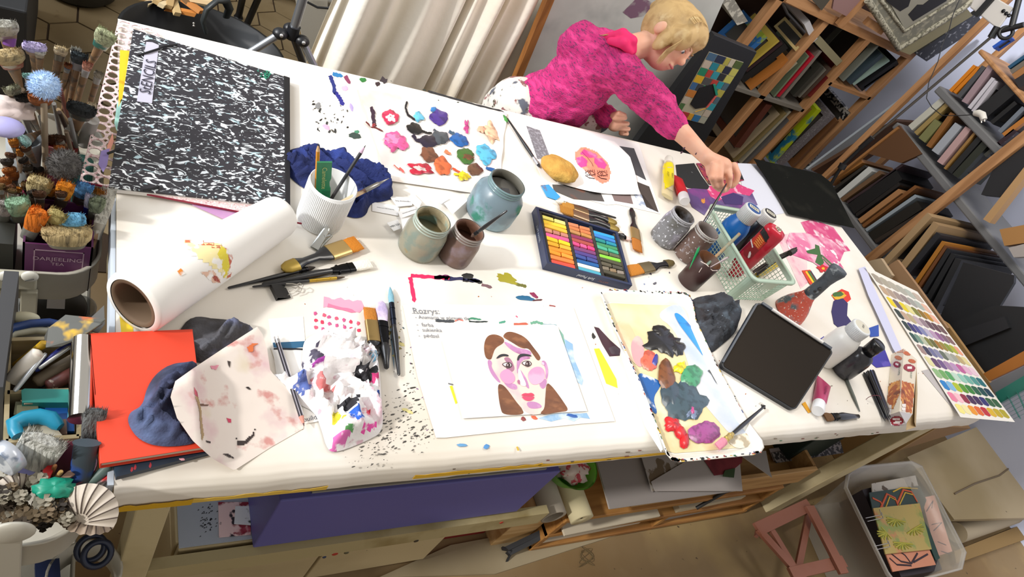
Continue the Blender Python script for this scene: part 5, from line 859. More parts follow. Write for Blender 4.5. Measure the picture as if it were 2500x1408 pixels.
# ---- green basket
BK = thing('green_basket', 'pale green plastic lattice basket holding paint bottles', 'basket', H(1840, 640, 0)); BH = .105
rq = [H(1733, 500, BH), H(1834, 517, BH), H(1943, 690, BH), H(1842, 682, BH)]; bc_ = sum(rq, V((0, 0, 0))) / 4; bq = [V((bc_.x + (p_.x - bc_.x) * .86, bc_.y + (p_.y - bc_.y) * .9, T + .001)) for p_ in rq]
GM = M('bcd3bf', .35)
def rim_pts(qq, rad=.02):
    out = []
    for i in range(4):
        p_ = qq[i]; a = (qq[i - 1] - p_).normalized(); b = (qq[(i + 1) % 4] - p_).normalized()
        for k in range(6): tt = k / 5 * math.pi / 2; out.append(p_ + a * rad * (1 - math.sin(tt)) + b * rad * (1 - math.cos(tt)))
    return out
ro, bo_ = rim_pts(rq, .022), rim_pts(bq, .02); sc_ = lambda P_, s_: [V((bc_.x + (p_.x - bc_.x) * s_, bc_.y + (p_.y - bc_.y) * s_, p_.z)) for p_ in P_]; dz = lambda P_, z_: [p_ + V((0, 0, z_)) for p_ in P_]
mb = MB().use(GM); mb.loft([dz(sc_(ro, 1.0), -.004), dz(sc_(ro, 1.04), -.008), dz(sc_(ro, 1.05), 0), dz(sc_(ro, .965), .001), dz(sc_(ro, .965), -.004)], cap=False); mb.loft([dz(sc_(ro, .995), -.004), dz(sc_([a.lerp(b, .17) for a, b in zip(ro, bo_)], .995), 0)], cap=False); mb.build('rim', BK)
mb = MB().use(GM); N_ = len(ro)
for i in range(4):
    for e in range(2 if False else 1):
        A_, B_ = ro[i * 6 + 5], ro[((i + 1) * 6) % N_]; a_, b_ = bo_[i * 6 + 5], bo_[((i + 1) * 6) % N_]; L_ = (B_ - A_).length; ns = max(4, int(L_ / .0125))
        for k in range(ns + 1): t0 = k / ns; mb.tube([A_.lerp(B_, t0).lerp(a_.lerp(b_, t0), .16), a_.lerp(b_, t0)], .0011, 5)
        for k in range(1, 8): v0 = .16 + k * .105; mb.tube([A_.lerp(a_, v0), B_.lerp(b_, v0)], .0010, 5)
        if i in (1, 3) or i == 2: mb.slab([A_.lerp(B_, .30).lerp(a_.lerp(b_, .3), .14), A_.lerp(B_, .70).lerp(a_.lerp(b_, .7), .14), A_.lerp(B_, .70).lerp(a_.lerp(b_, .7), .42), A_.lerp(B_, .30).lerp(a_.lerp(b_, .3), .42)], V(((A_ - bc_).x * .01, (A_ - bc_).y * .01, 0)))
for i in range(4):
    for k in range(5): j = i * 6 + k; mb.add([ro[j].lerp(bo_[j], .16), ro[(j + 1) % N_].lerp(bo_[(j + 1) % N_], .16), bo_[(j + 1) % N_], bo_[j]], [[0, 1, 2, 3]])
mb.loft([bo_, dz(sc_(bo_, .95), .0)], cap=False)
for k in range(1, 15): mb.tube([bq[0].lerp(bq[3], k / 15), bq[1].lerp(bq[2], k / 15)], .0011, 5)
for k in range(1, 9): mb.tube([bq[0].lerp(bq[1], k / 9), bq[3].lerp(bq[2], k / 9)], .0011, 5)
mb.build('lattice', BK)
def inb(top, zt_): p_ = H(*top, zt_); return V((p_.x, p_.y, T + .004))
pbl = inb((1842, 508), .195); t, p, hh = bottle('blue_paint_bottle', 'bright blue paint bottle with a white cap in the green basket', None, pbl, [(.034, 0), (.038, .03), (.039, .58), (.036, .66), (.027, .76), (.0255, .78)], M('1468b8', .28), (.77, 1, .028, .0275, M('d9dcdc', .4), 36), h=.19)
def caplab(t, p, h_, r, c1, c2, txt):
    mb = MB().use(M(c1, .4)); mb.lathe([(r, .0003), (.001, .001)], p + V((0, 0, h_)), (0, 0, 1), 30, cap=False); o = p + V((0, 0, h_ + .0014)); mb.use(M('e8e4d0')); u, v_ = V((.75, -.66, 0)), V((.66, .75, 0)); mb.poly([o - u * r * .7 - v_ * r * .36, o + u * r * .7 - v_ * r * .36, o + u * r * .7 + v_ * r * .36, o - u * r * .7 + v_ * r * .36])
    mb.use(M('1a1a1a'))
    for k in range(13): x = -.55 + k * .09; mb.poly([o + V((0, 0, .0003)) + u * r * x - v_ * r * .26, o + V((0, 0, .0003)) + u * r * (x + (.03 if k % 3 else .055)) - v_ * r * .26, o + V((0, 0, .0003)) + u * r * (x + (.03 if k % 3 else .055)) + v_ * r * .26, o + V((0, 0, .0003)) + u * r * x + v_ * r * .26])
    mb.build('cap_label', t)
caplab(t, p, hh, .023, '1f4a8a', 0, 0)
pw2 = inb((1882, 520), .165); t, p, hh = bottle('black_ink_bottle', 'dark bottle with a white cap and a black barcode label in basket', None, pw2, [(.028, 0), (.031, .03), (.031, .6), (.026, .74), (.022, .78)], M('14161c', .3), (.77, 1, .0255, .025, M('e0dfda', .4), 36), h=.16); caplab(t, p, hh, .021, '26211e', 0, 0)
pr_ = inb((1897, 560), .20); t = thing('red_paint_bottle', 'upside-down red paint bottle with label standing in the green basket', 'bottle', pr_); u2, v2 = V((.62, -.78, 0)), V((.78, .62, 0))
mb = MB().use(M('c00f2e', .25, coat=.3)); mb.sect(pr_, pr_ + V((0, 0, .198)), u2, [(0, .012, .012), (.12, .014, .014), (.16, .024, .020), (.26, .030, .024), (.93, .031, .025), (.98, .028, .022), (1, .020, .015)], 32, 2.6); bv = mb.bvh(); q5 = cm(1560, 360, 3.705)
mb.decal(bv, q5((935, 915), (1095, 745), (1160, 850), (1005, 1010), (955, 985)), M('8a1420', .4), .0006, 20); mb.decal(bv, q5((1010, 850), (1080, 755), (1150, 860), (1080, 925)), M('c8381c', .4), .0010, 18); mb.decal(bv, q5((1100, 765), (1130, 720), (1180, 810), (1145, 860)), M('1c1a1c', .4), .0012, 14); mb.decal(bv, q5((1232, 715), (1280, 700), (1320, 755), (1260, 765)), M('ded2b8', .5), .0008, 12)
for k in range(5): mb.decal(bv, q5((1245 + k * 14, 722), (1250 + k * 14, 721), (1262 + k * 12, 755), (1257 + k * 12, 756)), M('2a2a2a'), .0016, 4)
mb.decal(bv, q5((985, 985), (1000, 940), (1012, 938), (1015, 960), (1005, 990), (990, 1000)), M('e8dcdc'), .0015, 12); mb.decal(bv, q5((1010, 830), (1020, 825), (1035, 900), (1025, 905)), M('e8dcdc'), .0015, 8)
for k in range(5): mb.decal(bv, q5((1040 + k * 12, 860 - k * 16), (1046 + k * 12, 852 - k * 16), (1085 + k * 12, 905 - k * 14), (1080 + k * 12, 912 - k * 14)), M('e8a04a'), .0016, 8)
mb.build('body', t)
pt_ = H(1812, 640, .03); mb = MB().use(M('a8243c', .4)); mb.sect(H(1795, 668, .008), H(1840, 610, .03), (1, 0, 0), [(0, .012, .010), (.1, .02, .018), (.9, .022, .016), (1, .02, .002)], 18); mb.thing('crimson_tube', 'crimson paint tube lying at the bottom of the green basket', 'paint tube')
mb = MB().use(M('b8a01c', .4)); mb.sect(H(1848, 672, .012), H(1900, 640, .02), (0, 1, 0), [(0, .008, .006), (.2, .012, .008), (1, .012, .002)], 14); mb.thing('yellow_tube', 'mustard yellow paint tube below the bundle in the basket', 'paint tube')
mb = MB().use(M('2f2824', .5, spots=(('8a8278', 40, .58, .66),)))
for k in range(6): o = V((math.cos(k) * .005, math.sin(k) * .005, .003 * math.sin(k * 2))); mb.tube([H(1845, 665, .03) + o * 1.6, H(1890, 634, .075) + o * 1.2, H(1944, 608, .125) + o], [.003, .0035, .0025], 6)
mb.tube([H(1928, 618, .116), H(1938, 612, .122)], .009, 10); mb.thing('brush_bundle', 'bundle of dark thin brushes sticking out of the green basket', 'brush bundle')
# ---- lying bottle and tube
t = thing('yellow_paint_bottle', 'clear and yellow HEAVY BODY paint bottle lying beside the red tube', 'paint tube', H(1640, 430, 0)); a, b = H(1629, 480, .017), H(1633, 386, .017); mb = MB().use(M('d8c89a', .3)); sdv = (b - a).cross(V((0, 0, 1))).normalized(); mb.sect(a, b, sdv, [(0, .0205, .006), (.04, .0215, .008), (.45, .0205, .016), (.78, .019, .0165), (.82, .0155, .0155)], 26, 2.2); bv = mb.bvh(); mb.decal(bv, [(1618, 412), (1648, 408), (1649, 448), (1623, 462)], M('f0dc14', .4), .0006, 14); mb.decal(bv, [(1616, 398), (1648, 396), (1648, 406), (1618, 410)], M('f0dc14', .4), .0006, 12)
rd = (a - b).normalized()
for tx, x, y, s_ in (('HEAVY', 1642, 428, .0105), ('BODY', 1631, 424, .0105)): o = H(x, y, .0345); mb.text(tx, o, rd, V((0, 0, 1)).cross(rd), s_, M('4a3a14'), lift=.0)
o = H(1634, 462, .0295); mb.text('MEEDEN', o, -sdv if sdv.x > 0 else sdv, V((0, 0, 1)).cross(-sdv if sdv.x > 0 else sdv), .0085, M('1a1a1a'), lift=.0); mb.build('body', t); mb = MB().use(M('eeece2', .4)); mb.sect(a, b, sdv, [(.81, .0150, .0150), (.97, .0145, .0145), (1, .012, .012)], 24); mb.build('cap', t)
def ptube(name, label, crimp, cap, r, c, capc, txt=None, spots=()):
    t = thing(name, label, 'paint tube', H(*crimp, 0)); a, b = H(*crimp, .006), H(*cap, r); sd = (b - a).cross(V((0, 0, 1))).normalized(); mb = MB().use(M(c, .3, spots=spots)); mb.sect(a, b, sd, [(0, r * 1.45, .0015), (.3, r * 1.3, r * .7), (.68, r * 1.1, r * 1.02), (.76, r * .95, r * .95)], 24)
    if txt: o = a.lerp(b, .42) + V((0, 0, r * .9)); xd = sd if sd.x < 0 else -sd; mb.text(txt, o, (b - a) * -1, V((0, 0, 1)).cross((b - a) * -1), r * .6, M('5a1030'), lift=.001)
    mb.build('body', t); mb = MB().use(capc); mb.sect(a, b, sd, [(.74, r * .9, r * .9), (.78, r * 1.0, r * 1.0), (.98, r * 1.02, r * 1.02), (1, r * .9, r * .9)], 28); mb.build('cap', t); return t
ptube('red_paint_tube', 'red paint tube with white round cap beside the yellow bottle', (1652, 430), (1672, 492), .017, 'c8202c', M('f0eef0', .35))
ptube('pink_paint_tube', 'magenta paint tube with white cap standing near the tablet corner', (2012, 930), (1996, 1003), .0165, 'b83f6c', M('eef0f4', .35), 'MAGENTA')
mb = sheet('yellow_strip', 'yellow-orange paper strip between tablet corner and magenta tube', [(1958, 985), (1966, 980), (1980, 1005), (1974, 1008)], .002, 'e0a01c'); done(mb)
# ---- stick, pens, baking paper
mb = MB().use(M('5a5f58', .4)); mb.tube([H(2066, 925, .005), H(2085, 970, .005), H(2099, 1004, .003)], [.005, .0045, .0015], 8); mb.thing('metal_stylus', 'thin grey-green pointed stick beside the pen bundle', 'stylus')
PB = thing('pen_bundle', 'bundle of dark pens held together by a rubber band', 'pen bundle', H(2130, 975, 0)); rr = random.Random(4)
for k in range(8):
    o = V(((k % 4 - 1.5) * .0078, (k % 2) * .002, .005 + (k // 4) * .008)); a, b = H(2112 + (k % 3) * 3, 912, 0) + o * 1.25, H(2162, 1030 - (k % 3) * 4, 0) + V((o.x * .7, o.y, o.z)); mb = MB().use(M(['16161c', '1c2238', '18181c', '24203a', '141418', '1f2f6a', '1c1c22', '2a2a30'][k], .3)); mb.sect(a, b, (1, 0, 0), [(0, .0025, .0025), (.03, .0042, .0042), (.85, .0045, .0045), (.92, .003, .003), (1, .0008, .0008)], 12); mb.build('pen', PB)
mb = MB().use(M('6a2434', .5)); c_ = H(2132, 975, .009); mb.lathe([(.020, -.001), (.0212, 0), (.020, .001)], c_, (H(2162, 1030, 0) - H(2112, 912, 0)), 20, cap=False); mb.build('rubber_band', PB)
q6 = cm(2100, 780, 5.03); BX = thing('baking_paper_box', 'long baking paper carton with almonds and cake pictures', 'carton', H(2200, 950, 0))
L0, L1, R0, R1, r0, r1b = H(2181, 862, .008), H(2166, 1014, .008), H(2239, 878, .03), H(2228, 1010, .03), H(2207, 850, .05), H(2196, 1004, .05)
LN, RN = H(2176, 1038, .004), H(2212, 1034, .012)
bot = [V((p_.x, p_.y, T + .0008)) for p_ in (L0, L1, R1, R0)]; mb = MB().use(M('e6dcc8', .4)); mb.add([L0, L1, r1b, r0, R0, R1] + bot, [[0, 1, 2, 3], [3, 2, 5, 4], [0, 3, 4, 9, 6], [1, 7, 8, 5, 2], [0, 6, 7, 1], [4, 5, 8, 9], [6, 9, 8, 7]]); bv = mb.bvh()
rust = M('b0561f', .5, spots=(('e0a050', 60, .5, .6), ('7a3414', 40, .56, .64)))
for pts in ([(350, 790), (490, 740), (490, 900), (400, 1110), (335, 1010)], [(505, 750), (660, 790), (660, 950), (630, 1150), (560, 1130), (490, 960)]): mb.decal(bv, q6(*pts), rust, .0006, 14)
alm = M('c4622c', .4)
for cx, cy in ((470, 470), (575, 415), (635, 510)): mb.decal(bv, q6(*[(cx + 48 * math.cos(a), cy + 24 * math.sin(a) + 10 * math.cos(a)) for a in [k * math.pi / 6 for k in range(12)]]), alm, .0008, 16)
mb.decal(bv, q6((400, 380), (530, 350), (530, 400), (400, 420)), M('d8a08a'), .0006, 10); mb.decal(bv, q6((535, 340), (640, 390), (680, 450), (640, 430), (540, 390)), M('b87858'), .0007, 10)
redl = M('9a1a2c', .4); wl = M('f0e8e4', .5)
for cx, cy, rx, ry in ((455, 552, 46, 38), (602, 592, 72, 46)): mb.decal(bv, q6(*[(cx + rx * math.cos(a), cy + ry * math.sin(a) + rx * .12 * math.cos(a)) for a in [k * math.pi / 8 for k in range(16)]]), redl, .001, 16); mb.decal(bv, q6((cx - rx * .4, cy - 16), (cx + rx * .4, cy - 10), (cx + rx * .4, cy + 14), (cx - rx * .4, cy + 8)), wl, .0014, 5)
for x, y in ((345, 1050), (340, 1095), (335, 1135), (512, 1035), (508, 1080), (504, 1125)): mb.decal(bv, q6((x, y), (x + 45, y + 5), (x + 42, y + 40), (x - 3, y + 34)), wl, .0012, 5)
dl = (L1 - L0).normalized(); nl = (r0 - L0).cross(L1 - L0).normalized(); nl = nl if nl.dot(CAM - L0) > 0 else -nl; nr_ = (R0 - r0).cross(r1b - r0).normalized(); nr_ = nr_ if nr_.dot(CAM - r0) > 0 else -nr_
a = L0.lerp(L1, .34).lerp(r0.lerp(r1b, .34), .72); mb.text('BAKING PAPER', a, dl, nl.cross(dl), .0105, M('2f5f5a'), nz=nl, lift=.0016); a = r0.lerp(r1b, .36).lerp(R0.lerp(R1, .36), .62); mb.text('PAPIER', a, dl, nr_.cross(dl), .012, M('4a6a60'), nz=nr_, lift=.0016); mb.build('carton', BX)
mb = MB().use(M('d8d4d6', .5)); mb.add([L1, r1b, R1, RN, LN, V((LN.x, LN.y, T + .001)), V((RN.x, RN.y, T + .001))], [[0, 4, 3, 2, 1], [4, 5, 6, 3]]); bv = mb.bvh(); mb.decal(bv, [(2189 + 16 * math.cos(k * math.pi / 9), 1027 + 12 * math.sin(k * math.pi / 9)) for k in range(18)], redl, .001, 14); mb.decal(bv, [(2178, 1020), (2196, 1020), (2196, 1024), (2178, 1024)], wl, .0016, 5); mb.decal(bv, [(2180, 1028), (2200, 1026), (2200, 1031), (2180, 1033)], wl, .0016, 5); mb.build('end_flap', BX)
mb = MB().use(M('b49a70', .6)); mb.slab([R0 + V((.002, 0, -.004)), R1 + V((.003, -.02, -.01)), H(2236, 1042, .004), H(2212, 1050, .003), H(2218, 1040, .003), H(2240, 960, .006)], .001); mb.build('open_flap', BX)
# ---- colour chart
CH = [(2112, 650), (2240, 712), (2478, 1030), (2345, 1018)]
def chp(u, v, z=0.): x = lerp(lerp(CH[0][0], CH[1][0], u), lerp(CH[3][0], CH[2][0], u), v); y = lerp(lerp(CH[0][1], CH[1][1], u), lerp(CH[3][1], CH[2][1], u), v); hh = .006 + .012 * max(0, .12 - v) / .12 + .01 * max(0, v - .85) / .15; return H(x, y, hh + z)
ch = MB().use(M('e4e0d8', .6)); ch.grid(lambda u, v: chp(u, v), 10, 24); ch.grid(lambda u, v: chp(u, v, -.0006), 10, 24)
rows = '9c9284 a39c8c a8a294 a5a398 a8aea4 b8a89a|b89c80 a89484 9a8a84 8f7f7e 9a9a94 a5ada5 d9b09a|e0c81a 6a5a62 d8c418 d8d08a 7a7a30 8a6a20 b5801f e0a890|2f3a36 b89c84 b0a07a b5a0a8 8f7a84 5f4650 5c4048 6a4f50|2a3a3a 33306a 4a4a8a 7a7ea8 b0a8c0 b090b0 8a5a8a 7a5a70 806060|2f4f48 6a8a7a b0b8a0 7a7a3a 5f5f2a 9a6a1f 8f7f2a 7f8f2a a8a82a e09a7a|9a7f7a 33304a 6a6a90 8080a0 60685a a5a8a0 9a9a90 b5a070 d8cc90|d5cf9a 5a3a62 6a4f80 9a7aa0 b08ab5 b55a92 d8a8c5 e0c0d0|8ab07a 6aa05a 4f9a5a b5d0c0 8ac0b0 6aa89a 4a8f8a 1f6a74|1f7ac0 7ab0d5 a8b81a 4f8f1f 2f7a2f 1f5a40 17484a 1a3a50|e07a9a f0b5c0 8a1f3a 3f1f4a 3a2050 2a2a6a 2f5a3a 2f5a3a|e8dc80 e8dca0 e0901a d5601f b51f2a d0a81a b8a010 a89a1a'.split('|')
for j, rw in enumerate(rows):
    cs = rw.split(); n = len(cs)
    for i, c in enumerate(cs):
        v0, v1 = .03 + j / 12 * .955, .03 + (j + .88) / 12 * .955; u0, u1 = .04 + i / n * .93, .04 + (i + .9) / n * .93; tl_ = .06; ch.use(M(c, .6)); um = (u0 + u1) / 2
        ch.poly([chp(u0, v0 + .01, .0006), chp(um - .01, v0, .0006), chp(u1, v0 + .006, .0006), chp(u1 + .012, v1 - .01, .0006), chp(um + .02, v1, .0006), chp(u0 + .012, v1 - .01, .0006)])
ch.thing('colour_chart', 'long paper chart of painted colour swatches at right table end', 'colour chart')
for k, (pts, z_, c, lb) in enumerate((([(2096, 655), (2112, 650), (2200, 850), (2215, 905), (2180, 850), (2120, 720)], .010, 'c9cbe6', 'pale bluish sheet curling along the left of colour chart'), ([(2248, 860), (2262, 870), (2345, 985), (2338, 992), (2300, 940)], .003, '3a3634', 'dark grey folder edge lying below the colour chart'), ([(2250, 905), (2270, 900), (2350, 1000), (2335, 1008)], .0015, 'b9b4b4', 'pale grey sheet under the colour chart near its bottom'))):
    mb = sheet('paper_sheet', lb, pts, z_, c); done(mb)
# ---- painted cut-outs at the right
PKM = M('e07aa4', .6, spots=(('f0c0d0', 12, .48, .6), ('d04a84', 8, .56, .66), ('f4eef0', 26, .6, .66)))
for nm, lb, pts, z_, m_ in (('pink_painting', 'bright pink and white painted sheet below the black paper', [(1955, 542), (1985, 535), (2035, 555), (2076, 612), (2050, 616), (2010, 600), (1975, 580)], .0012, M('d24a80', .6, spots=(('f2e4ea', 14, .50, .6), ('e890b0', 9, .5, .6)))),
    ('pink_wash_sheet', 'pale pink washed paper with a green plant beside the basket', [(1928, 568), (1965, 568), (2030, 585), (2062, 612), (2050, 640), (2060, 655), (2020, 665), (1985, 640), (1930, 620), (1920, 590)], .0022, PKM),
    ('pale_pink_sheet', 'very pale pink washed paper strip beside the basket corner', [(1895, 575), (1925, 570), (1970, 625), (1972, 690), (1955, 705), (1930, 650)], .0008, M('eec9cf', .6, spots=(('e2a0b4', 14, .5, .62), ('ece2dc', 8, .52, .64)))),
    ('rainbow_cutout', 'striped red yellow and green cut-out beside the vase neck', [(1958, 660), (1978, 658), (2005, 700), (1995, 712), (1975, 690)], .0030, M('d8401c', .5)),
    ('violet_cutout', 'dark violet painted cut-out behind the white bottle', [(2035, 735), (2052, 722), (2070, 740), (2068, 770), (2090, 800), (2060, 810), (2036, 790), (2030, 760)], .0016, M('2c1f5c', .5)),
    ('blue_cutout', 'bright blue cut-out between the bottle caps', [(2122, 800), (2145, 792), (2146, 820), (2125, 822)], .003, M('1f4aa8', .5)),
    ('indigo_cutout', 'indigo paper cut-out lying right of the black bottle', [(2120, 850), (2160, 852), (2176, 893), (2140, 897), (2120, 880)], .002, M('30279a', .5, spots=(('5a50b8', 20, .55, .65),))),
    ('blue_violet_cutout', 'small blue-violet scrap at the left of the white bottle', [(2000, 828), (2012, 820), (2012, 838)], .001, M('3a309a', .5))):
    mb = sheet(nm, lb, pts, z_, m_)
    if nm == 'pink_wash_sheet':
        flat(mb, [(1968, 612), (1990, 606), (1990, 596), (2000, 600), (2004, 620), (2012, 640), (2006, 650), (1990, 640), (1996, 622), (1972, 618)], '3f6a38', .0027); streak(mb, [(2005, 622), (2042, 655)], 4, '55704a', .0027, .1); streak(mb, [(2010, 632), (2040, 664)], 3, '55704a', .0027, .1); bl(mb, 2010, 655, 14, 9, 20, 'd02a2a', .0029, wob=.5); bl(mb, 2010, 655, 4, 3, 20, 'f0c020', .0036)
    if nm == 'rainbow_cutout': streak(mb, [(1968, 662), (1996, 705)], 4, 'f0d020', .0034, .1); streak(mb, [(1974, 661), (2000, 703)], 4, '2f7a3a', .0036, .1); streak(mb, [(1979, 661), (2004, 700)], 3, '3a3a4a', .0038, .1)
    done(mb)
mb = sheet('sunset_cutout', 'red yellow and green rounded cut-out under the vase neck', [(2030, 720), (2055, 705), (2072, 712), (2078, 730), (2068, 738), (2040, 735)], .0015, M('d8321c', .5)); bl(mb, 2050, 722, 16, 8, -10, 'e0b020', .002); bl(mb, 2046, 718, 12, 6, -10, '3f6a2a', .0024); done(mb)
# ---- black sheet and painted sheets behind the hand
mb = MB().use(dull(M('121310', .85, spots=(('22221d', 7, .56, .7), ('4a483c', 60, .72, .76))))); bq_ = [(1840, 387), (2002, 424), (2030, 446), (2086, 556), (1925, 522), (1900, 480), (1868, 430)]; mb.slab([H(x, y, .012 + (.012 if i in (0, 1, 2) else 0)) for i, (x, y) in enumerate(bq_)], .0015); mb.thing('black_sheet', 'large black painted sheet at the far right table corner', 'paper')
mb = sheet('white_backing_sheet', 'white sheet under the black sheet at far right corner', [(1800, 398), (1845, 400), (1875, 440), (1915, 520), (1860, 530), (1815, 470)], .0012, 'd9dcea'); done(mb)
mb = sheet('black_painted_card', 'black painted card lying behind the yellow bottle', [(1650, 402), (1695, 398), (1712, 428), (1732, 455), (1728, 462), (1680, 458), (1655, 440)], .0025, M('191a1a', .5, spots=(('7a7c7c', 40, .68, .72),))); done(mb)
mb = sheet('butterfly_painting', 'black-outlined orange and magenta wing painting under the hand', [(1700, 398), (1718, 398), (1800, 395), (1806, 420), (1817, 440), (1760, 452), (1732, 450), (1715, 425)], .0035, M('a0304a', .5, spots=(('e0a030', 16, .5, .58), ('7a2a5a', 11, .52, .6), ('2a1820', 24, .58, .62)))); flat(mb, [(1780, 400), (1800, 400), (1817, 440), (1790, 425)], '1a1818', .004); done(mb)
mb = sheet('purple_painting', 'purple and magenta painted sheet below the hand', [(1670, 462), (1730, 455), (1800, 445), (1835, 468), (1850, 500), (1800, 520), (1735, 500), (1720, 525), (1690, 505)], .0020, M('5a3f78', .5, spots=(('7a6a9a', 7, .48, .6), ('8a3a8a', 6, .56, .66)))); flat(mb, [(1722, 455), (1760, 450), (1800, 448), (1842, 465), (1830, 478), (1790, 470), (1755, 490), (1735, 480)], M('d83f7c', .5, spots=(('f0b0c8', 30, .55, .62),)), .0024); flat(mb, [(1760, 480), (1790, 470), (1815, 480), (1812, 500), (1770, 498)], M('3f2a68', .5), .0028); bl(mb, 1717, 490, 5, 7, 10, 'd8903a', .0026, wob=.5); done(mb)
# ---- photographs / sketch sheets with the drawn face, and the stone
GP = M('8f8f92', .6, spots=(('6a6a6c', 9, .5, .62), ('b5b5b8', 60, .55, .62)))
mb = sheet('photo_sheet', 'sheet of printed grey photographs under the face drawing', [(1283, 303), (1308, 300), (1400, 312), (1560, 350), (1608, 505), (1612, 522), (1505, 498), (1480, 500), (1335, 460), (1300, 380)], .0014, 'ecebea')
for pts, c in (([(1285, 307), (1318, 318), (1345, 388), (1312, 388)], M('77767c', .6, spots=(('9a9aa2', 110, .5, .6),))), ([(1505, 355), (1548, 362), (1578, 440), (1540, 420)], '4a4a4e'), ([(1552, 442), (1585, 455), (1608, 518), (1578, 505)], '453c38'), ([(1348, 450), (1400, 452), (1462, 460), (1476, 492), (1400, 485), (1352, 465)], M('55504e', .6, spots=(('7a5040', 12, .58, .65),))), ([(1490, 466), (1538, 470), (1546, 498), (1500, 490)], M('7a6866', .6)), ([(1546, 470), (1570, 476), (1600, 515), (1560, 500)], M('9aa8c0', .6, spots=(('e4e8f0', 30, .5, .6),)))): flat(mb, pts, c, .0018)
done(mb)
mb = sheet('blue_painted_scrap', 'blue and brown painted paper edge under the stone', [(1320, 452), (1340, 450), (1368, 480), (1358, 488), (1335, 480)], .0030, M('3a9ad8', .5, spots=(('7a4a40', 12, .56, .6),))); done(mb)
q7 = cm(1200, 0, 2.933); FD = MB(); FD.use(M('f6f4f2', .6))
def fdh(x, y): # curved sheet, lifted on its right side and along the centre fold
    u = (x - 1340) / 220; return .006 + .030 * max(0, u - .75) * (1 if y < 470 else .4) + .006 * math.exp(-((x - (1408 + (y - 330) * .33)) / 14) ** 2)
def FP(x, y, z=0.): return H(x, y, fdh(x, y) + z)
fo = [(1340, 322), (1412, 318), (1450, 322), (1500, 348), (1530, 372), (1548, 400), (1562, 470), (1552, 476), (1520, 466), (1470, 463), (1425, 440), (1345, 440), (1350, 400)]
cl, cr = [(1335, 318), (1343, 360), (1350, 400), (1360, 445)], [(1500, 345), (1538, 382), (1550, 420), (1562, 474)]
def ff(u, v):
    k = v * 3; i = min(int(k), 2); t_ = k - i; a = [lerp(cl[i][j], cl[i + 1][j], t_) for j in (0, 1)]; b = [lerp(cr[i][j], cr[i + 1][j], t_) for j in (0, 1)]; x, y = lerp(a[0], b[0], u), lerp(a[1], b[1], u) + (14 * math.sin(u * math.pi) * (v - .25)); return FP(x, y)
FD.grid(ff, 30, 20); bv = FD.bvh(); coral = M('eb8f76', .5, spots=(('f0a48c', 14, .5, .6),)); hotp = M('e84a92', .5, spots=(('ee7aa8', 20, .5, .6),))
FD.decal(bv, q7((600, 1090), (640, 1055), (690, 1060), (760, 1090), (830, 1160), (855, 1230), (840, 1300), (790, 1315), (740, 1280), (680, 1230), (620, 1180), (598, 1140)), coral, .0005, 34); FD.decal(bv, q7((605, 1130), (650, 1120), (685, 1150), (680, 1190), (640, 1200), (612, 1170)), hotp, .0009, 20); FD.decal(bv, q7((735, 1130), (790, 1135), (825, 1180), (810, 1210), (765, 1200), (735, 1165)), hotp, .0009, 20); FD.decal(bv, q7((630, 1100), (660, 1070), (750, 1105), (765, 1125), (700, 1130)), hotp, .0009, 20)
dk = M('33181a', .5); ln = lambda pts, w_=.0009: FD.use(dk).tube([FP(x, y, .0016) for x, y in q7(*pts)], w_, 5, flat=.5)
for cx, cy in ((708, 1238), (795, 1242)):
    ln([(cx - 38, cy), (cx - 18, cy - 14), (cx + 10, cy - 14), (cx + 36, cy + 6)]); ln([(cx - 38, cy), (cx - 14, cy + 14), (cx + 14, cy + 14), (cx + 36, cy + 6)]); ln([(cx - 6 + 8 * math.cos(a), cy + 8 * math.sin(a)) for a in [k * math.pi / 4 for k in range(9)]]); ln([(cx - 34, cy + 18), (cx - 10, cy + 34), (cx + 30, cy + 40)], .0016)
    for k in range(6): x = cx - 34 + k * 13; ln([(x, cy - 8 - 4 * math.sin(k)), (x - 3, cy - 24)], .0007); ln([(x + 2, cy + 10), (x, cy + 22)], .0007)
ln([(648, 1085), (690, 1130), (720, 1170), (728, 1190)], .0007); FD.thing('face_drawing', 'folded white sheet with a coral face and two lashed eyes', 'drawing')
mb = MB().use(M('c9a04e', .85, spots=(('b8863a', 12, .5, .65), ('d8a860', 7, .5, .62), ('5f5030', 34, .66, .72), ('6a6048', 11, .66, .74)), bump=.5, bscale=90)); c_ = H(1366, 412, .024); mb.ball(c_, (.057, .048, .024), 36, 24, lump=.12, ls=7, rot=Matrix.Rotation(R(-28), 3, 'Z')); mb.thing('round_sponge', 'round tan sponge with dark specks on the photo sheet', 'sponge')
brush('thin_striped_brush', 'long thin black and silver brush lying beside the palette paper', (1238, 288, .006), (1318, 408, .006), w=(.004, .005, .003), seg=(0, .82, .95, 1), fc='c0c0c8', bc='2a2a30')
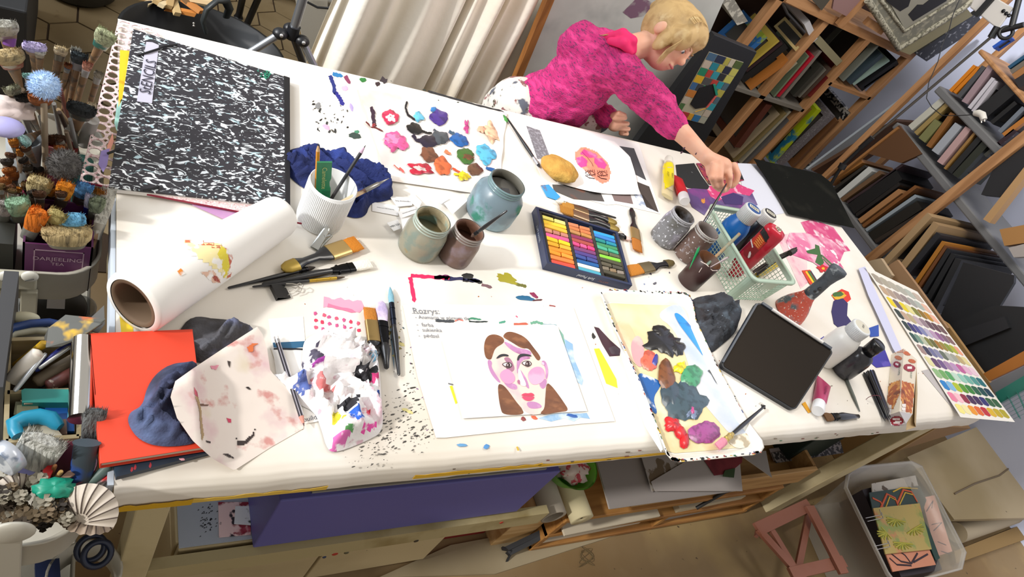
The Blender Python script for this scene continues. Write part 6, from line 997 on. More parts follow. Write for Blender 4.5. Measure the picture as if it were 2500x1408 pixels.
# ================================================================ trolleys at the left
def fuzzy(mb, c, r, n, L, seed=0, up=False, col=None):
    rr = random.Random(seed); c = V(c); r = V(r) if hasattr(r, '__len__') else V((r, r, r))
    for k in range(n):
        d = V((rr.gauss(0, 1), rr.gauss(0, 1), rr.gauss(0, 1))).normalized()
        if up and d.z < -.1: d.z = -d.z
        p = c + V((d.x * r.x, d.y * r.y, d.z * r.z)) * .94; q = p + (d + V((rr.gauss(0, .25), rr.gauss(0, .25), rr.gauss(0, .2)))) * L; s_ = d.cross(V((rr.random(), rr.random(), rr.random()))).normalized() * .0007; t_ = d.cross(s_)
        mb.add([p + s_, p - s_ * .5 + t_ * .8, p - s_ * .5 - t_ * .8, q], [[0, 1, 3], [1, 2, 3], [2, 0, 3]])
    return mb
def P3(px, py, z): return Z(px, py, z)
def tuft(name, label, tip, base, w, bl_, bc, fc='8f8f8c', hc='8a6a4a', th=.4, rag=24, lfer=.2, spots=(), grp=None):
    """bushy brush standing in a pot: tip/base = (px, py, z); bl_ = bristle length in metres"""
    a, b = P3(*base), P3(*tip); L = (b - a).length; ax = (b - a).normalized(); view = (CAM - b).normalized(); sd = ax.cross(view).normalized(); up = ax.cross(sd); t = thing(name, label, 'paintbrush', a, grp); s2 = 1 - bl_ / L; s1 = max(.05, s2 - .028 / L)
    mb = MB().use(M(hc, .5, spots=(('5a4a3c', 30, .52, .6),))); mb.sect(a, b, sd, [(0, .003, .003), (.3, .0045, .004), (s1, w * .75 if w < .012 else w * .5, .004)], 10); mb.build('handle', t)
    mb = MB().use(M(fc, .35, .6, spots=(('c8c4bc', 40, .56, .64),))); mb.sect(a, b, sd, [(s1, w * .72, max(.0035, w * th * .8)), (s2, w * .82, max(.004, w * th * .9))], 16, 2.8); mb.build('ferrule', t)
    mb = MB().use(M(bc, .85, spots=spots or ((''.join('%02x' % int(int(bc[q_:q_ + 2], 16) * .62) for q_ in (0, 2, 4)), 170, .5, .72),), bump=.7, bscale=230, stretch=(1, 1, .1))); mb.sect(a, b, sd, [(s2, w * .8, w * th * .9), (lerp(s2, 1, .4), w, w * th * 1.1), (lerp(s2, 1, .85), w * 1.02, w * th * 1.15), (1, w * .6, w * th * .7)], 20, 2.5)
    rr = random.Random(int(tip[0] * 3 + tip[1]))
    for k in range(rag * 6):
        u, v_ = rr.uniform(-1, 1), rr.uniform(-1, 1); s0 = a + ax * L * lerp(s2, 1, .8) + sd * u * w * .93 + up * v_ * w * th; s1_ = a + ax * (L + rr.uniform(-.003, .008)) + sd * u * w * rr.uniform(.85, 1.15) + up * v_ * w * th * 1.1; n_ = sd * .0009; mb.add([s0 - n_, s0 + n_, s0 + up * .001, s1_], [[0, 1, 3], [1, 2, 3], [2, 0, 3]])
    mb.build('bristles', t); return t
TRM = M('b9b5a8', .4, spots=(('a39f90', 6, .55, .72),))
def trolley(name, label, x0, x1, y0, y1, z0, z1, zl):
    t = thing(name, label, 'trolley', ((x0 + x1) / 2, (y0 + y1) / 2, 0)); rad = .06
    def rr_(i, z): 
        a, b, c, d = x0 + i, x1 - i, y0 + i, y1 - i; out = []
        for cx, cy, a0 in ((b - rad, d - rad, 0), (a + rad, d - rad, 90), (a + rad, c + rad, 180), (b - rad, c + rad, 270)):
            for k in range(9): q = R(a0 + k * 11.25); out.append(V((cx + rad * math.cos(q), cy + rad * math.sin(q), z)))
        return out
    for nm, za, zb in (('upper_tray', z0, z1), ('lower_tray', zl, zl + .07)):
        mb = MB().use(TRM); mb.loft([rr_(.003, za), rr_(0, za + .01), rr_(0, zb - .004), rr_(-.002, zb - .002), rr_(-.001, zb), rr_(.003, zb - .001), rr_(.004, za + .004)], cap=False); mb.add(rr_(.004, za + .004), [list(range(36))]); mb.add(rr_(.003, za), [list(range(36))]); mb.build(nm, t)
    return t
xa1 = -.022; ya = P3(100, 655, .71).y; TA = trolley('storage_trolley', 'grey metal trolley crammed with paintbrushes at the left table end', -.43, xa1, ya, ya + .40, .625, .70, .33)
TPM = M('bdb9a6', .45)
for k, (pa, pb_) in enumerate((((8, 690), (-2, 790)), ((72, 695), (66, 800)))):
    a = Y(*pa, ya - .008); mb = MB().use(TPM); mb.box((a.x - .012, ya - .012, .05), (a.x + .012, ya - .002, .66)); mb.build('post', TA, .002)
a, b = Y(0, 672, ya - .012), Y(90, 690, ya - .012); mb = MB().use(TPM); mb.box((a.x - .03, ya - .016, a.z - .03), (b.x, ya - .003, a.z + .006)); mb.build('bracket', TA, .003)
for px in (17, 73):
    c = Y(px, 676, ya - .02); mb = MB().use(M('d2d0c6', .35)); mb.ball(c + V((0, .001, 0)), (.012, .006, .012), 18, 10); mb.use(M('4a4a48')); mb.beam(c + V((-.006, -.006, -.003)), c + V((.006, -.006, .003)), V((0, 0, .0015)), V((0, .001, 0))); mb.build('bolt', TA)
# tea tin
c0, c1 = P3(55, 597, .745), P3(228, 603, .745); tl = thing('tea_tin', 'purple DARJEELING TEA tin full of brushes in the grey trolley', 'tin', V(((c0.x + c1.x) / 2, c0.y + .05, .632))); yf = (c0.y + c1.y) / 2; zb_ = .632
mb = MB().use(M('5a2a54', .4, spots=(('6a3a62', 6, .5, .7),))); w_ = .003
for lo, hi in (((c0.x, yf, zb_), (c1.x, yf + w_, .745)), ((c0.x, yf + .10, zb_), (c1.x, yf + .10 + w_, .745)), ((c0.x, yf, zb_), (c0.x + w_, yf + .1, .745)), ((c1.x - w_, yf, zb_), (c1.x, yf + .1, .745)), ((c0.x, yf, zb_), (c1.x, yf + .1, zb_ + w_))): mb.box(lo, hi)
GL = M('b59aa8', .4, .3)
for lo, hi in (((c0.x + .015, yf - .0008, .731), (c1.x - .012, yf, .7325)), ((c0.x + .015, yf - .0008, zb_), (c0.x + .0165, yf, .7325)), ((c1.x - .0135, yf - .0008, zb_), (c1.x - .012, yf, .7325))): mb.use(GL).box(lo, hi)
cx = (c0.x + c1.x) / 2; mb.text('DARJEELING', (cx, yf - .001, .712), (1, 0, 0), (0, 0, 1), .0125, GL); mb.text('TEA', (cx, yf - .001, .700), (1, 0, 0), (0, 0, 1), .0105, GL); mb.build('body', tl, .002)
mb = MB().use(M('26261f', .6)); a = P3(-20, 598, .74); b = P3(32, 600, .74); mb.box((a.x - .05, yf, .632), (b.x, yf + .09, .74)); mb.thing('dark_tin', 'dark green tin left of the purple tea tin', 'tin')
mb = MB().use(M('7a1f3a', .4)); cpos = P3(115, 470, .74); mb.lathe([(.03, 0), (.036, .105), (.034, .105), (.028, .004), (.001, .004)], (cpos.x, cpos.y + .012, .632), (0, 0, 1), 28, cap=False); mb.thing('crimson_pot', 'crimson pot behind the tea tin holding brushes', 'pot')
mb = MB().use(M('6ab5ae', .4)); c = P3(200, 395, .73); mb.lathe([(.018, 0), (.018, .1), (.001, .1)], (c.x, c.y, .632), (0, 0, 1), 24, cap=False)
for k in range(20): a = k * math.pi / 10; mb.tube([V((c.x + .018 * math.cos(a), c.y + .018 * math.sin(a), .64)), V((c.x + .018 * math.cos(a), c.y + .018 * math.sin(a), .73))], .0016, 5)
mb.thing('teal_ribbed_pot', 'teal ribbed pot standing beside the perforated sheet', 'pot')
mb = MB().use(M('a8a6a2', .4, alpha=.8)); a, b = P3(205, 350, .73), P3(226, 292, .80); mb.tube([a, b], [.012, .0115], 16); mb.thing('grey_tube', 'translucent grey tube standing behind the teal pot', 'tube')
mb = MB().use(M('9a9890', .4)); mb.tube([P3(187, 345, .73), P3(168, 312, .78)], [.007, .0065], 14); mb.thing('short_grey_stick', 'short grey plastic stick beside the black fan brush', 'stick')
T_ = [('fan_brush_teal', 'wide greenish-cream brush with a teal painted ferrule, tallest at right', (262, 80, .96), (200, 195, .70), .0165, .055, 'bcc39c', '2f9c98'),
 ('lilac_brush', 'lilac flared brush standing tall behind the white one', (84, 112, .96), (88, 205, .66), .0165, .032, 'c0b4da', 'a08a80'),
 ('white_round_brush', 'small white rounded brush just in front of the lilac brush', (97, 124, .95), (95, 200, .70), .0085, .022, 'e6e2d4', 'b8b4ac'),
 ('cream_brush', 'cream tufted brush with a long speckled ferrule in the middle back', (150, 118, .94), (118, 262, .66), .010, .026, 'e6d6b4', '77746a'),
 ('black_white_brush', 'black bristled brush with a white streak and mottled handle', (195, 132, .94), (160, 300, .66), .0125, .030, '2f393e', '9a9aa4'),
 ('white_tip_brush', 'white-grey brush tip just behind the black bristled one', (186, 120, .93), (150, 290, .66), .008, .022, 'cfcfc8', '8a8880'),
 ('coral_brush', 'coral tipped brush with shiny steel ferrule and pale wood handle', (215, 155, .93), (170, 310, .66), .0075, .024, 'cf917c', 'b8b8bc'),
 ('brown_point_brush', 'small brown pointed brush between cream and black brushes', (167, 158, .92), (145, 240, .70), .006, .02, '8a4a1c', '6a7a8a'),
 ('grey_block_brush', 'large pale grey brush at the far left edge', (8, 58, .96), (45, 215, .66), .0195, .04, 'b5b4aa', 'a89c90'),
 ('beige_block_brush', 'large beige brush below the pale grey one at far left', (20, 130, .94), (60, 240, .70), .021, .045, 'c4ae80', 'a05048'),
 ('small_beige_brush', 'small beige round brush near the perforated sheet', (242, 178, .90), (205, 300, .66), .0075, .02, 'a39a8a', 'b4b4b4'),
 ('mint_dab_brush', 'small mint green round brush beside the blue fluffy ball', (70, 183, .93), (85, 260, .70), .0085, .018, '9cc4b8', 'a89c98'),
 ('white_tuft', 'small white tuft above the black fan brush', (225, 255, .88), (215, 320, .70), .006, .02, 'ddd0b8', '9a9a94'),
 ('black_fan_brush', 'wide black fan brush with dark clear ferrule', (200, 262, .90), (180, 340, .70), .0215, .035, '15191a', '4a4c44'),
 ('amber_mop_brush', 'large amber mop brush below the fluffy ball', (98, 232, .92), (112, 320, .70), .0165, .05, '9a5520', '7a7068'),
 ('sage_brush', 'grey-green round brush at left over a bundle of handles', (28, 215, .90), (90, 330, .66), .012, .024, '9a9a80', '7f6a50'),
 ('dark_round_brush', 'black round brush beside the grey-green one', (55, 235, .89), (100, 330, .66), .011, .03, '171614', '6a6660'),
 ('violet_tip', 'pale mint brush with violet tip pointing right', (58, 345, .84), (98, 322, .76), .010, .03, 'a8ccc8', 'b0a8a0'),
 ('large_beige_tuft', 'large beige bristle tuft leaning behind the purple tin', (100, 440, .82), (75, 520, .70), .0175, .045, 'bba97a', '8a7a60'),
 ('mint_tuft', 'mint green bristle tuft at the left of the tin', (42, 490, .81), (58, 560, .70), .0165, .045, '93b89a', '8a8a78'),
 ('grey_tuft', 'pale grey bristle tuft at the far left of trolley', (14, 495, .80), (2, 560, .70), .012, .04, 'a49c98', '8a8a80'),
 ('orange_flat_tuft', 'bright orange flat brush leaning left above the tin', (98, 515, .81), (62, 590, .72), .0145, .05, 'dc7412', 'b0b0a8'),
 ('olive_tuft', 'olive beige bristle tuft right of the bright orange brush', (143, 520, .81), (102, 575, .72), .014, .045, 'aa9c62', '9a9a94'),
 ('golden_tuft', 'golden orange fan tuft above the middle of trolley', (162, 450, .83), (140, 520, .72), .0125, .05, 'd98612', '6a5a4a'),
 ('blue_white_brush', 'blue and white brush under the corner of the perforated sheet', (208, 450, .82), (183, 520, .70), .0135, .05, '5f9ad2', '6a5a50'),
 ('violet_white_brush', 'white bristled brush with deep blue base right of the blue one', (222, 478, .81), (206, 545, .70), .008, .045, 'c8c4dc', '2a2a9a'),
 ('grey_green_tuft', 'grey-green bristle tuft at the right corner of trolley', (240, 485, .81), (220, 560, .70), .012, .04, '6f7860', '6a6a60'),
 ('dark_golden_brush', 'dark golden brush partly below the perforated sheet', (245, 465, .80), (225, 520, .72), .010, .03, 'a5640f', '4a3f34'),
 ('sky_blue_tuft', 'bright sky blue bristle tuft above the wide beige brush', (178, 533, .80), (182, 570, .72), .018, .028, '6fb0d4', '6a4a34'),
 ('wide_beige_brush', 'very wide beige wall brush lying along the tea tin rim', (164, 558, .785), (164, 600, .745), .0345, .030, 'b8a274', 'a8a490'),
 ('frayed_grey_brush', 'frayed pale grey brush at table edge right of trolley', (268, 462, .80), (226, 605, .72), .0115, .06, 'b4b1a8', '8f8a80')]
for nm, lb, tip, base, w, bl__, bc, fc in T_: tuft(nm, lb, tip, base, w, bl__, bc, fc, th=.55 if 'tuft' in nm else .4)
for nm, lb, c, r, col, n in (('blue_pompom_brush', 'fluffy pale blue ball brush', (108, 209, .93), .0205, 'b4cfee', 900), ('grey_pompom_brush', 'fluffy dark grey round brush beside perforated sheet', (158, 402, .84), .0245, '4a4745', 1000)):
    t = thing(nm, lb, 'paintbrush', P3(*c)); p = P3(*c); m_ = M(col, .95, spots=((('5a6a9a', 12, .62, .7),) if 'blue' in nm else (('6a6862', 25, .5, .6),))); mb = MB().use(m_); mb.ball(p, r * .94, 22, 16, lump=.2, ls=14); fuzzy(mb, p, r, n, .005, n); mb.build('bristles', t); mb = MB().use(M('9a8a74', .5)); mb.tube([p - V((0, 0, r)), V((p.x + .01, p.y + .03, .66))], .005, 10); mb.build('handle', t)
rr = random.Random(11)
ORD = 'leftmost second third fourth fifth sixth seventh eighth ninth tenth eleventh twelfth thirteenth fourteenth fifteenth sixteenth seventeenth eighteenth nineteenth twentieth'.split()
def rank(lst, fmt, rows):
    lst.sort(key=lambda q: q[1]); n = len(lst); per = -(-n // len(rows))
    for r_, rn in enumerate(rows):
        for k, (x, y, o, c) in enumerate(sorted(lst[r_ * per:(r_ + 1) * per])): o['label'] = fmt % (c, ORD[k] + (' from the left' if k else ''), rn)
sm = []
for k in range(34):      # smaller brushes filling the pots
    x, y = rr.uniform(0, 150), rr.uniform(322, 470); z = rr.uniform(.76, .83); nm = rr.choice([('c07a1c', 'golden'), ('5a3416', 'dark brown'), ('a8642a', 'amber'), ('2a2018', 'black'), ('8a6a40', 'tan'), ('4f2f16', 'brown')]); bx, by = x + rr.uniform(-10, 34), y + rr.uniform(24, 70)
    t = tuft('small_brush', 'one of the small brown and golden brushes packed in the pots behind the tea tin', (x, y, z), (bx, by, .66), rr.uniform(.006, .0105), .028, nm[0], rr.choice(['5a544c', '8a8478', '6a4a30']), rag=8, grp='small brushes packed behind the tea tin'); sm.append((x, y, t, nm[1]))
rank(sm, '%s small brush, %s, %s row of pots behind the tin', ('back', 'middle', 'front')); sm = []
for k in range(12):
    x, y = rr.uniform(10, 200), rr.uniform(200, 330); mb = MB().use(M((kc := rr.choice([('6a5a48', 'brown-grey'), ('8a8a88', 'grey'), ('3a2a20', 'dark'), ('7a3026', 'red-brown'), ('a58c6a', 'tan')]))[0], .5)); mb.tube([P3(x, y, .84), P3(x + rr.uniform(20, 50), y + rr.uniform(60, 110), .66)], [.0035, .0045], 8); sm.append((x, y, mb.thing('long_brush', 'x', 'paintbrush', 'long handles in the trolley'), kc[1]))
rank(sm, '%s loose brush handle, %s, %s group behind the pots', ('upper', 'lower'))
mb = MB().use(M('e0cfc8', .8)); mb.ball(P3(14, 268, .86), (.035, .025, .016), 24, 14, lump=.4, ls=8); mb.thing('white_sponge', 'pinkish white sponge at the left edge of the brush trolley', 'sponge')
mb = MB().use(M('a8a4d4', .4, spots=(('d89ac0', 10, .55, .65), ('8fb4e0', 8, .5, .65)))); mb.ball(P3(12, 310, .88), (.026, .02, .012), 24, 14); mb.thing('lilac_egg', 'lilac and pink smooth oval sponge below the white one', 'sponge')
mb = MB().use(M('7a4a9a', .4)); mb.tube([P3(22, 110, .90), P3(28, 62, .93)], .009, 16); mb.thing('violet_marker', 'violet marker behind the pale grey brush', 'marker')
mb = MB().use(M('7a1a1a', .5)); mb.lathe([(.02, 0), (.024, .1), (.001, .1)], (P3(155, 345, .74).x, P3(155, 345, .74).y, .632), (0, 0, 1), 22, cap=False); mb.thing('red_pot', 'dark red pot under the long handles', 'pot')
mb = MB().use(M('8f9498', .4)); c = P3(60, 318, .74); mb.lathe([(.026, 0), (.028, .09), (.025, .09), (.023, .01)], (c.x, c.y, .632), (0, 0, 1), 24, cap=False); mb.thing('grey_pot', 'grey pot holding brushes beside lilac oval sponge', 'pot')
# lower tray things of the far trolley
zl = .345; c = P3(35, 745, .45); mb = MB().use(M('b4aba8', .4)); mb.lathe([(.034, 0), (.034, .085), (.001, .085)], (c.x, c.y, zl), (0, 0, 1), 26, cap=False); mb.use(M('dfe6ec', .35)); mb.lathe([(.036, .085), (.036, .1), (.001, .1)], (c.x, c.y, zl), (0, 0, 1), 26, cap=False); mb.thing('white_lid_jar', 'jar with white lid on the lower tray between the posts', 'jar')
c = P3(132, 745, .45); jt = thing('black_lid_jar', 'jar with black lid and small white label on lower tray', 'jar', (c.x, c.y, zl)); mb = MB().use(M('6a4a3a', .3)); mb.lathe([(.05, 0), (.052, .07), (.001, .07)], (c.x, c.y, zl), (0, 0, 1), 30, cap=False); mb.build('body', jt); mb = MB().use(M('191a1f', .35)); mb.lathe([(.056, .062), (.057, .1), (.054, .104), (.001, .104)], (c.x, c.y, zl), (0, 0, 1), 34, cap=False); mb.build('lid', jt); mb = MB().use(M('c8c8d0', .5)); mb.slab([V((c.x - .012, c.y - .008, zl + .1055)), V((c.x + .018, c.y - .008, zl + .1055)), V((c.x + .018, c.y + .035, zl + .1055)), V((c.x - .012, c.y + .035, zl + .1055))], .001); mb.build('label_sticker', jt)
mb = MB().use(M('aab4c0', .1, alpha=.5)); c = P3(195, 745, .45); mb.lathe([(.028, 0), (.03, .1), (.027, .1), (.025, .005)], (c.x, c.y, zl), (0, 0, 1), 24, cap=False); mb.thing('glass_tumbler', 'clear glass tumbler right of the black lid jar', 'glass')
# ---------------------------------------------------------------- near trolley
yb = P3(120, 1322, .70).y; TBT = trolley('near_trolley', 'cream-grey metal trolley with tools at the lower left corner', -.43, -.030, yb, yb + .345, .62, .70, .30)
c = Y(26, 1300, yb - .01); mb = MB().use(TRM); mb.ball(c, (.026, .008, .026), 24, 12); mb.build('bolt', TBT); mb = MB().use(TRM); mb.box((c.x - .016, yb - .012, .05), (c.x + .012, yb - .001, c.z)); mb.build('post', TBT, .002)
c = P3(58, 776, .715); mb = MB().use(M('cfcbb0', .45)); mb.ball(c, (.021, .010, .010), 22, 10); mb.build('far_bolt', TBT)
mb = MB().use(M('24407a', .35)); mb.tube([P3(x, y, .735) for x, y in ((14, 815), (30, 800), (75, 790), (120, 787), (150, 794))], .0065, 10); mb.use(M('b8b8a8', .4)); mb.tube([P3(x, y, .728) for x, y in ((16, 824), (40, 812), (90, 805), (150, 812))], .006, 10); mb.thing('striped_bowl', 'blue and cream striped bowl edge behind the wooden box', 'bowl')
WBX = thing('compartment_box', 'pale wooden compartment box full of knives and cards', 'box', P3(105, 950, .63)); wz = .735; A_ = [P3(22, 828, wz), P3(196, 822, wz), P3(193, 1064, wz), P3(14, 1076, wz)]
mb = MB().use(wood('b5a684', '93825c', 'x'))
def wall(p, q, th=.006):
    d = (q - p).normalized(); n_ = V((-d.y, d.x, 0)) * th; mb.slab([p - n_ / 2, q - n_ / 2, q + n_ / 2, p + n_ / 2], .095)
wall(A_[0], A_[1]); wall(A_[1], A_[2]); wall(A_[2], A_[3]); wall(A_[3], A_[0]); wall(P3(18, 957, wz), P3(194, 950, wz)); mb.use(M('4f4230')).slab([p - V((0, 0, .09)) for p in A_], .004); mb.build('frame', WBX)
def lay(name, label, cat, pts, z, th, col, rough=.5, spots=()): mb = MB().use(M(col, rough, spots=spots)); mb.slab([Z(x, y, z) for x, y in pts], th); return mb.thing(name, label, cat)
def rod(name, label, cat, a, b, z0, z1, r, col, rough=.5, metal=0., n=12, spots=(), flat=1.):
    mb = MB().use(M(col, rough, metal, spots=spots)); p, q = Z(*a, z0), Z(*b, z1); mb.tube([p, p.lerp(q, .05), p.lerp(q, .5), p.lerp(q, .95), q], [r * .6, r * .95, r, r * .95, r * .6] if not isinstance(r, list) else r, n, flat=flat); return mb.thing(name, label, cat)
t = thing('palette_knife', 'broad scraper smeared with yellow and orange paint lying over wooden box', 'scraper', P3(150, 820, .76)); mb = MB().use(M('45443e', .4, .5, spots=(('9a4a1a', 16, .54, .60), ('b8900e', 12, .57, .62)), stretch=(1, 1, 1))); mb.slab([P3(x, y, z) for x, y, z in ((108, 822, .77), (118, 800, .775), (160, 768, .785), (258, 778, .80), (250, 790, .80), (195, 825, .785), (150, 845, .775), (112, 848, .77))], .0015); mb.build('blade', t); mb = MB().use(M('b8921a', .45, spots=(('8a6a1a', 20, .55, .62),))); mb.sect(P3(112, 836, .771), P3(40, 890, .70), (1, 0, 0), [(0, .008, .003), (.3, .006, .004), (1, .006, .004)], 12); mb.build('handle', t)
lay('steel_scraper', 'dark steel scraper blade pointing at the paper roll end', 'scraper', [(195, 800), (254, 745), (256, 790), (240, 812)], .78, .0015, '6a6a68', .35)
rod('white_paint_stick', 'long white pointed stick with red smears in the wooden box', 'stick', (25, 935), (98, 855), .725, .76, [.003, .011, .012, .009, .002], 'd8d0c4', .45, spots=(('b85a50', 25, .6, .66), ('8a8478', 14, .56, .66)))
rod('blue_knife', 'deep blue slim tool lying across the wooden box', 'tool', (85, 905), (172, 835), .74, .765, .0045, '18206a', .3); rod('palette_tool', 'thin white blade next to the white stick', 'tool', (35, 955), (112, 862), .74, .755, .0035, 'c8ccd0', .3, .5); rod('silver_pen', 'thin silver tool beside deep blue slim tool', 'tool', (95, 900), (172, 845), .75, .765, .003, 'b8b8b4', .3, .8)
rod('carving_tool', 'wide brown-grey wooden handle in the wooden box', 'tool', (85, 935), (185, 875), .725, .735, .010, '6f6250', .6, n=10); rod('carving_tool', 'dark red wooden handle below the brown-grey one', 'tool', (115, 945), (190, 905), .73, .735, .010, '5a2e28', .5, n=10, spots=(('b0a090', 60, .64, .68),)); rod('carving_tool', 'dark navy handle between the wooden handles', 'tool', (92, 942), (180, 890), .72, .725, .006, '16233f', .4)
rod('chrome_tube', 'shiny chrome tube lying beside the orange-red book', 'tube', (204, 830), (196, 1022), .775, .775, [.0155, .0155, .0155, .0155, .0155], 'dcdcda', .12, 1., 28)
rod('grey_pipe', 'brown-grey pipe right of the chrome tube', 'tube', (214, 835), (214, 1030), .765, .765, .008, '7f6d50', .5); rod('beige_ruler', 'speckled beige stick under the left edge of the red book', 'stick', (222, 860), (224, 1020), .755, .755, .006, 'a8a08c', .5, spots=(('6a6458', 120, .6, .66),)); rod('blue_card', 'steel blue plastic strip at the left edge of the red book', 'strip', (212, 855), (222, 925), .77, .765, .007, '4f6a98', .4, flat=.3)
lay('teal_sponge', 'teal plastic case inside the lower wooden compartment', 'case', [(52, 952), (60, 948), (170, 950), (172, 982), (54, 982)], .74, .02, '1f7a72', .45, (('2f9488', 8, .5, .65),)); lay('pink_card', 'thin cream and pink card below the teal case', 'card', [(50, 976), (140, 970), (145, 980), (60, 985)], .738, .003, 'b8a48c'); lay('olive_card', 'olive grey card standing behind the blue card', 'card', [(38, 980), (92, 980), (95, 1012), (33, 1012)], .73, .005, '6f7058'); lay('blue_plastic_card', 'bright blue plastic card in the lower compartment', 'card', [(90, 984), (178, 984), (182, 1052), (88, 1052)], .725, .006, '14509a', .4, (('0f2a50', 5, .62, .66),)); lay('brown_card', 'brown card corner beside the bright blue card', 'card', [(148, 1024), (162, 1022), (164, 1060), (146, 1060)], .73, .004, '7a5a48')
t = thing('cyan_scraper', 'cream scraper with a curved cyan rubber handle', 'scraper', P3(95, 1040, .73)); mb = MB().use(M('b8b09c', .5)); mb.slab([P3(x, y, .735) for x, y in ((48, 1040), (90, 1026), (130, 1035), (152, 1062), (50, 1070))], .004); mb.build('blade', t); mb = MB().use(M('1a87a8', .4)); mb.tube([P3(x, y, .742) for x, y in ((45, 1064), (38, 1052), (34, 1035), (60, 1022), (95, 1016), (125, 1022), (140, 1036), (148, 1042))], [.008, .009, .0105, .011, .011, .011, .009, .006], 14); mb.build('handle', t)
tuft('broad_white_brush', 'broad white bristle brush below the wooden box', (112, 1072, .80), (62, 1150, .72), .026, .062, 'c9c9c2', '4a4a80', rag=60)
rod('foam_roller', 'silver and white ribbed roller at the left picture edge', 'roller', (0, 1130), (35, 1105), .78, .78, [.020, .022, .022, .022, .020], 'c8ced8', .25, .3, 24, spots=(('7a8698', 30, .5, .55),))
mb = MB().use(M('6a2a3c', .3, alpha=.85)); c = P3(170, 1130, .745); mb.lathe([(.026, 0), (.033, .115), (.031, .115), (.024, .004), (.001, .004)], (c.x, c.y, .63), (0, 0, 1), 30, cap=False); mb.thing('burgundy_cup', 'burgundy translucent cup with sticks behind the shell', 'cup')
for lb, a, b, c in (('pale wooden stick inside the burgundy cup', (130, 1175), (150, 1150), 'b8965a'), ('thin brown stick inside the burgundy cup', (118, 1175), (135, 1135), '8a5a34')): rod('wooden_stick', lb, 'stick', a, b, .72, .77, .003, c)
lay('red_plastic_piece', 'bright red plastic piece beside the burgundy cup', 'plastic', [(104, 1148), (128, 1124), (134, 1138), (116, 1178)], .76, .004, 'b81a1c', .4); lay('wood_slice', 'pink-brown shell slice leaning in the burgundy cup', 'shell', [(142, 1170), (165, 1150), (190, 1140), (192, 1152), (170, 1165)], .755, .004, '9a7a68')
rod('blue_wrapped_brush', 'brush with bright blue taped side and grey bristles by the red book', 'paintbrush', (190, 1205), (212, 1080), .72, .79, [.009, .012, .014, .015, .017], '3f4a52', .5, spots=(('1a4fa8', 6, .48, .52),), flat=.6); tuft('grey_bristle_brush', 'grey bristle brush standing beside the red book spine', (236, 1000, .80), (212, 1100, .73), .0135, .05, '6a6c6c', 'a4a8ac')
rod('green_paintbrush', 'grey-green brush handle reaching toward the blue book', 'paintbrush', (195, 1205), (268, 1135), .72, .76, .007, '5a706a', .5, spots=(('3f8a8a', 20, .6, .66),)); rod('silver_red_brush', 'silver brush with a red band below the dark blue book', 'paintbrush', (222, 1198), (272, 1160), .73, .75, [.006, .006, .005, .004, .002], 'a8a0a0', .3, .6, spots=(('c03030', 12, .55, .6),))
mb = MB(); cp = lambda x, y: (x, y); mb.use(M('128a70', .4, spots=(('1fae8c', 20, .5, .6),))); mb.ball(P3(132, 1192, .775), (.023, .014, .008), 20, 10, lump=.5, ls=10); mb.thing('green_scourer', 'shiny green crumpled scourer beside the dried cones', 'scourer')
for lb, c, r, sd_ in (('large ribbed white scallop shell at the trolley corner', (228, 1232, .765), .034, 1), ('brown and white scallop shell under the large one', (205, 1290, .735), .030, 2), ('white tilted shell above the dried cones', (28, 1190, .75), .022, 3)):
    mb = MB().use(M('bfb4a6' if sd_ != 2 else 'a89684', .6)); c_ = P3(*c); n = 18
    rot = Matrix.Rotation(R({1: -35, 2: 160, 3: 30}[sd_]), 3, 'Z') @ Matrix.Rotation(R(28), 3, 'X')
    def sh(u, v): a = lerp(-1.25, 1.25, u); q = v; rad_ = r * 1.5 * q * (1 - .12 * a * a) ; zz = r * .55 * math.sin(q * math.pi * .8) * math.cos(a * .9) + .0012 * math.cos(u * 2 * math.pi * 9) * q; return c_ + rot @ V((rad_ * math.sin(a) * .95, rad_ * math.cos(a) - r * .75, zz))
    mb.grid(sh, 72, 10)
    mb.use(M('4a3c34', .7))
    for k in range(8): u = (k + 1) / 9; mb.tube([sh(u, v / 8) + V((0, 0, .0006)) for v in range(2, 9)], .0007, 4)
    mb.thing('scallop_shell', lb, 'shell', 'shells in the near trolley')
rr = random.Random(9)
CN = [M('3a2f22', .8, spots=(('8a7a5a', 50, .6, .66),)), M('55462f', .8), M('2a221a', .8), M('8f8878', .8), M('6a5a44', .8)]
sm = []
for k in range(46):
    x, y = rr.uniform(0, 118), rr.uniform(1182, 1292); 
    if rr.random() < .35: x, y = rr.uniform(90, 190), rr.uniform(1200, 1290)
    c_ = P3(x, y, rr.uniform(.735, .765)); ci_ = rr.randrange(5); mb = MB().use(CN[ci_]); r_ = rr.uniform(.007, .013)
    for j in range(14):
        a = j * 2.4; h_ = j / 14; q = r_ * (1 - .5 * h_); d = V((math.cos(a), math.sin(a), .35)); p = c_ + V((0, 0, h_ * r_ * 1.3)); s_ = V((-math.sin(a), math.cos(a), 0)) * q * .45; mb.slab([p - s_ * .5, p + d * q - s_, p + d * q * 1.25, p + d * q + s_, p + s_ * .5], .0012)
    sm.append((x, y, mb.thing('dried_cone', 'x', 'cone', 'dried cones and seed heads'), ('speckled brown', 'olive brown', 'blackish', 'pale grey', 'tan')[ci_]))
rank(sm, '%s dried cone, %s, %s row of the trolley heap', ('back', 'second', 'third', 'front'))
t = thing('scissors', 'dark blue handled scissors hanging under the near trolley', 'scissors', P3(235, 1350, .5))
for k, (x, y) in enumerate(((238, 1352), (222, 1338))): c_ = P3(x, y, .52); mb = MB().use(M('14203a', .4)); mb.lathe([(.019, -.004), (.024, 0), (.019, .004), (.014, 0), (.019, -.004)], c_, (.2, -.6, .8), 24, cap=False); mb.build('handle', t)
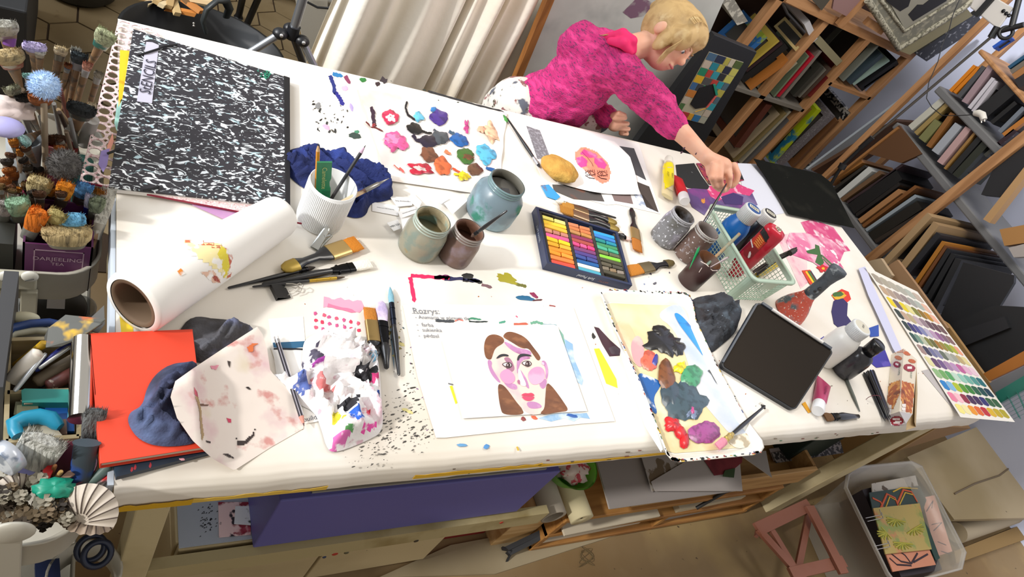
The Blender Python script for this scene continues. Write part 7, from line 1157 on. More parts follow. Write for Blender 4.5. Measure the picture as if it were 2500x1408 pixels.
lay('navy_notebook', 'navy blue spiral notebook on the lower tray of near trolley', 'notebook', [(85, 1370), (145, 1362), (150, 1440), (88, 1440)], .40, .03, '16244a'); 
mb = MB().use(M('b8b4a8', .4)); a = P3(190, 1400, .40); mb.lathe([(.05, 0), (.056, .07), (.052, .07), (.046, .005)], (a.x + .01, a.y, .33), (0, 0, 1), 30, cap=False); mb.thing('grey_bowl', 'pale grey bowl on the lower tray under the scissors', 'bowl')
mb = MB().use(M('3a3a3c', .5)); mb.obox(P3(-30, 1080, .63), V((.004, .2, 0)), V((.018, 0, 0)), V((0, 0, .15))); mb.thing('dark_speckled_board', 'dark paint-speckled board edge at the left picture edge', 'board')
# ================================================================ background: far corner left
mb = MB().use(M('232426', .6)); a = Z(-60, 0, .55); mb.box((-.55, 1.55, .0), (-.19, 2.2, .42)); mb.thing('black_cabinet', 'black box standing on the tiles at the top left', 'cabinet', bevel=.006)
mb = MB().use(M('33322f', .55)); p = Z(170, 20, 0); mb.lathe([(.11, .0), (.13, .02), (.15, .3), (.14, .3), (.12, .02), (.001, .02)], (p.x + .02, p.y + .12, .009), (0, 0, 1), 36, cap=False); mb.thing('dark_bucket', 'dark round bucket on the floor tiles behind the brushes', 'bucket')
TG = thing('black_trug', 'flexible black tub with handle full of wood offcuts', 'tub', (.33, 1.98, 0)); c_ = V((.30, 1.80, .009)); BLK = M('17181a', .5)
mb = MB().use(BLK); el = lambda r, z, n=40: [c_ + V((r * 1.15 * math.cos(2 * math.pi * k / n), r * math.sin(2 * math.pi * k / n), z)) for k in range(n)]
mb.loft([el(.15, 0), el(.17, .01), el(.225, .27), el(.232, .28), el(.222, .28), el(.165, .02)], cap=False); mb.add(el(.15, .001), [list(range(40))]); mb.build('body', TG)
hp = [X_ for X_ in (D(503, 78, 2.30), D(495, 50, 2.26), D(505, 22, 2.24), D(530, 2, 2.24), D(552, 4, 2.26), D(560, 22, 2.3), D(552, 42, 2.34))]
mb = MB().use(M('2a2f30', .5)); mb.tube(hp, [.014, .016, .018, .018, .016, .014, .012], 10, flat=.5); mb.build('handle', TG)
mb = MB().use(M('b8b4ae', .3, .8)); 
for px, py in ((473, 57), (473, 63)): mb.ball(D(px, py, 2.26), .004, 10, 6)
mb.build('rivet', TG)
rr = random.Random(6)
for k, (x, y, c) in enumerate(((380, 8, 'cbb58c'), (405, 15, 'd8c49c'), (425, 22, 'bfa474'), (352, 4, '8a6a3a'), (440, 35, 'c07a34'), (468, 22, 'b5763a'), (490, 10, 'c9ae84'), (395, 2, 'b89a68'), (450, 5, '7a5a38'), (415, 2, 'ad8f60'))):
    p = D(x, y - 4, 2.42); d = V((rr.uniform(-1, 1), rr.uniform(-1, 1), rr.uniform(-.3, .5))).normalized() * .05; s_ = d.cross(V((0, 0, 1))).normalized() * .02; mb = MB().use(M(c, .7)); mb.obox(p - d - s_ * .5, d * 2, s_, V((.004, 0, .014))); mb.thing('wood_offcut', ['pale', 'bright cream', 'tan', 'dark brown', 'orange', 'orange-brown upright', 'beige', 'small tan', 'dark upright', 'light brown'][k] + ' wood offcut in the black tub', 'wood', 'wood offcuts in the black tub')
mb = MB().use(M('141416', .4))
for a, b in (((582, 42), (600, -40)), ((600, 68), (655, -60))): p = Z(*a, .012); mb.tube([p, p + V((0, 0, .012)), D(b[0], b[1], 2.7)], [.02, .014, .013], 12)
mb.thing('black_stand', 'black stand legs on the floor left of the silver tripod', 'stand')
TP = thing('silver_tripod', 'silver tripod with black joints behind the table', 'tripod', Z(700, 130, 0)); SV = M('a8adb5', .3, .8); hub = Y(715, 78, 1.42)
mb = MB().use(SV); mb.tube([hub, Y(745, -20, 1.42)], .013, 16); mb.build('column', TP)
for a, k in ((Y(610, 128, 1.39), 0), (Y(790, 210, 1.37), 1), (Y(752, 190, 1.5), 2)):
    st_ = hub + (V((-.035, -.01, -.01)), V((.03, -.01, -.015)), V((.0, .03, -.01)))[k]; mb = MB().use(M('1b1c20', .4) if k == 2 else SV); e = st_ + (a - st_) * 1.9; e = st_ + (a - st_) * ((st_.z - .01) / max(.05, st_.z - a.z)) if k != 0 else st_ + (a - st_) * 1.4; e.z = max(e.z, .012); mb.tube([st_, e], .011, 12); mb.build('leg', TP)
    mb = MB().use(M('1b1c20', .4)); mb.ball(st_, (.022, .02, .017), 14, 8); mb.build('joint', TP); mb = MB().use(M('c8c8c8', .3, .8)); mb.ball(st_ + V((0, -.018, .006)), .006, 10, 6); mb.build('bolt', TP)
mb = MB().use(M('1b1c20', .4)); mb.tube([hub - V((0, 0, .02)), hub + V((0, 0, .02))], .018, 14); mb.build('hub', TP)
mb = MB().use(M('16171a', .5)); mb.tube([Y(750, 5, 1.7), Y(775, 18, 1.7), Y(800, 20, 1.7), Y(822, 10, 1.7), Y(835, -10, 1.7)], .004, 8); mb.thing('black_cable', 'black cable loop hanging in front of the cloth', 'cable')
mb = MB().use(M('c9c6bc', .6, spots=(('9a958a', 6, .55, .7),))); a, b = Y(745, -20, 1.95), Y(775, 150, 1.95); mb.slab([Y(722, 0, 1.98), Y(800, 0, 1.98), Y(800, 165, 1.98), Y(752, 175, 1.98)], V((0, .02, 0))); mb.thing('white_board_edge', 'white board standing behind the silver tripod', 'board')
# hanging cloth
CL = M('f6f0e4', .9, spots=(('ece2d0', 3, .5, .7),), bump=.12, bscale=50); mb = MB().use(CL); cy_ = 1.62
cx0, cx1 = .56, 1.47
def clo(u, v):
    x = lerp(cx0 + .08 * v * (1 - u), cx1, u); ph = u * 31 + 1.4 * noise.noise(V((u * 3, v * 1.2, 0))) * 2; y = cy_ + .030 * math.sin(ph) * (.5 + .5 * v) + .02 * math.sin(ph * 2.3 + v * 2) + .05 * noise.noise(V((u * 4, v * 2.5, 1))); return V((x + .015 * math.cos(ph), y + .12 * (1 - u) * 0, lerp(.25, 1.7, v)))
mb.grid(clo, 160, 40); o = mb.thing('hanging_cloth', 'cream canvas cloth hanging in folds behind the table', 'cloth')
# canvas leaning behind the person
CVB = thing('leaning_canvas', 'grey painted canvas with a thin wooden edge behind the person', 'canvas', (1.75, 1.62, 0)); yc = 1.55
q = [Y(1240, 285, yc), Y(1358, -20, yc), Y(1800, -60, yc), Y(1600, 390, yc)]; 
mb = MB().use(M('b4b6b2', .6, spots=(('c6c8c4', 3, .45, .65), ('a4a8a6', 5, .55, .7), ('5f6a3a', 4, .66, .74), ('6a4a5a', 5, .68, .74)))); mb.slab([p + V((0, .012, 0)) for p in q], V((0, .015, 0))); mb.build('canvas', CVB)
mb = MB().use(wood('a06a34', '7f5024', 'z')); mb.slab([Y(1226, 270, yc), Y(1243, 268, yc), Y(1358, -10, yc), Y(1340, -10, yc)], V((0, .03, 0))); mb.build('frame', CVB)
bl_ = lambda px, py, r, c: None
mb = MB().use(M('7a5a70', .6, spots=(('b4b6b2', 12, .5, .6),))); mb.poly([Y(x, y, yc + .0115) for x, y in ((1520, 30), (1560, -10), (1600, 10), (1570, 40), (1540, 45))]); mb.build('violet_patch', CVB); mb = MB(); mb.use(M('6f7448', .6, spots=(('b4b6b2', 9, .5, .62),))); mb.poly([Y(x, y, yc + .0115) for x, y in ((1262, 225), (1300, 175), (1330, 190), (1300, 260), (1262, 262))]); mb.use(M('5f4560', .6, spots=(('6f7448', 9, .5, .62),))); mb.poly([Y(x, y, yc + .0114) for x, y in ((1248, 265), (1265, 235), (1300, 250), (1290, 275))]); mb.build('painted_area', CVB)
# ---- framed mosaic
ym = 1.45; MO = thing('mosaic', 'black framed mosaic of coloured blocks around a black hexagon', 'mosaic', Y(1700, 330, ym)); 
fq = [(1745, 85), (1848, 128), (1690, 400), (1555, 345)]; Fq = [Y(x, y, ym) for x, y in fq]; Fq[3] = Fq[0] + (Fq[3] - Fq[0]) * (Fq[0].z / (Fq[0].z - Fq[3].z)); Fq[2] = Fq[1] + (Fq[2] - Fq[1]) * (Fq[1].z / (Fq[1].z - Fq[2].z)); BKM = M('1d1f23', .5)
mb = MB().use(BKM); mb.slab(Fq, V((0, .03, 0))); mb.build('frame', MO, .002)
iq = [(1731, 126), (1815, 152), (1718, 302), (1643, 283)]; IQ = [Y(x, y, ym - .001) for x, y in iq]
mb = MB().use(M('b0a890', .6)); mb.slab([p + V((0, -.001, 0)) for p in IQ], V((0, .002, 0))); mb.build('backing', MO)
cols_ = '3f5f7a 1f2a44 a8a048 b5ac98 4a5a2c|b5a898 1f7a8a a8a048 1f2438 b8b45a|1f7a58 a83a30 2f8a98 2a2a30 b8b45a|c9a020 4a4a4a b03a34 1f8a98 4a6470|3a5f8a 3a3a40 1f7a58 4a6470 a8a048|b5702f 2a2a30 2a2a30 c85a54 4a6470|b5a898 b8b45a 2a2a30 c85a54 2f8a98|4a6a3c a83430 c08a2a 2f8a98 b5a898|3a5f4a a83430 c8902a 2f6a98 a0a090'.split('|')
rr = random.Random(2)
for j, rw in enumerate(cols_):
    cs = rw.split(); n = len(cs); us = [0]; 
    for i in range(n): us.append(us[-1] + rr.uniform(.7, 1.3))
    us = [u / us[-1] for u in us]; 
    for i, c in enumerate(cs):
        v0, v1 = (j + .03) / 9, (j + .94) / 9; u0, u1 = us[i] + .012, us[i + 1] - .004
        B_ = lambda u, v: (IQ[0] * (1 - u) + IQ[1] * u) * (1 - v) + (IQ[3] * (1 - u) + IQ[2] * u) * v + V((0, -.003, 0))
        if .25 < (u0 + u1) / 2 < .72 and 4.5 < j + .5 < 8: continue
        mb = MB().use(M(c, .55)); mb.slab([B_(u0, v0), B_(u1, v0), B_(u1, v1), B_(u0, v1)], V((0, .005, 0))); mb.build('mosaic_block', MO)
mb = MB().use(M('17181b', .5)); mb.slab([Y(x, y, ym - .006) for x, y in ((1742, 205), (1748, 232), (1722, 262), (1698, 266), (1686, 255), (1708, 215))], V((0, .004, 0))); mb.build('black_hexagon', MO)
for a, b, c in (((1744, 206), (1750, 232), '1f8a70'), ((1748, 234), (1726, 262), 'd0605a'), ((1724, 264), (1700, 272), 'c8962a')): mb = MB().use(M(c, .5)); mb.beam(Y(*a, ym - .008), Y(*b, ym - .008), V((0, .004, 0)), V((.008, 0, .006))); mb.build('mosaic_border', MO)
# ================================================================ frame shelves
def frame(pl, val, b, t, wpx, col, depth, label, name='picture_frame', cat='picture frame', kind='ring', spots=(), group=None, inner='3a3630', d0=0., zmin=0.):
    """a frame standing edge-on: b,t = photograph points of its front edge; goes back into the shelf"""
    F = (lambda x, y: Y(x, y, val + d0)) if pl == 'y' else (lambda x, y: X(x, y, val + d0)); B_, T_ = F(*b), F(*t); B_ = B_ + (T_ - B_) * max(0, (zmin - B_.z) / (T_.z - B_.z)); dp = V((0, depth, 0)) if pl == 'y' else V((depth, 0, 0)); up = T_ - B_; h = up.length; up.normalize()
    s_ = (V((1, 0, 0)) if pl == 'y' else V((0, -1, 0))); s_ = (s_ - up * s_.dot(up)).normalized(); th = wpx * (B_ - CAM).length / FPX * 1.05; tv = s_ * th; dn = dp.normalized(); m_ = M(col, .5, spots=spots) ; w_ = min(.035, depth * .25, h * .2); t0 = thing(name, label, cat, B_, group)
    mb = MB().use(m_); mb.obox(B_ - tv / 2, dn * w_, tv, up * h); mb.obox(B_ - tv / 2 + dp - dn * w_, dn * w_, tv, up * h); mb.obox(B_ - tv / 2 + up * (h - w_) + dn * w_, dp - dn * 2 * w_, tv, up * w_); mb.obox(B_ - tv / 2 + dn * w_, dp - dn * 2 * w_, tv, up * w_); mb.build('frame', t0)
    mb = MB().use(M(inner, .7)); mb.obox(B_ - tv * .25 + dn * w_ + up * w_, dp - dn * 2 * w_, tv * .5, up * (h - 2 * w_)); mb.build('backing', t0); return t0
YS, XS = 1.8, 3.3
FU = thing('far_frame_shelf', 'tall raw pine shelf full of picture frames beyond the person', 'shelf', (2.95, 1.95, 0)); PN = wood('b98a5e', '9c6f46', 'z'); PNX = wood('b98a5e', '9c6f46', 'x')
def ybox(x0, x1, z0, z1, nm='shelf_board', d=.34, mat=None, par=None, y0=YS): mb = MB().use(mat or PNX); mb.box((x0, y0, z0), (x1, y0 + d, z1)); mb.build(nm, par or FU, .001)
pA, pB, pC, pD = Y(1862, 55, YS).x, Y(1945, 140, YS).x, Y(2048, 178, YS).x, Y(2185, 180, YS).x
zA = Y(2076, 68, YS).z; zB = Y(2088, 220, YS).z; zC = Y(1885, 238, YS).z
for x in (pA, pB, pC, pD): ybox(x - .02, x + .02, .0, zA - .02 if x != pA else 1.6, 'post', .04, PN)
ybox(2.3, pD + .02, zA - .02, zA + .02, d=.34); ybox(pC, pD, zB - .025, zB - .005); ybox(2.2, pC + .0, zC - .025, zC - .005, mat=M('6f6a62', .7)); ybox(2.2, pD, .22, .24); ybox(pA + .3, pD + .4, 1.45, 1.49) if 0 else None
mb = MB().use(PNX); a = Y(1985, 5, YS - .02); b = Y(2130, 105, YS - .02); mb.slab([Y(1935, -20, YS - .01), Y(2040, 40, YS - .01), Y(2030, 60, YS - .01), Y(1918, 5, YS - .01)], V((0, .02, 0))); mb.build('brace', FU)
mb = MB().use(PN); mb.beam(Y(2048, 62, YS - .02), Y(2140, -40, YS - .02), V((.035, 0, 0)), V((0, .03, 0))); mb.build('upper_brace', FU); mb = MB().use(PN); mb.beam(Y(2115, 50, YS - .02), Y(2155, 75, YS - .02), V((0, 0, .035)), V((0, .02, 0))); mb.build('short_brace', FU)
bay = ('first bay of the far shelf', 'second bay of the far shelf', 'right bay of the far shelf', 'lower row of the far shelf')
FL_ = [((1824, 164), (1902, 99), 6, 'a8923a', .22, 'thin yellow-gold', 0), ((1822, 174), (1910, 105), 8, '2a1518', .25, 'dark maroon', 0), ((1812, 197), (1920, 112), 19, '131210', .26, 'thick ornate black', 0), ((1824, 222), (1925, 147), 13, 'a5662a', .24, 'orange-brown', 0), ((1858, 230), (1945, 152), 9, '9a9078', .2, 'dull beige', 0), ((1943, 126), (1972, 102), 8, 'c8b078', .2, 'short bright gold', 0), ((1800, 150), (1870, 88), 14, '1f5a94', .2, 'blue and green', 0), ((1990, 100), (1970, 55), 12, 'c4c4c8', .24, 'silver-white', 0),
 ((1890, 236), (1974, 137), 5, '6a7860', .25, 'narrow grey-green', 1), ((1900, 236), (1986, 137), 8, 'a8122a', .25, 'bright red', 1), ((1911, 238), (2004, 125), 8, '766e66', .27, 'warm grey', 1), ((1940, 236), (2008, 164), 12, '33322c', .22, 'dark silver', 1), ((1951, 238), (2016, 170), 5, '6a675e', .2, 'thin pewter', 1), ((1960, 238), (2028, 167), 9, '44352c', .22, 'chocolate brown', 1), ((1976, 236), (2052, 168), 9, '641a18', .28, 'dark wine red', 1), ((2050, 155), (1995, 95), 14, '8a8468', .2, 'olive cream', 1),
 ((2058, 198), (2144, 112), 6, '74786f', .26, 'grey-green', 2), ((2074, 204), (2155, 134), 13, '33414a', .26, 'slate blue', 2), ((2084, 208), (2172, 148), 4, '8aa098', .24, 'pale sage', 2), ((2102, 218), (2192, 152), 17, '121317', .26, 'wide black', 2), ((2110, 213), (2184, 163), 5, 'b5a882', .1, 'narrow cream', 2),
 ((1800, 360), (1878, 256), 18, '4f2416', .3, 'wide red-brown', 3), ((1790, 385), (1902, 278), 7, '8f8068', .3, 'pale tan', 3), ((1795, 395), (1919, 276), 7, '7a6a44', .3, 'dull gold', 3), ((1808, 398), (1930, 272), 6, '95907f', .3, 'grey-beige', 3), ((1815, 404), (1955, 272), 9, '5a5858', .3, 'steel grey', 3), ((1832, 404), (1945, 296), 8, '4f3822', .28, 'dark oak', 3), ((1852, 392), (1978, 264), 14, '7a5820', .28, 'amber oak', 3), ((1886, 398), (2000, 268), 14, 'a0b010', .28, 'lime green and teal canvas', 3), ((1906, 404), (2035, 282), 14, '6a6468', .28, 'glittery grey', 3), ((1935, 408), (2046, 296), 8, '6f4a2c', .26, 'chestnut', 3), ((1966, 412), (2078, 276), 9, 'a8a49c', .28, 'black and white patterned', 3), ((1978, 416), (2156, 300), 6, 'a8b4bc', .02, 'long silver-blue', 3)]
sp_ = {'lime green and teal canvas': (('1f6a8a', 9, .52, .58),), 'black and white patterned': (('141416', 60, .47, .52),), 'glittery grey': (('8a8688', 150, .55, .6),), 'blue and green': (('7a8a2a', 14, .55, .6),)}
for b, t, w_, c, d, nm, bi_ in FL_: frame('y', YS, b, t, w_, c, d, nm + ' frame standing in the ' + bay[bi_], spots=sp_.get(nm, ()), group='frames in the far shelf', d0=.012, zmin=(zC, zC, zB, .245)[bi_])
# things on top of the far shelf
def slabf(F, pts, th, name, label, cat, mat, par=None, ground=False):
    mb = MB().use(mat); q_ = [F(x, y) for x, y in pts]; q_ += [V((q_[-1].x, q_[-1].y, .002)), V((q_[0].x, q_[0].y, .002))] if ground else []; mb.slab(q_, th); return mb.thing(name, label, cat) if par is None else mb.build(name, par)
y2 = YS - .045; OF = thing('ornate_picture_frame', 'large ornate whitewashed frame with a black and white picture', 'picture frame', Y(2200, 60, y2)); g2 = lambda x, y: Y(x, y, y2)
mb = MB().use(M('77766a', .7, spots=(('9a9684', 30, .5, .6),))); mb.slab([g2(x, y) for x, y in ((2125, 5), (2195, 122), (2345, 30), (2400, -40), (2130, -60))], V((0, .03, 0))); mb.build('frame', OF)
mb = MB().use(M('a8a492', .7, spots=(('6a6858', 90, .5, .56),), bump=.6, bscale=60)); mb.tube([g2(2118, 0), g2(2194, 118), g2(2348, 22), g2(2410, -30)], .016, 8); mb.tube([g2(2148, -4), g2(2208, 76), g2(2330, 0)], .009, 8); mb.build('moulding', OF)
mb = MB().use(M('8f8d80', .6)); mb.slab([g2(x, y) + V((0, -.004, 0)) for x, y in ((2165, -5), (2208, 70), (2312, 5), (2300, -40))], V((0, .002, 0))); mb.use(M('131214')); mb.slab([g2(x, y) + V((0, -.006, 0)) for x, y in ((2162, 2), (2196, 26), (2216, 14), (2224, -10), (2160, -30))], V((0, .002, 0))); mb.slab([g2(x, y) + V((0, -.006, 0)) for x, y in ((2216, 34), (2238, 10), (2252, 10), (2290, -20), (2310, 0), (2228, 50))], V((0, .002, 0))); mb.build('picture', OF)
slabf(g2, [(2196, 124), (2222, 134), (2375, 38), (2360, 20)], V((0, .02, 0)), 'picture_frame', 'cream flat frame right under the ornate whitewashed frame', 'picture frame', M('8f8866', .6))
slabf(lambda x, y: Y(x, y, y2 + .02), [(2235, 132), (2262, 150), (2400, 60), (2385, 30)], V((0, .02, 0)), 'wrapped_picture_frame', 'black frames wrapped in shiny plastic beside the bluish wall', 'picture frame', M('1e1e22', .15, spots=(('8a8c92', 40, .58, .66),)))
slabf(lambda x, y: Y(x, y, YS - .03), [(2040, -20), (2032, 22), (2078, 46), (2110, -20)], V((0, .01, 0)), 'pink_card', 'pink painted card standing on top of the far shelf', 'card', M('8f6f6c', .6, spots=(('c0484c', 5, .48, .55),)))
slabf(lambda x, y: Y(x, y, YS - .02), [(1965, -20), (2006, 26), (2030, -5), (2025, -30)], V((0, .02, 0)), 'picture_frame', 'small grey and gold frame on top of the far shelf', 'picture frame', M('4a463c', .5, spots=(('a89a5a', 16, .56, .6),)))
slabf(lambda x, y: Y(x, y, YS + .03), [(1800, 62), (1826, 52), (1775, -30), (1740, -30)], V((0, .25, 0)), 'picture_frame', 'silver and white stepped frame behind the person', 'picture frame', M('8f8c84', .5, spots=(('c8c4b8', 30, .5, .56),)))
mb = MB().use(M('3a2418', .8)); mb.box((2.1, YS + .36, .0), (3.55, YS + .37, 1.6)); mb.build('back_panel', FU)
# ---- right hand shelf
RU = thing('right_frame_shelf', 'pine and grey shelf with frames along the bluish right wall', 'shelf', (3.45, .9, 0)); YL = 1.6
def xbox(y0, y1, z0, z1, nm, mat, d=.32, x0=XS): mb = MB().use(mat); mb.box((x0, y0, z0), (x0 + d, y1, z1)); mb.build(nm, RU, .002)
GRS = M('6f7072', .6); xbox(1.515, 1.545, 0, 1.75, 'post', PN, .03); xbox(1.515, 1.545, 0, 1.75, 'post', PN, .03, XS + .3)
z1_, z2_, z3_ = X(2294, 215, XS).z, X(2192, 300, XS).z, X(2049, 486, XS).z
def slope(pa, pb_, nm, mat, th=.025, d=.34): a, b = X(*pa, XS), X(*pb_, XS); d_ = (b - a); b = b + d_ * .15; mb = MB().use(mat); mb.slab([a, b, b + V((d, 0, 0)), a + V((d, 0, 0))], th); mb.build(nm, RU, .006)
slope((2294, 208), (2434, 350), 'shelf_board', GRS, .035); slope((2190, 297), (2520, 690), 'shelf_board', GRS, .035); slope((2045, 480), (2215, 700), 'shelf_board', GRS, .03); slope((2395, 118), (2520, 255), 'shelf_board', PNX, .02)
pa, pb_ = X(2115, 640, XS - .03), X(2560, 290, XS - .03); mb = MB().use(PN); mb.beam(pa, pb_, V((0, .045, 0)), V((.03, 0, 0))); mb.build('front_post', RU, .002); yp = pb_.y
mb = MB().use(M('9a6a3a', .6)); mb.beam(X(2000, 465, XS - .01), X(2195, 312, XS - .01), V((0, .012, 0)), V((.02, 0, 0))); mb.build('side_strip', RU)
FR_ = [((2320, 222), (2380, 160), 7, 'd07c0c', .16, 'bright orange wavy'), ((2330, 226), (2390, 164), 7, 'c9760a', .16, 'second orange wavy'), ((2340, 236), (2402, 162), 9, '4c4d52', .2, 'slate grey'), ((2354, 250), (2420, 162), 12, '9a848c', .2, 'dusty mauve'), ((2366, 264), (2425, 190), 7, 'c4c2cc', .2, 'thin white'), ((2375, 272), (2432, 197), 7, 'bdbac4', .2, 'second thin white'), ((2392, 280), (2468, 216), 26, '17171a', .2, 'deep black with pink print'),
 ((2222, 312), (2306, 240), 13, 'c0c0b4', .25, 'chunky white'), ((2235, 326), (2313, 254), 9, '9a8450', .22, 'ornate antique gold'), ((2250, 342), (2290, 296), 17, '77784c', .2, 'olive green boxy'), ((2266, 358), (2326, 276), 10, '8a5c2c', .22, 'honey brown'), ((2282, 372), (2340, 304), 16, 'a0a6b0', .22, 'bubble-wrapped silver'), ((2294, 398), (2364, 312), 13, 'b89898', .22, 'pale pink canvas'), ((2306, 412), (2380, 324), 5, '94703c', .22, 'thin ochre'), ((2318, 420), (2392, 336), 11, '1b1c1e', .22, 'black wide-spine'), ((2332, 430), (2410, 345), 14, '262a20', .22, 'black and olive'),
 ((2440, 322), (2500, 262), 8, '6c7480', .2, 'blue-grey edged'), ((2450, 330), (2520, 276), 9, 'b0702a', .2, 'warm orange pine'), ((2425, 362), (2478, 318), 9, '2a1420', .2, 'plum with pink dots'), ((2462, 165), (2540, 110), 6, '1a4a6a', .2, 'teal edged'), ((2468, 176), (2540, 126), 9, '6a6258', .2, 'taupe'), ((2474, 188), (2540, 142), 12, '9a6a3c', .2, 'sandy pine'), ((2482, 205), (2550, 165), 20, '222024', .2, 'black upper'), ((2424, 116), (2464, 88), 6, '1c4fb0', .05, 'royal blue strip'),
 ((2022, 446), (2104, 392), 9, 'a8743e', .3, 'light pine'), ((2040, 484), (2125, 412), 13, 'c4c8c6', .3, 'glossy white'), ((2068, 494), (2203, 402), 5, '33242a', .3, 'long plum'), ((2078, 510), (2195, 425), 26, '101114', .3, 'massive black'), ((2098, 540), (2197, 466), 11, 'a87a50', .3, 'peach pine'), ((2106, 552), (2236, 455), 7, '7a4e26', .3, 'nut brown'), ((2114, 562), (2236, 478), 7, '929ea8', .3, 'pale steel blue'), ((2126, 578), (2245, 500), 20, '17140f', .3, 'black ornate'), ((2030, 465), (2112, 405), 6, '2a2824', .3, 'thin black second'), ((2052, 490), (2150, 420), 9, '6a5038', .3, 'umber'), ((2090, 525), (2196, 448), 7, '1d1a1a', .3, 'soot black'), ((2136, 590), (2250, 520), 8, '2f2620', .3, 'very dark walnut'), ((2420, 300), (2480, 250), 8, '101012', .2, 'jet black slim'), ((2404, 380), (2440, 350), 7, '3a3a34', .2, 'moss black')]
for b, t, w_, c, d, nm in FR_: frame('x', XS, b, t, w_, c, d, nm + ' frame standing on the right wall shelf', group='frames in the right shelf', d0=.012, spots=(('c8a0a0', 60, .66, .7),) if 'dots' in nm else ())
FS_ = [((2160, 640), (2270, 524), 13, 'a58a66', 'pale beech first'), ((2200, 655), (2286, 545), 14, 'a08460', 'second pale beech'), ((2212, 668), (2292, 570), 11, '1f2026', 'first charcoal'), ((2232, 695), (2304, 590), 8, 'a56c22', 'golden'), ((2242, 702), (2310, 600), 6, '6a3f1c', 'red-brown'), ((2252, 715), (2318, 608), 9, '1a1c21', 'second charcoal'), ((2262, 735), (2328, 620), 10, '16181c', 'third charcoal'), ((2275, 760), (2340, 632), 12, '1c1d20', 'fourth charcoal')]
for b, t, w_, c, nm in FS_: frame('x', 3.08, b, t, w_, c, .5, nm + ' deep frame in the big stack beyond the table end', group='big frame stack', inner='1a1a1c')
slabf(lambda x, y: X(x, y, 3.06), [(2290, 785), (2352, 640), (2476, 672), (2475, 690), (2390, 830), (2340, 850)], V((.02, 0, 0)), 'black_artboard', 'large flat black panel with a white dot leaning at right', 'panel', M('17181b', .5))
slabf(lambda x, y: X(x, y, 3.0), [(2300, 800), (2425, 745), (2520, 750), (2520, 860), (2395, 940)], V((.02, 0, 0)), 'black_boards', 'pile of black boards at right edge above the wooden bar', 'board', M('121316', .55))
slabf(lambda x, y: X(x, y, 2.98), [(2320, 815), (2452, 772), (2464, 800), (2340, 850)], V((.02, 0, 0)), 'black_board', 'raised black plank lying on the black boards', 'board', M('1b1c20', .5))
for pts, c, nm, lb, x_ in (([(2440, 380), (2500, 330), (2520, 420), (2440, 480), (2395, 475)], '1a1b1f', 'black_canvas_stack', 'stack of black canvases at the right picture edge', 3.28), ([(2400, 535), (2500, 408), (2510, 422), (2416, 544)], 'b08c60', 'picture_frame', 'pale wooden frame edge in front of the black canvases', 3.26), ([(2440, 560), (2520, 545), (2520, 590), (2452, 600)], 'a87a44', 'pine_offcuts', 'pine boards stacked on the grey shelf at right edge', 3.26), ([(2462, 605), (2520, 590), (2520, 625), (2475, 628)], 'a8a09c', 'sketch_card', 'white card with a pencil sketch at the right edge', 3.26)): slabf(lambda x, y: X(x, y, x_), pts, V((.05, 0, 0)), nm, lb, 'picture frame' if 'frame' in nm else 'board', M(c, .6))
for pts, c, nm, lb, x_ in (([(2108, 640), (2150, 630), (2178, 672), (2160, 690)], 'b09a7c', 'cream_fabric_fold', 'folded cream canvas sticking up behind the colour chart', 2.72), ([(2150, 660), (2190, 634), (2240, 700), (2312, 800), (2300, 812), (2230, 760)], '9a7856', 'kraft_board', 'brown kraft board standing behind the colour chart', 2.78), ([(2300, 782), (2312, 790), (2435, 960), (2420, 965)], '9a7848', 'wood_strip', 'pale wooden strip along the far side of chart', 2.82), ([(2400, 912), (2520, 845), (2520, 880), (2415, 930)], 'a0611c', 'orange_bar', 'orange-brown wooden bar at the right picture edge', 2.75), ([(2415, 935), (2520, 885), (2520, 930), (2430, 965)], '6a6a6e', 'grey_roll', 'grey felt roll under the orange-brown bar', 2.74)): slabf(lambda x, y: X(x, y, x_), pts, V((.02, 0, 0)), nm, lb, 'board' if nm != 'grey_roll' else 'roll', M(c, .7), ground=nm in ('kraft_board', 'cream_fabric_fold', 'wood_strip'))
t = thing('teal_crate', 'teal slatted plastic crate at the right picture edge', 'crate', X(2480, 960, 2.72)); F = lambda x, y: X(x, y, 2.72); mb = MB().use(M('1f6a5c', .4))
mb.slab([F(2430, 958), F(2520, 905), F(2520, 940), F(2440, 985)], V((.03, 0, 0)))
for k in range(6): mb.beam(F(2445 + k * 3, 985 + k * 9), F(2530, 935 + k * 12), V((.01, 0, 0)), V((0, 0, .009)))
for k in range(3): mb.beam(F(2462 + k * 22, 968 - k * 12), F(2490 + k * 22, 1020), V((.01, 0, 0)), V((0, .008, 0)))
mb.build('body', t)
# ---- loose panels between the units, tripod with phone, cable
slabf(lambda x, y: Y(x, y, 1.66), [(1985, 418), (2190, 296), (2245, 300), (2075, 420), (2020, 432)], V((0, .02, 0)), 'leaning_board', 'large brown panel leaning against right wall shelf end', 'panel', M('57371c', .6))
slabf(lambda x, y: Y(x, y, 1.68), [(1970, 414), (2200, 244), (2222, 246), (2000, 420)], V((0, .012, 0)), 'silver_edge_board', 'board with a silvery white edge leaning beside the bluish wall', 'board', M('a8b0b8', .5))
slabf(lambda x, y: X(x, y, 3.29), [(2110, 372), (2195, 305), (2250, 375), (2200, 398)], V((.02, 0, 0)), 'brown_canvas_back', 'brown canvas back below the grey shelf', 'canvas', M('5c3c20', .6))
PHT = thing('phone_tripod', 'thin black tripod pole with white phone holder at upper right', 'tripod', X(2000, 470, 2.85)); XP = 2.85; F = lambda x, y: X(x, y, XP)
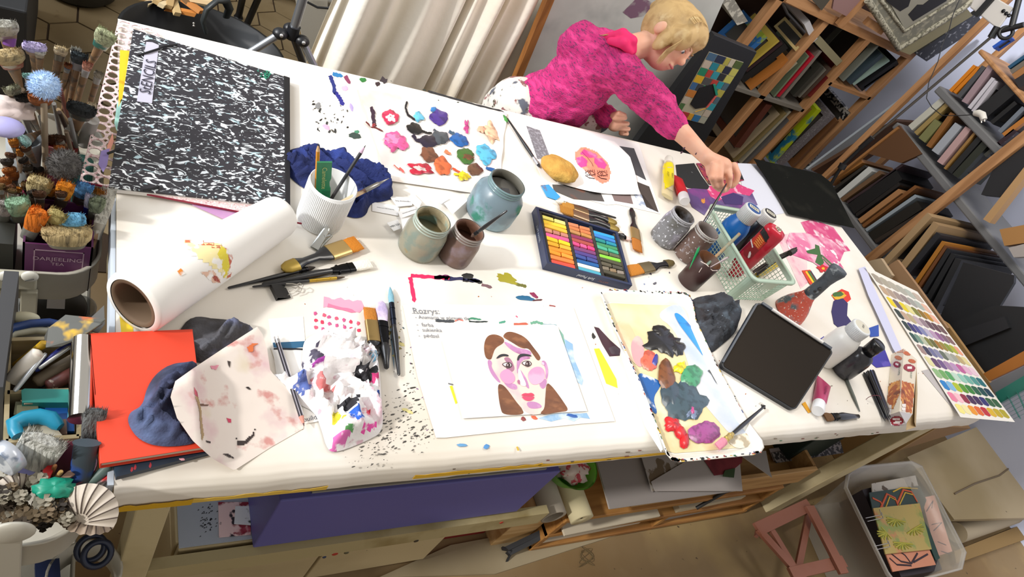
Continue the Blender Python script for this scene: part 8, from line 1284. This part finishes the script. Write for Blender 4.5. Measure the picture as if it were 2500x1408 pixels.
mb = MB().use(M('16171a', .35)); mb.tube([F(2010, 480), F(2055, 405), F(2105, 358)], [.006, .008, .008], 10); mb.tube([F(2053, 412), F(2060, 400)], .017, 12); mb.tube([F(2100, 362), F(2130, 335)], .011, 12); mb.build('lower_pole', PHT)
mb = MB().use(M('5f5c58', .3, .7)); mb.tube([F(2125, 340), F(2430, 82)], .0055, 10); mb.build('pole', PHT); mb = MB().use(M('16171a', .4)); mb.tube([F(2420, 92), F(2436, 66)], .014, 12); mb.tube([F(2425, 80), F(2500, 60)], .010, 12); mb.tube([F(2470, 66), F(2495, -30)], .011, 12); mb.lathe([(.022, -.008), (.028, 0), (.022, .008), (.014, 0), (.022, -.008)], F(2456, 80), (-1, -.4, .3), 20, cap=False); mb.build('clamp', PHT)
PHN = thing('white_phone', 'white smartphone with three camera lenses in the tripod clamp', 'phone', F(2430, 30)); pq = [F(2368, 18), F(2390, -30), (F(2475, 20)), F(2437, 72)]; n_ = (pq[1] - pq[0]).cross(pq[3] - pq[0]).normalized(); n_ = n_ if n_.dot(CAM - pq[0]) > 0 else -n_; mb = MB().use(M('c9c6c2', .25)); mb.slab([p + n_ * .004 for p in pq], -n_ * .009); mb.build('body', PHN, .004)
for k, (x, y) in enumerate(((2450, 27), (2457, 33), (2464, 38))): p = hit(x, y, pq[0] + n_ * .0045, n_); mb = MB().use(M('17181c', .15)); mb.lathe([(.007, 0), (.007, .002), (.001, .0022)], p, n_, 20, cap=False); mb.build('lens', PHN)
mb = MB().use(M('16171a', .4)); a, b = hit(2382, 40, pq[0] + n_ * .01, n_), hit(2440, -25, pq[0] + n_ * .01, n_); mb.beam(a, b, n_ * .012, (b - a).cross(n_).normalized() * .022); mb.build('holder', PHN)
mb = MB().use(M('1c1d20', .5)); mb.tube([X(x, y, 2.9) for x, y in ((2342, 0), (2325, 40), (2318, 70), (2300, 110), (2290, 150), (2268, 200), (2262, 240), (2275, 262), (2300, 282), (2340, 282), (2375, 280))], .0018, 6); mb.thing('charger_cable', 'thin black cable hanging down to a white plug', 'cable')
t = thing('white_plug', 'white mains plug hanging on the thin black cable', 'plug', X(2392, 278, 2.9)); F = lambda x, y: X(x, y, 2.89); mb = MB().use(M('c9c6bf', .35)); mb.tube([F(2378, 276), F(2388, 276), F(2398, 280), F(2402, 292)], [.010, .014, .014, .012], 12); mb.build('body', t); mb = MB().use(M('b5b2aa', .3, .8)); mb.tube([F(2395, 288), F(2396, 300)], .003, 8); mb.tube([F(2402, 286), F(2404, 297)], .003, 8); mb.build('prong', t)
# ================================================================ the person
PE = thing('person', 'blonde child in a pink knit hooded top leaning over the table with a brush', 'person', (1.28, 1.3, 0))
SK = M('e2b096', .55, sss=.15, spots=(('d99c80', 9, .5, .7),)); KN = M('bd2470', .85, spots=(('7a2a5c', 120, .54, .60, 3.), ('d83a84', 30, .5, .65)), stretch=(1, .6, 2.2), bump=.5, bscale=140)
hip = V((1.24, 1.27, .60)); chest = Y(1462, 165, 1.20); neck0 = Y(1538, 118, 1.19); hd = Y(1633, 92, 1.19)
shR = Y(1512, 172, 1.13); elb = Y(1603, 262, 1.05); wr = H(1712, 372, .165); shL = Y(1420, 165, 1.28); elL = Y(1440, 262, 1.24); wrL = Y(1492, 290, 1.16)
fv = V((.30, -.92, -.12)).normalized(); uv = V((.40, .28, .88)); uv = (uv - fv * uv.dot(fv)).normalized(); sv = fv.cross(uv); HM = Matrix((sv, fv, uv)).transposed()
hp_ = lambda a, b, c: hd + sv * a + fv * b + uv * c
F5 = [[(1743, 406, .175), (1738, 434, .168), (1745, 452, .150), (1756, 463, .135)], [(1759, 401, .185), (1757, 434, .175), (1761, 454, .152), (1767, 466, .132)], [(1776, 400, .183), (1781, 432, .172), (1779, 453, .150), (1773, 464, .132)], [(1792, 404, .175), (1801, 427, .166), (1797, 444, .150), (1788, 455, .136)]]
sh_ = [('t', [neck0 - (hd - neck0) * .3, neck0.lerp(hd, .5)], [.042, .040]), ('b', hd, V((.074, .088, .098)), HM), ('b', hp_(0, .025, -.045), V((.052, .058, .050)), HM), ('b', hp_(0, .088, -.012), V((.010, .016, .014)), HM), ('b', hp_(0, .084, .002), V((.007, .010, .020)), HM), ('b', hp_(.078, -.008, -.008), V((.010, .018, .026)), HM), ('b', hp_(-.078, -.008, -.008), V((.010, .018, .026)), HM), ('b', hp_(0, .080, -.042), V((.020, .009, .006)), HM), ('b', hp_(0, .079, -.052), V((.015, .009, .006)), HM),
       ('t', [elb, elb.lerp(wr, .5), wr, H(1730, 388, .17)], [.036, .033, .024, .025]), ('t', [H(1726, 386, .17), H(1766, 405, .175)], [.024, .027])]
for f_ in F5: sh_.append(('t', [H(*p) for p in f_], [.0122, .0115, .0100, .0080]))
sh_.append(('b', H(1766, 424, .158), V((.026, .020, .018)))); sh_.append(('b', H(1758, 412, .168), V((.027, .024, .018))))
sh_.append(('t', [H(1728, 392, .160), H(1732, 422, .150), H(1745, 448, .138), H(1758, 462, .132)], [.012, .0105, .0090, .007]))
# resting hand at the table edge
kL = [Y(x, y, 1.125) for x, y in ((1500, 288), (1505, 300), (1510, 312), (1516, 324))]
sh_ += [('t', [elL, wrL], [.032, .024]), ('t', [wrL, Y(1502, 300, 1.14)], [.024, .030])]
for k, p in enumerate(kL): e_ = Y((1526, 1532, 1534, 1530)[k], (288, 302, 315, 327)[k], 1.115); sh_.append(('t', [p, e_, e_ + V((-.012, .012, -.012))], [.0095, .0088, .007]))
sh_.append(('t', [Y(1496, 282, 1.14), Y(1512, 276, 1.12), Y(1526, 280, 1.115)], [.011, .0095, .007]))
sh_ += [('t', [hip + V((-.07, .03, 0)), V((1.16, 1.22, .36)), V((1.15, 1.25, .06)), V((1.15, 1.18, .03))], [.07, .05, .035, .025]), ('t', [hip + V((.09, .03, 0)), V((1.36, 1.22, .36)), V((1.36, 1.25, .06)), V((1.36, 1.18, .03))], [.07, .05, .035, .025]), ('t', [hip + V((-.07, .03, 0)), hip + V((.09, .03, 0))], [.075, .075]), ('t', [hip, hip.lerp(chest, .5), chest, neck0], [.10, .085, .085, .045])]
body('body', sh_, .0042, SK, PE, 3)
hm = hip.lerp(chest, .55)
sw = [('t', [hip + V((-.02, 0, .06)), hm, chest + V((-.01, .01, 0))], [.112, .112, .104]), ('b', chest + V((-.05, .05, .02)), V((.085, .085, .08))), ('t', [chest + V((.02, -.02, 0)), shR, shR.lerp(elb, .5), elb, elb.lerp(wr, .28), elb.lerp(wr, .44)], [.070, .066, .060, .056, .050, .044]), ('t', [shL, elL, wrL + V((-.02, .01, 0))], [.062, .056, .040]),
      ('t', [Y(1396, 128, 1.28), Y(1430, 100, 1.27), Y(1478, 96, 1.24), Y(1512, 112, 1.19)], [.030, .042, .040, .030]), ('t', [Y(1396, 128, 1.28), Y(1420, 150, 1.2), Y(1500, 140, 1.15)], [.03, .04, .035])]
for a, b, r in ((.1, .05, .062), (.35, .9, .060), (.62, .9, .059), (.85, .9, .057)): p = shR.lerp(elb, a); sw.append(('b', p, (r * 1.0, r * .98, r * 1.02)))
for k in range(5): p = shR.lerp(elb, .45 + k * .14); sw.append(('b', p + V((0, 0, .012)), (.052, .052, .050)))
o = body('hooded_top', sw, .006, KN, PE, 4)
dsp = bpy.data.textures.new('fold', 'CLOUDS'); dsp.noise_scale = .055; md = o.modifiers.new('d', 'DISPLACE'); md.texture = dsp; md.strength = .026; md.mid_level = .5; md.texture_coords = 'LOCAL'
body('collar', [('t', [Y(1478, 92, 1.21), Y(1520, 84, 1.18), Y(1543, 100, 1.15), Y(1546, 124, 1.14)], [.012, .02, .018, .012]), ('t', [Y(1490, 100, 1.17), Y(1520, 104, 1.14), Y(1540, 128, 1.13)], [.012, .018, .010])], .004, M('e8206a', .7), PE, 4)
TRS = M('d9d4cc', .85, spots=(('8a5a5a', 26, .58, .62), ('5a5e6a', 18, .56, .62), ('4a4434', 30, .64, .68)))
body('trousers', [('t', [hip + V((-.07, .03, .03)), V((1.16, 1.22, .36)), V((1.15, 1.25, .10))], [.10, .065, .05]), ('t', [hip + V((.09, .03, .03)), V((1.36, 1.22, .36)), V((1.36, 1.25, .10))], [.10, .065, .05]), ('t', [hip + V((-.07, 0, .06)), hip + V((.09, 0, .06))], [.11, .11]), ('t', [Y(1270, 285, 1.24), Y(1315, 275, 1.24)], [.045, .06]), ('t', [Y(1400, 300, 1.2), Y(1460, 290, 1.2), Y(1490, 280, 1.21)], [.05, .05, .03])], .008, TRS, PE, 4)
HR = M('c4a470', .6, spots=(('ad8d5c', 26, .48, .66, 5., .6), ('d8c090', 18, .55, .7, 5., .6)), stretch=(1, 1, 1)); hs = [('b', hp_(0, -.022, .020), V((.088, .090, .094)), HM), ('b', hp_(0, .012, .060), V((.080, .080, .056)), HM), ('b', hp_(.050, .052, .030), V((.036, .036, .048)), HM), ('b', hp_(.072, .03, -.012), V((.016, .024, .055)), HM), ('b', hp_(-.055, .035, .048), V((.030, .036, .036)), HM), ('t', [hp_(-.02, -.10, .03), hp_(-.05, -.13, .05), hp_(-.07, -.15, .03)], [.03, .026, .018])]
body('hair', hs, .005, HR, PE, 3)
mb = MB().use(HR); rr = random.Random(8)
for k in range(130):
    a = rr.uniform(-1.5, 1.5); r0 = hp_(.082 * math.sin(a), -.03 + .01 * rr.random(), .085 + .02 * math.cos(a) * .6); pts = [hp_(-.02 + .02 * rr.random(), -.105, .03)]
    for q in (.33, .66, 1.): pts.append(hp_(.096 * math.sin(a) * q, -.105 + .165 * q, .03 + .086 * math.sin(q * 2.1) * math.cos(a * .7)))
    mb.tube(pts, [.0012, .002, .0018, .0006], 4)
for k in range(26): x = rr.uniform(-.012, .012); pts = [hp_(.062 + x, .062, .045), hp_(.072 + x, .070, .01), hp_(.070 + x * 1.5, .066, -.035), hp_(.06 + x * 2, .07, -.06 - rr.random() * .02)]; mb.tube(pts, [.0018, .0018, .0014, .0004], 4)
for k in range(7): p = Y(1480 + k * 5, 84, 1.2); mb.tube([p, Y(1390 - k * 6, 100 + k * 14, 1.28), Y(1335 - k * 8, 190 + k * 10, 1.33), Y(1300 - k * 10, 240 + k * 8, 1.34)], [.0012, .001, .0008, .0004], 4)
mb.build('hair_strands', PE)
for s_ in (-1, 1):
    mb = MB().use(M('efe9e4', .3)); mb.ball(hp_(s_ * .030, .076, .006), V((.013, .007, .007)), 14, 8, rot=HM); mb.use(M('4a5a60', .3)); mb.ball(hp_(s_ * .030, .0815, .004), V((.0055, .003, .0055)), 12, 6, rot=HM); mb.use(M('9a7a50')); mb.tube([hp_(s_ * .015, .086, .024), hp_(s_ * .030, .084, .029), hp_(s_ * .046, .074, .024)], .0022, 6); mb.use(M('c98f78', .5)); mb.tube([hp_(s_ * .016, .083, .010), hp_(s_ * .030, .0835, .0145), hp_(s_ * .044, .075, .010)], .0022, 6); mb.build('eye', PE)
mb = MB().use(M('c46a68', .45)); mb.tube([hp_(-.019, .082, -.046), hp_(0, .0895, -.045), hp_(.019, .082, -.046)], [.002, .0042, .002], 8); mb.build('mouth', PE)
mb = MB().use(M('5a3f50', .6)); wm = elb.lerp(wr, .72)
for px, py in ((1664, 372), (1670, 362), (1700, 375), (1706, 370)):
    d = ray(px, py).normalized(); t_ = (wm - CAM).dot(d) - .033; mb.ball(CAM + d * t_, (.004, .002, .005), 8, 6)
mb.build('paint_mark', PE)
for x in (1.15, 1.36): mb = MB().use(M('3a3a44', .6)); mb.sect((x, 1.29, .035), (x, 1.12, .028), (1, 0, 0), [(0, .02, .02), (.2, .032, .028), (.6, .034, .022), (.9, .03, .016), (1, .01, .008)], 16); mb.build('shoe', PE)
brush('held_brush', 'thin dark brush held in the hand and dipped in the jar', H(1774, 448, .165), H(1713, 552, .085), w=(.0035, .004, .004), seg=(0, .78, .92, 1), fc='6a6a70', bc='4a3428')
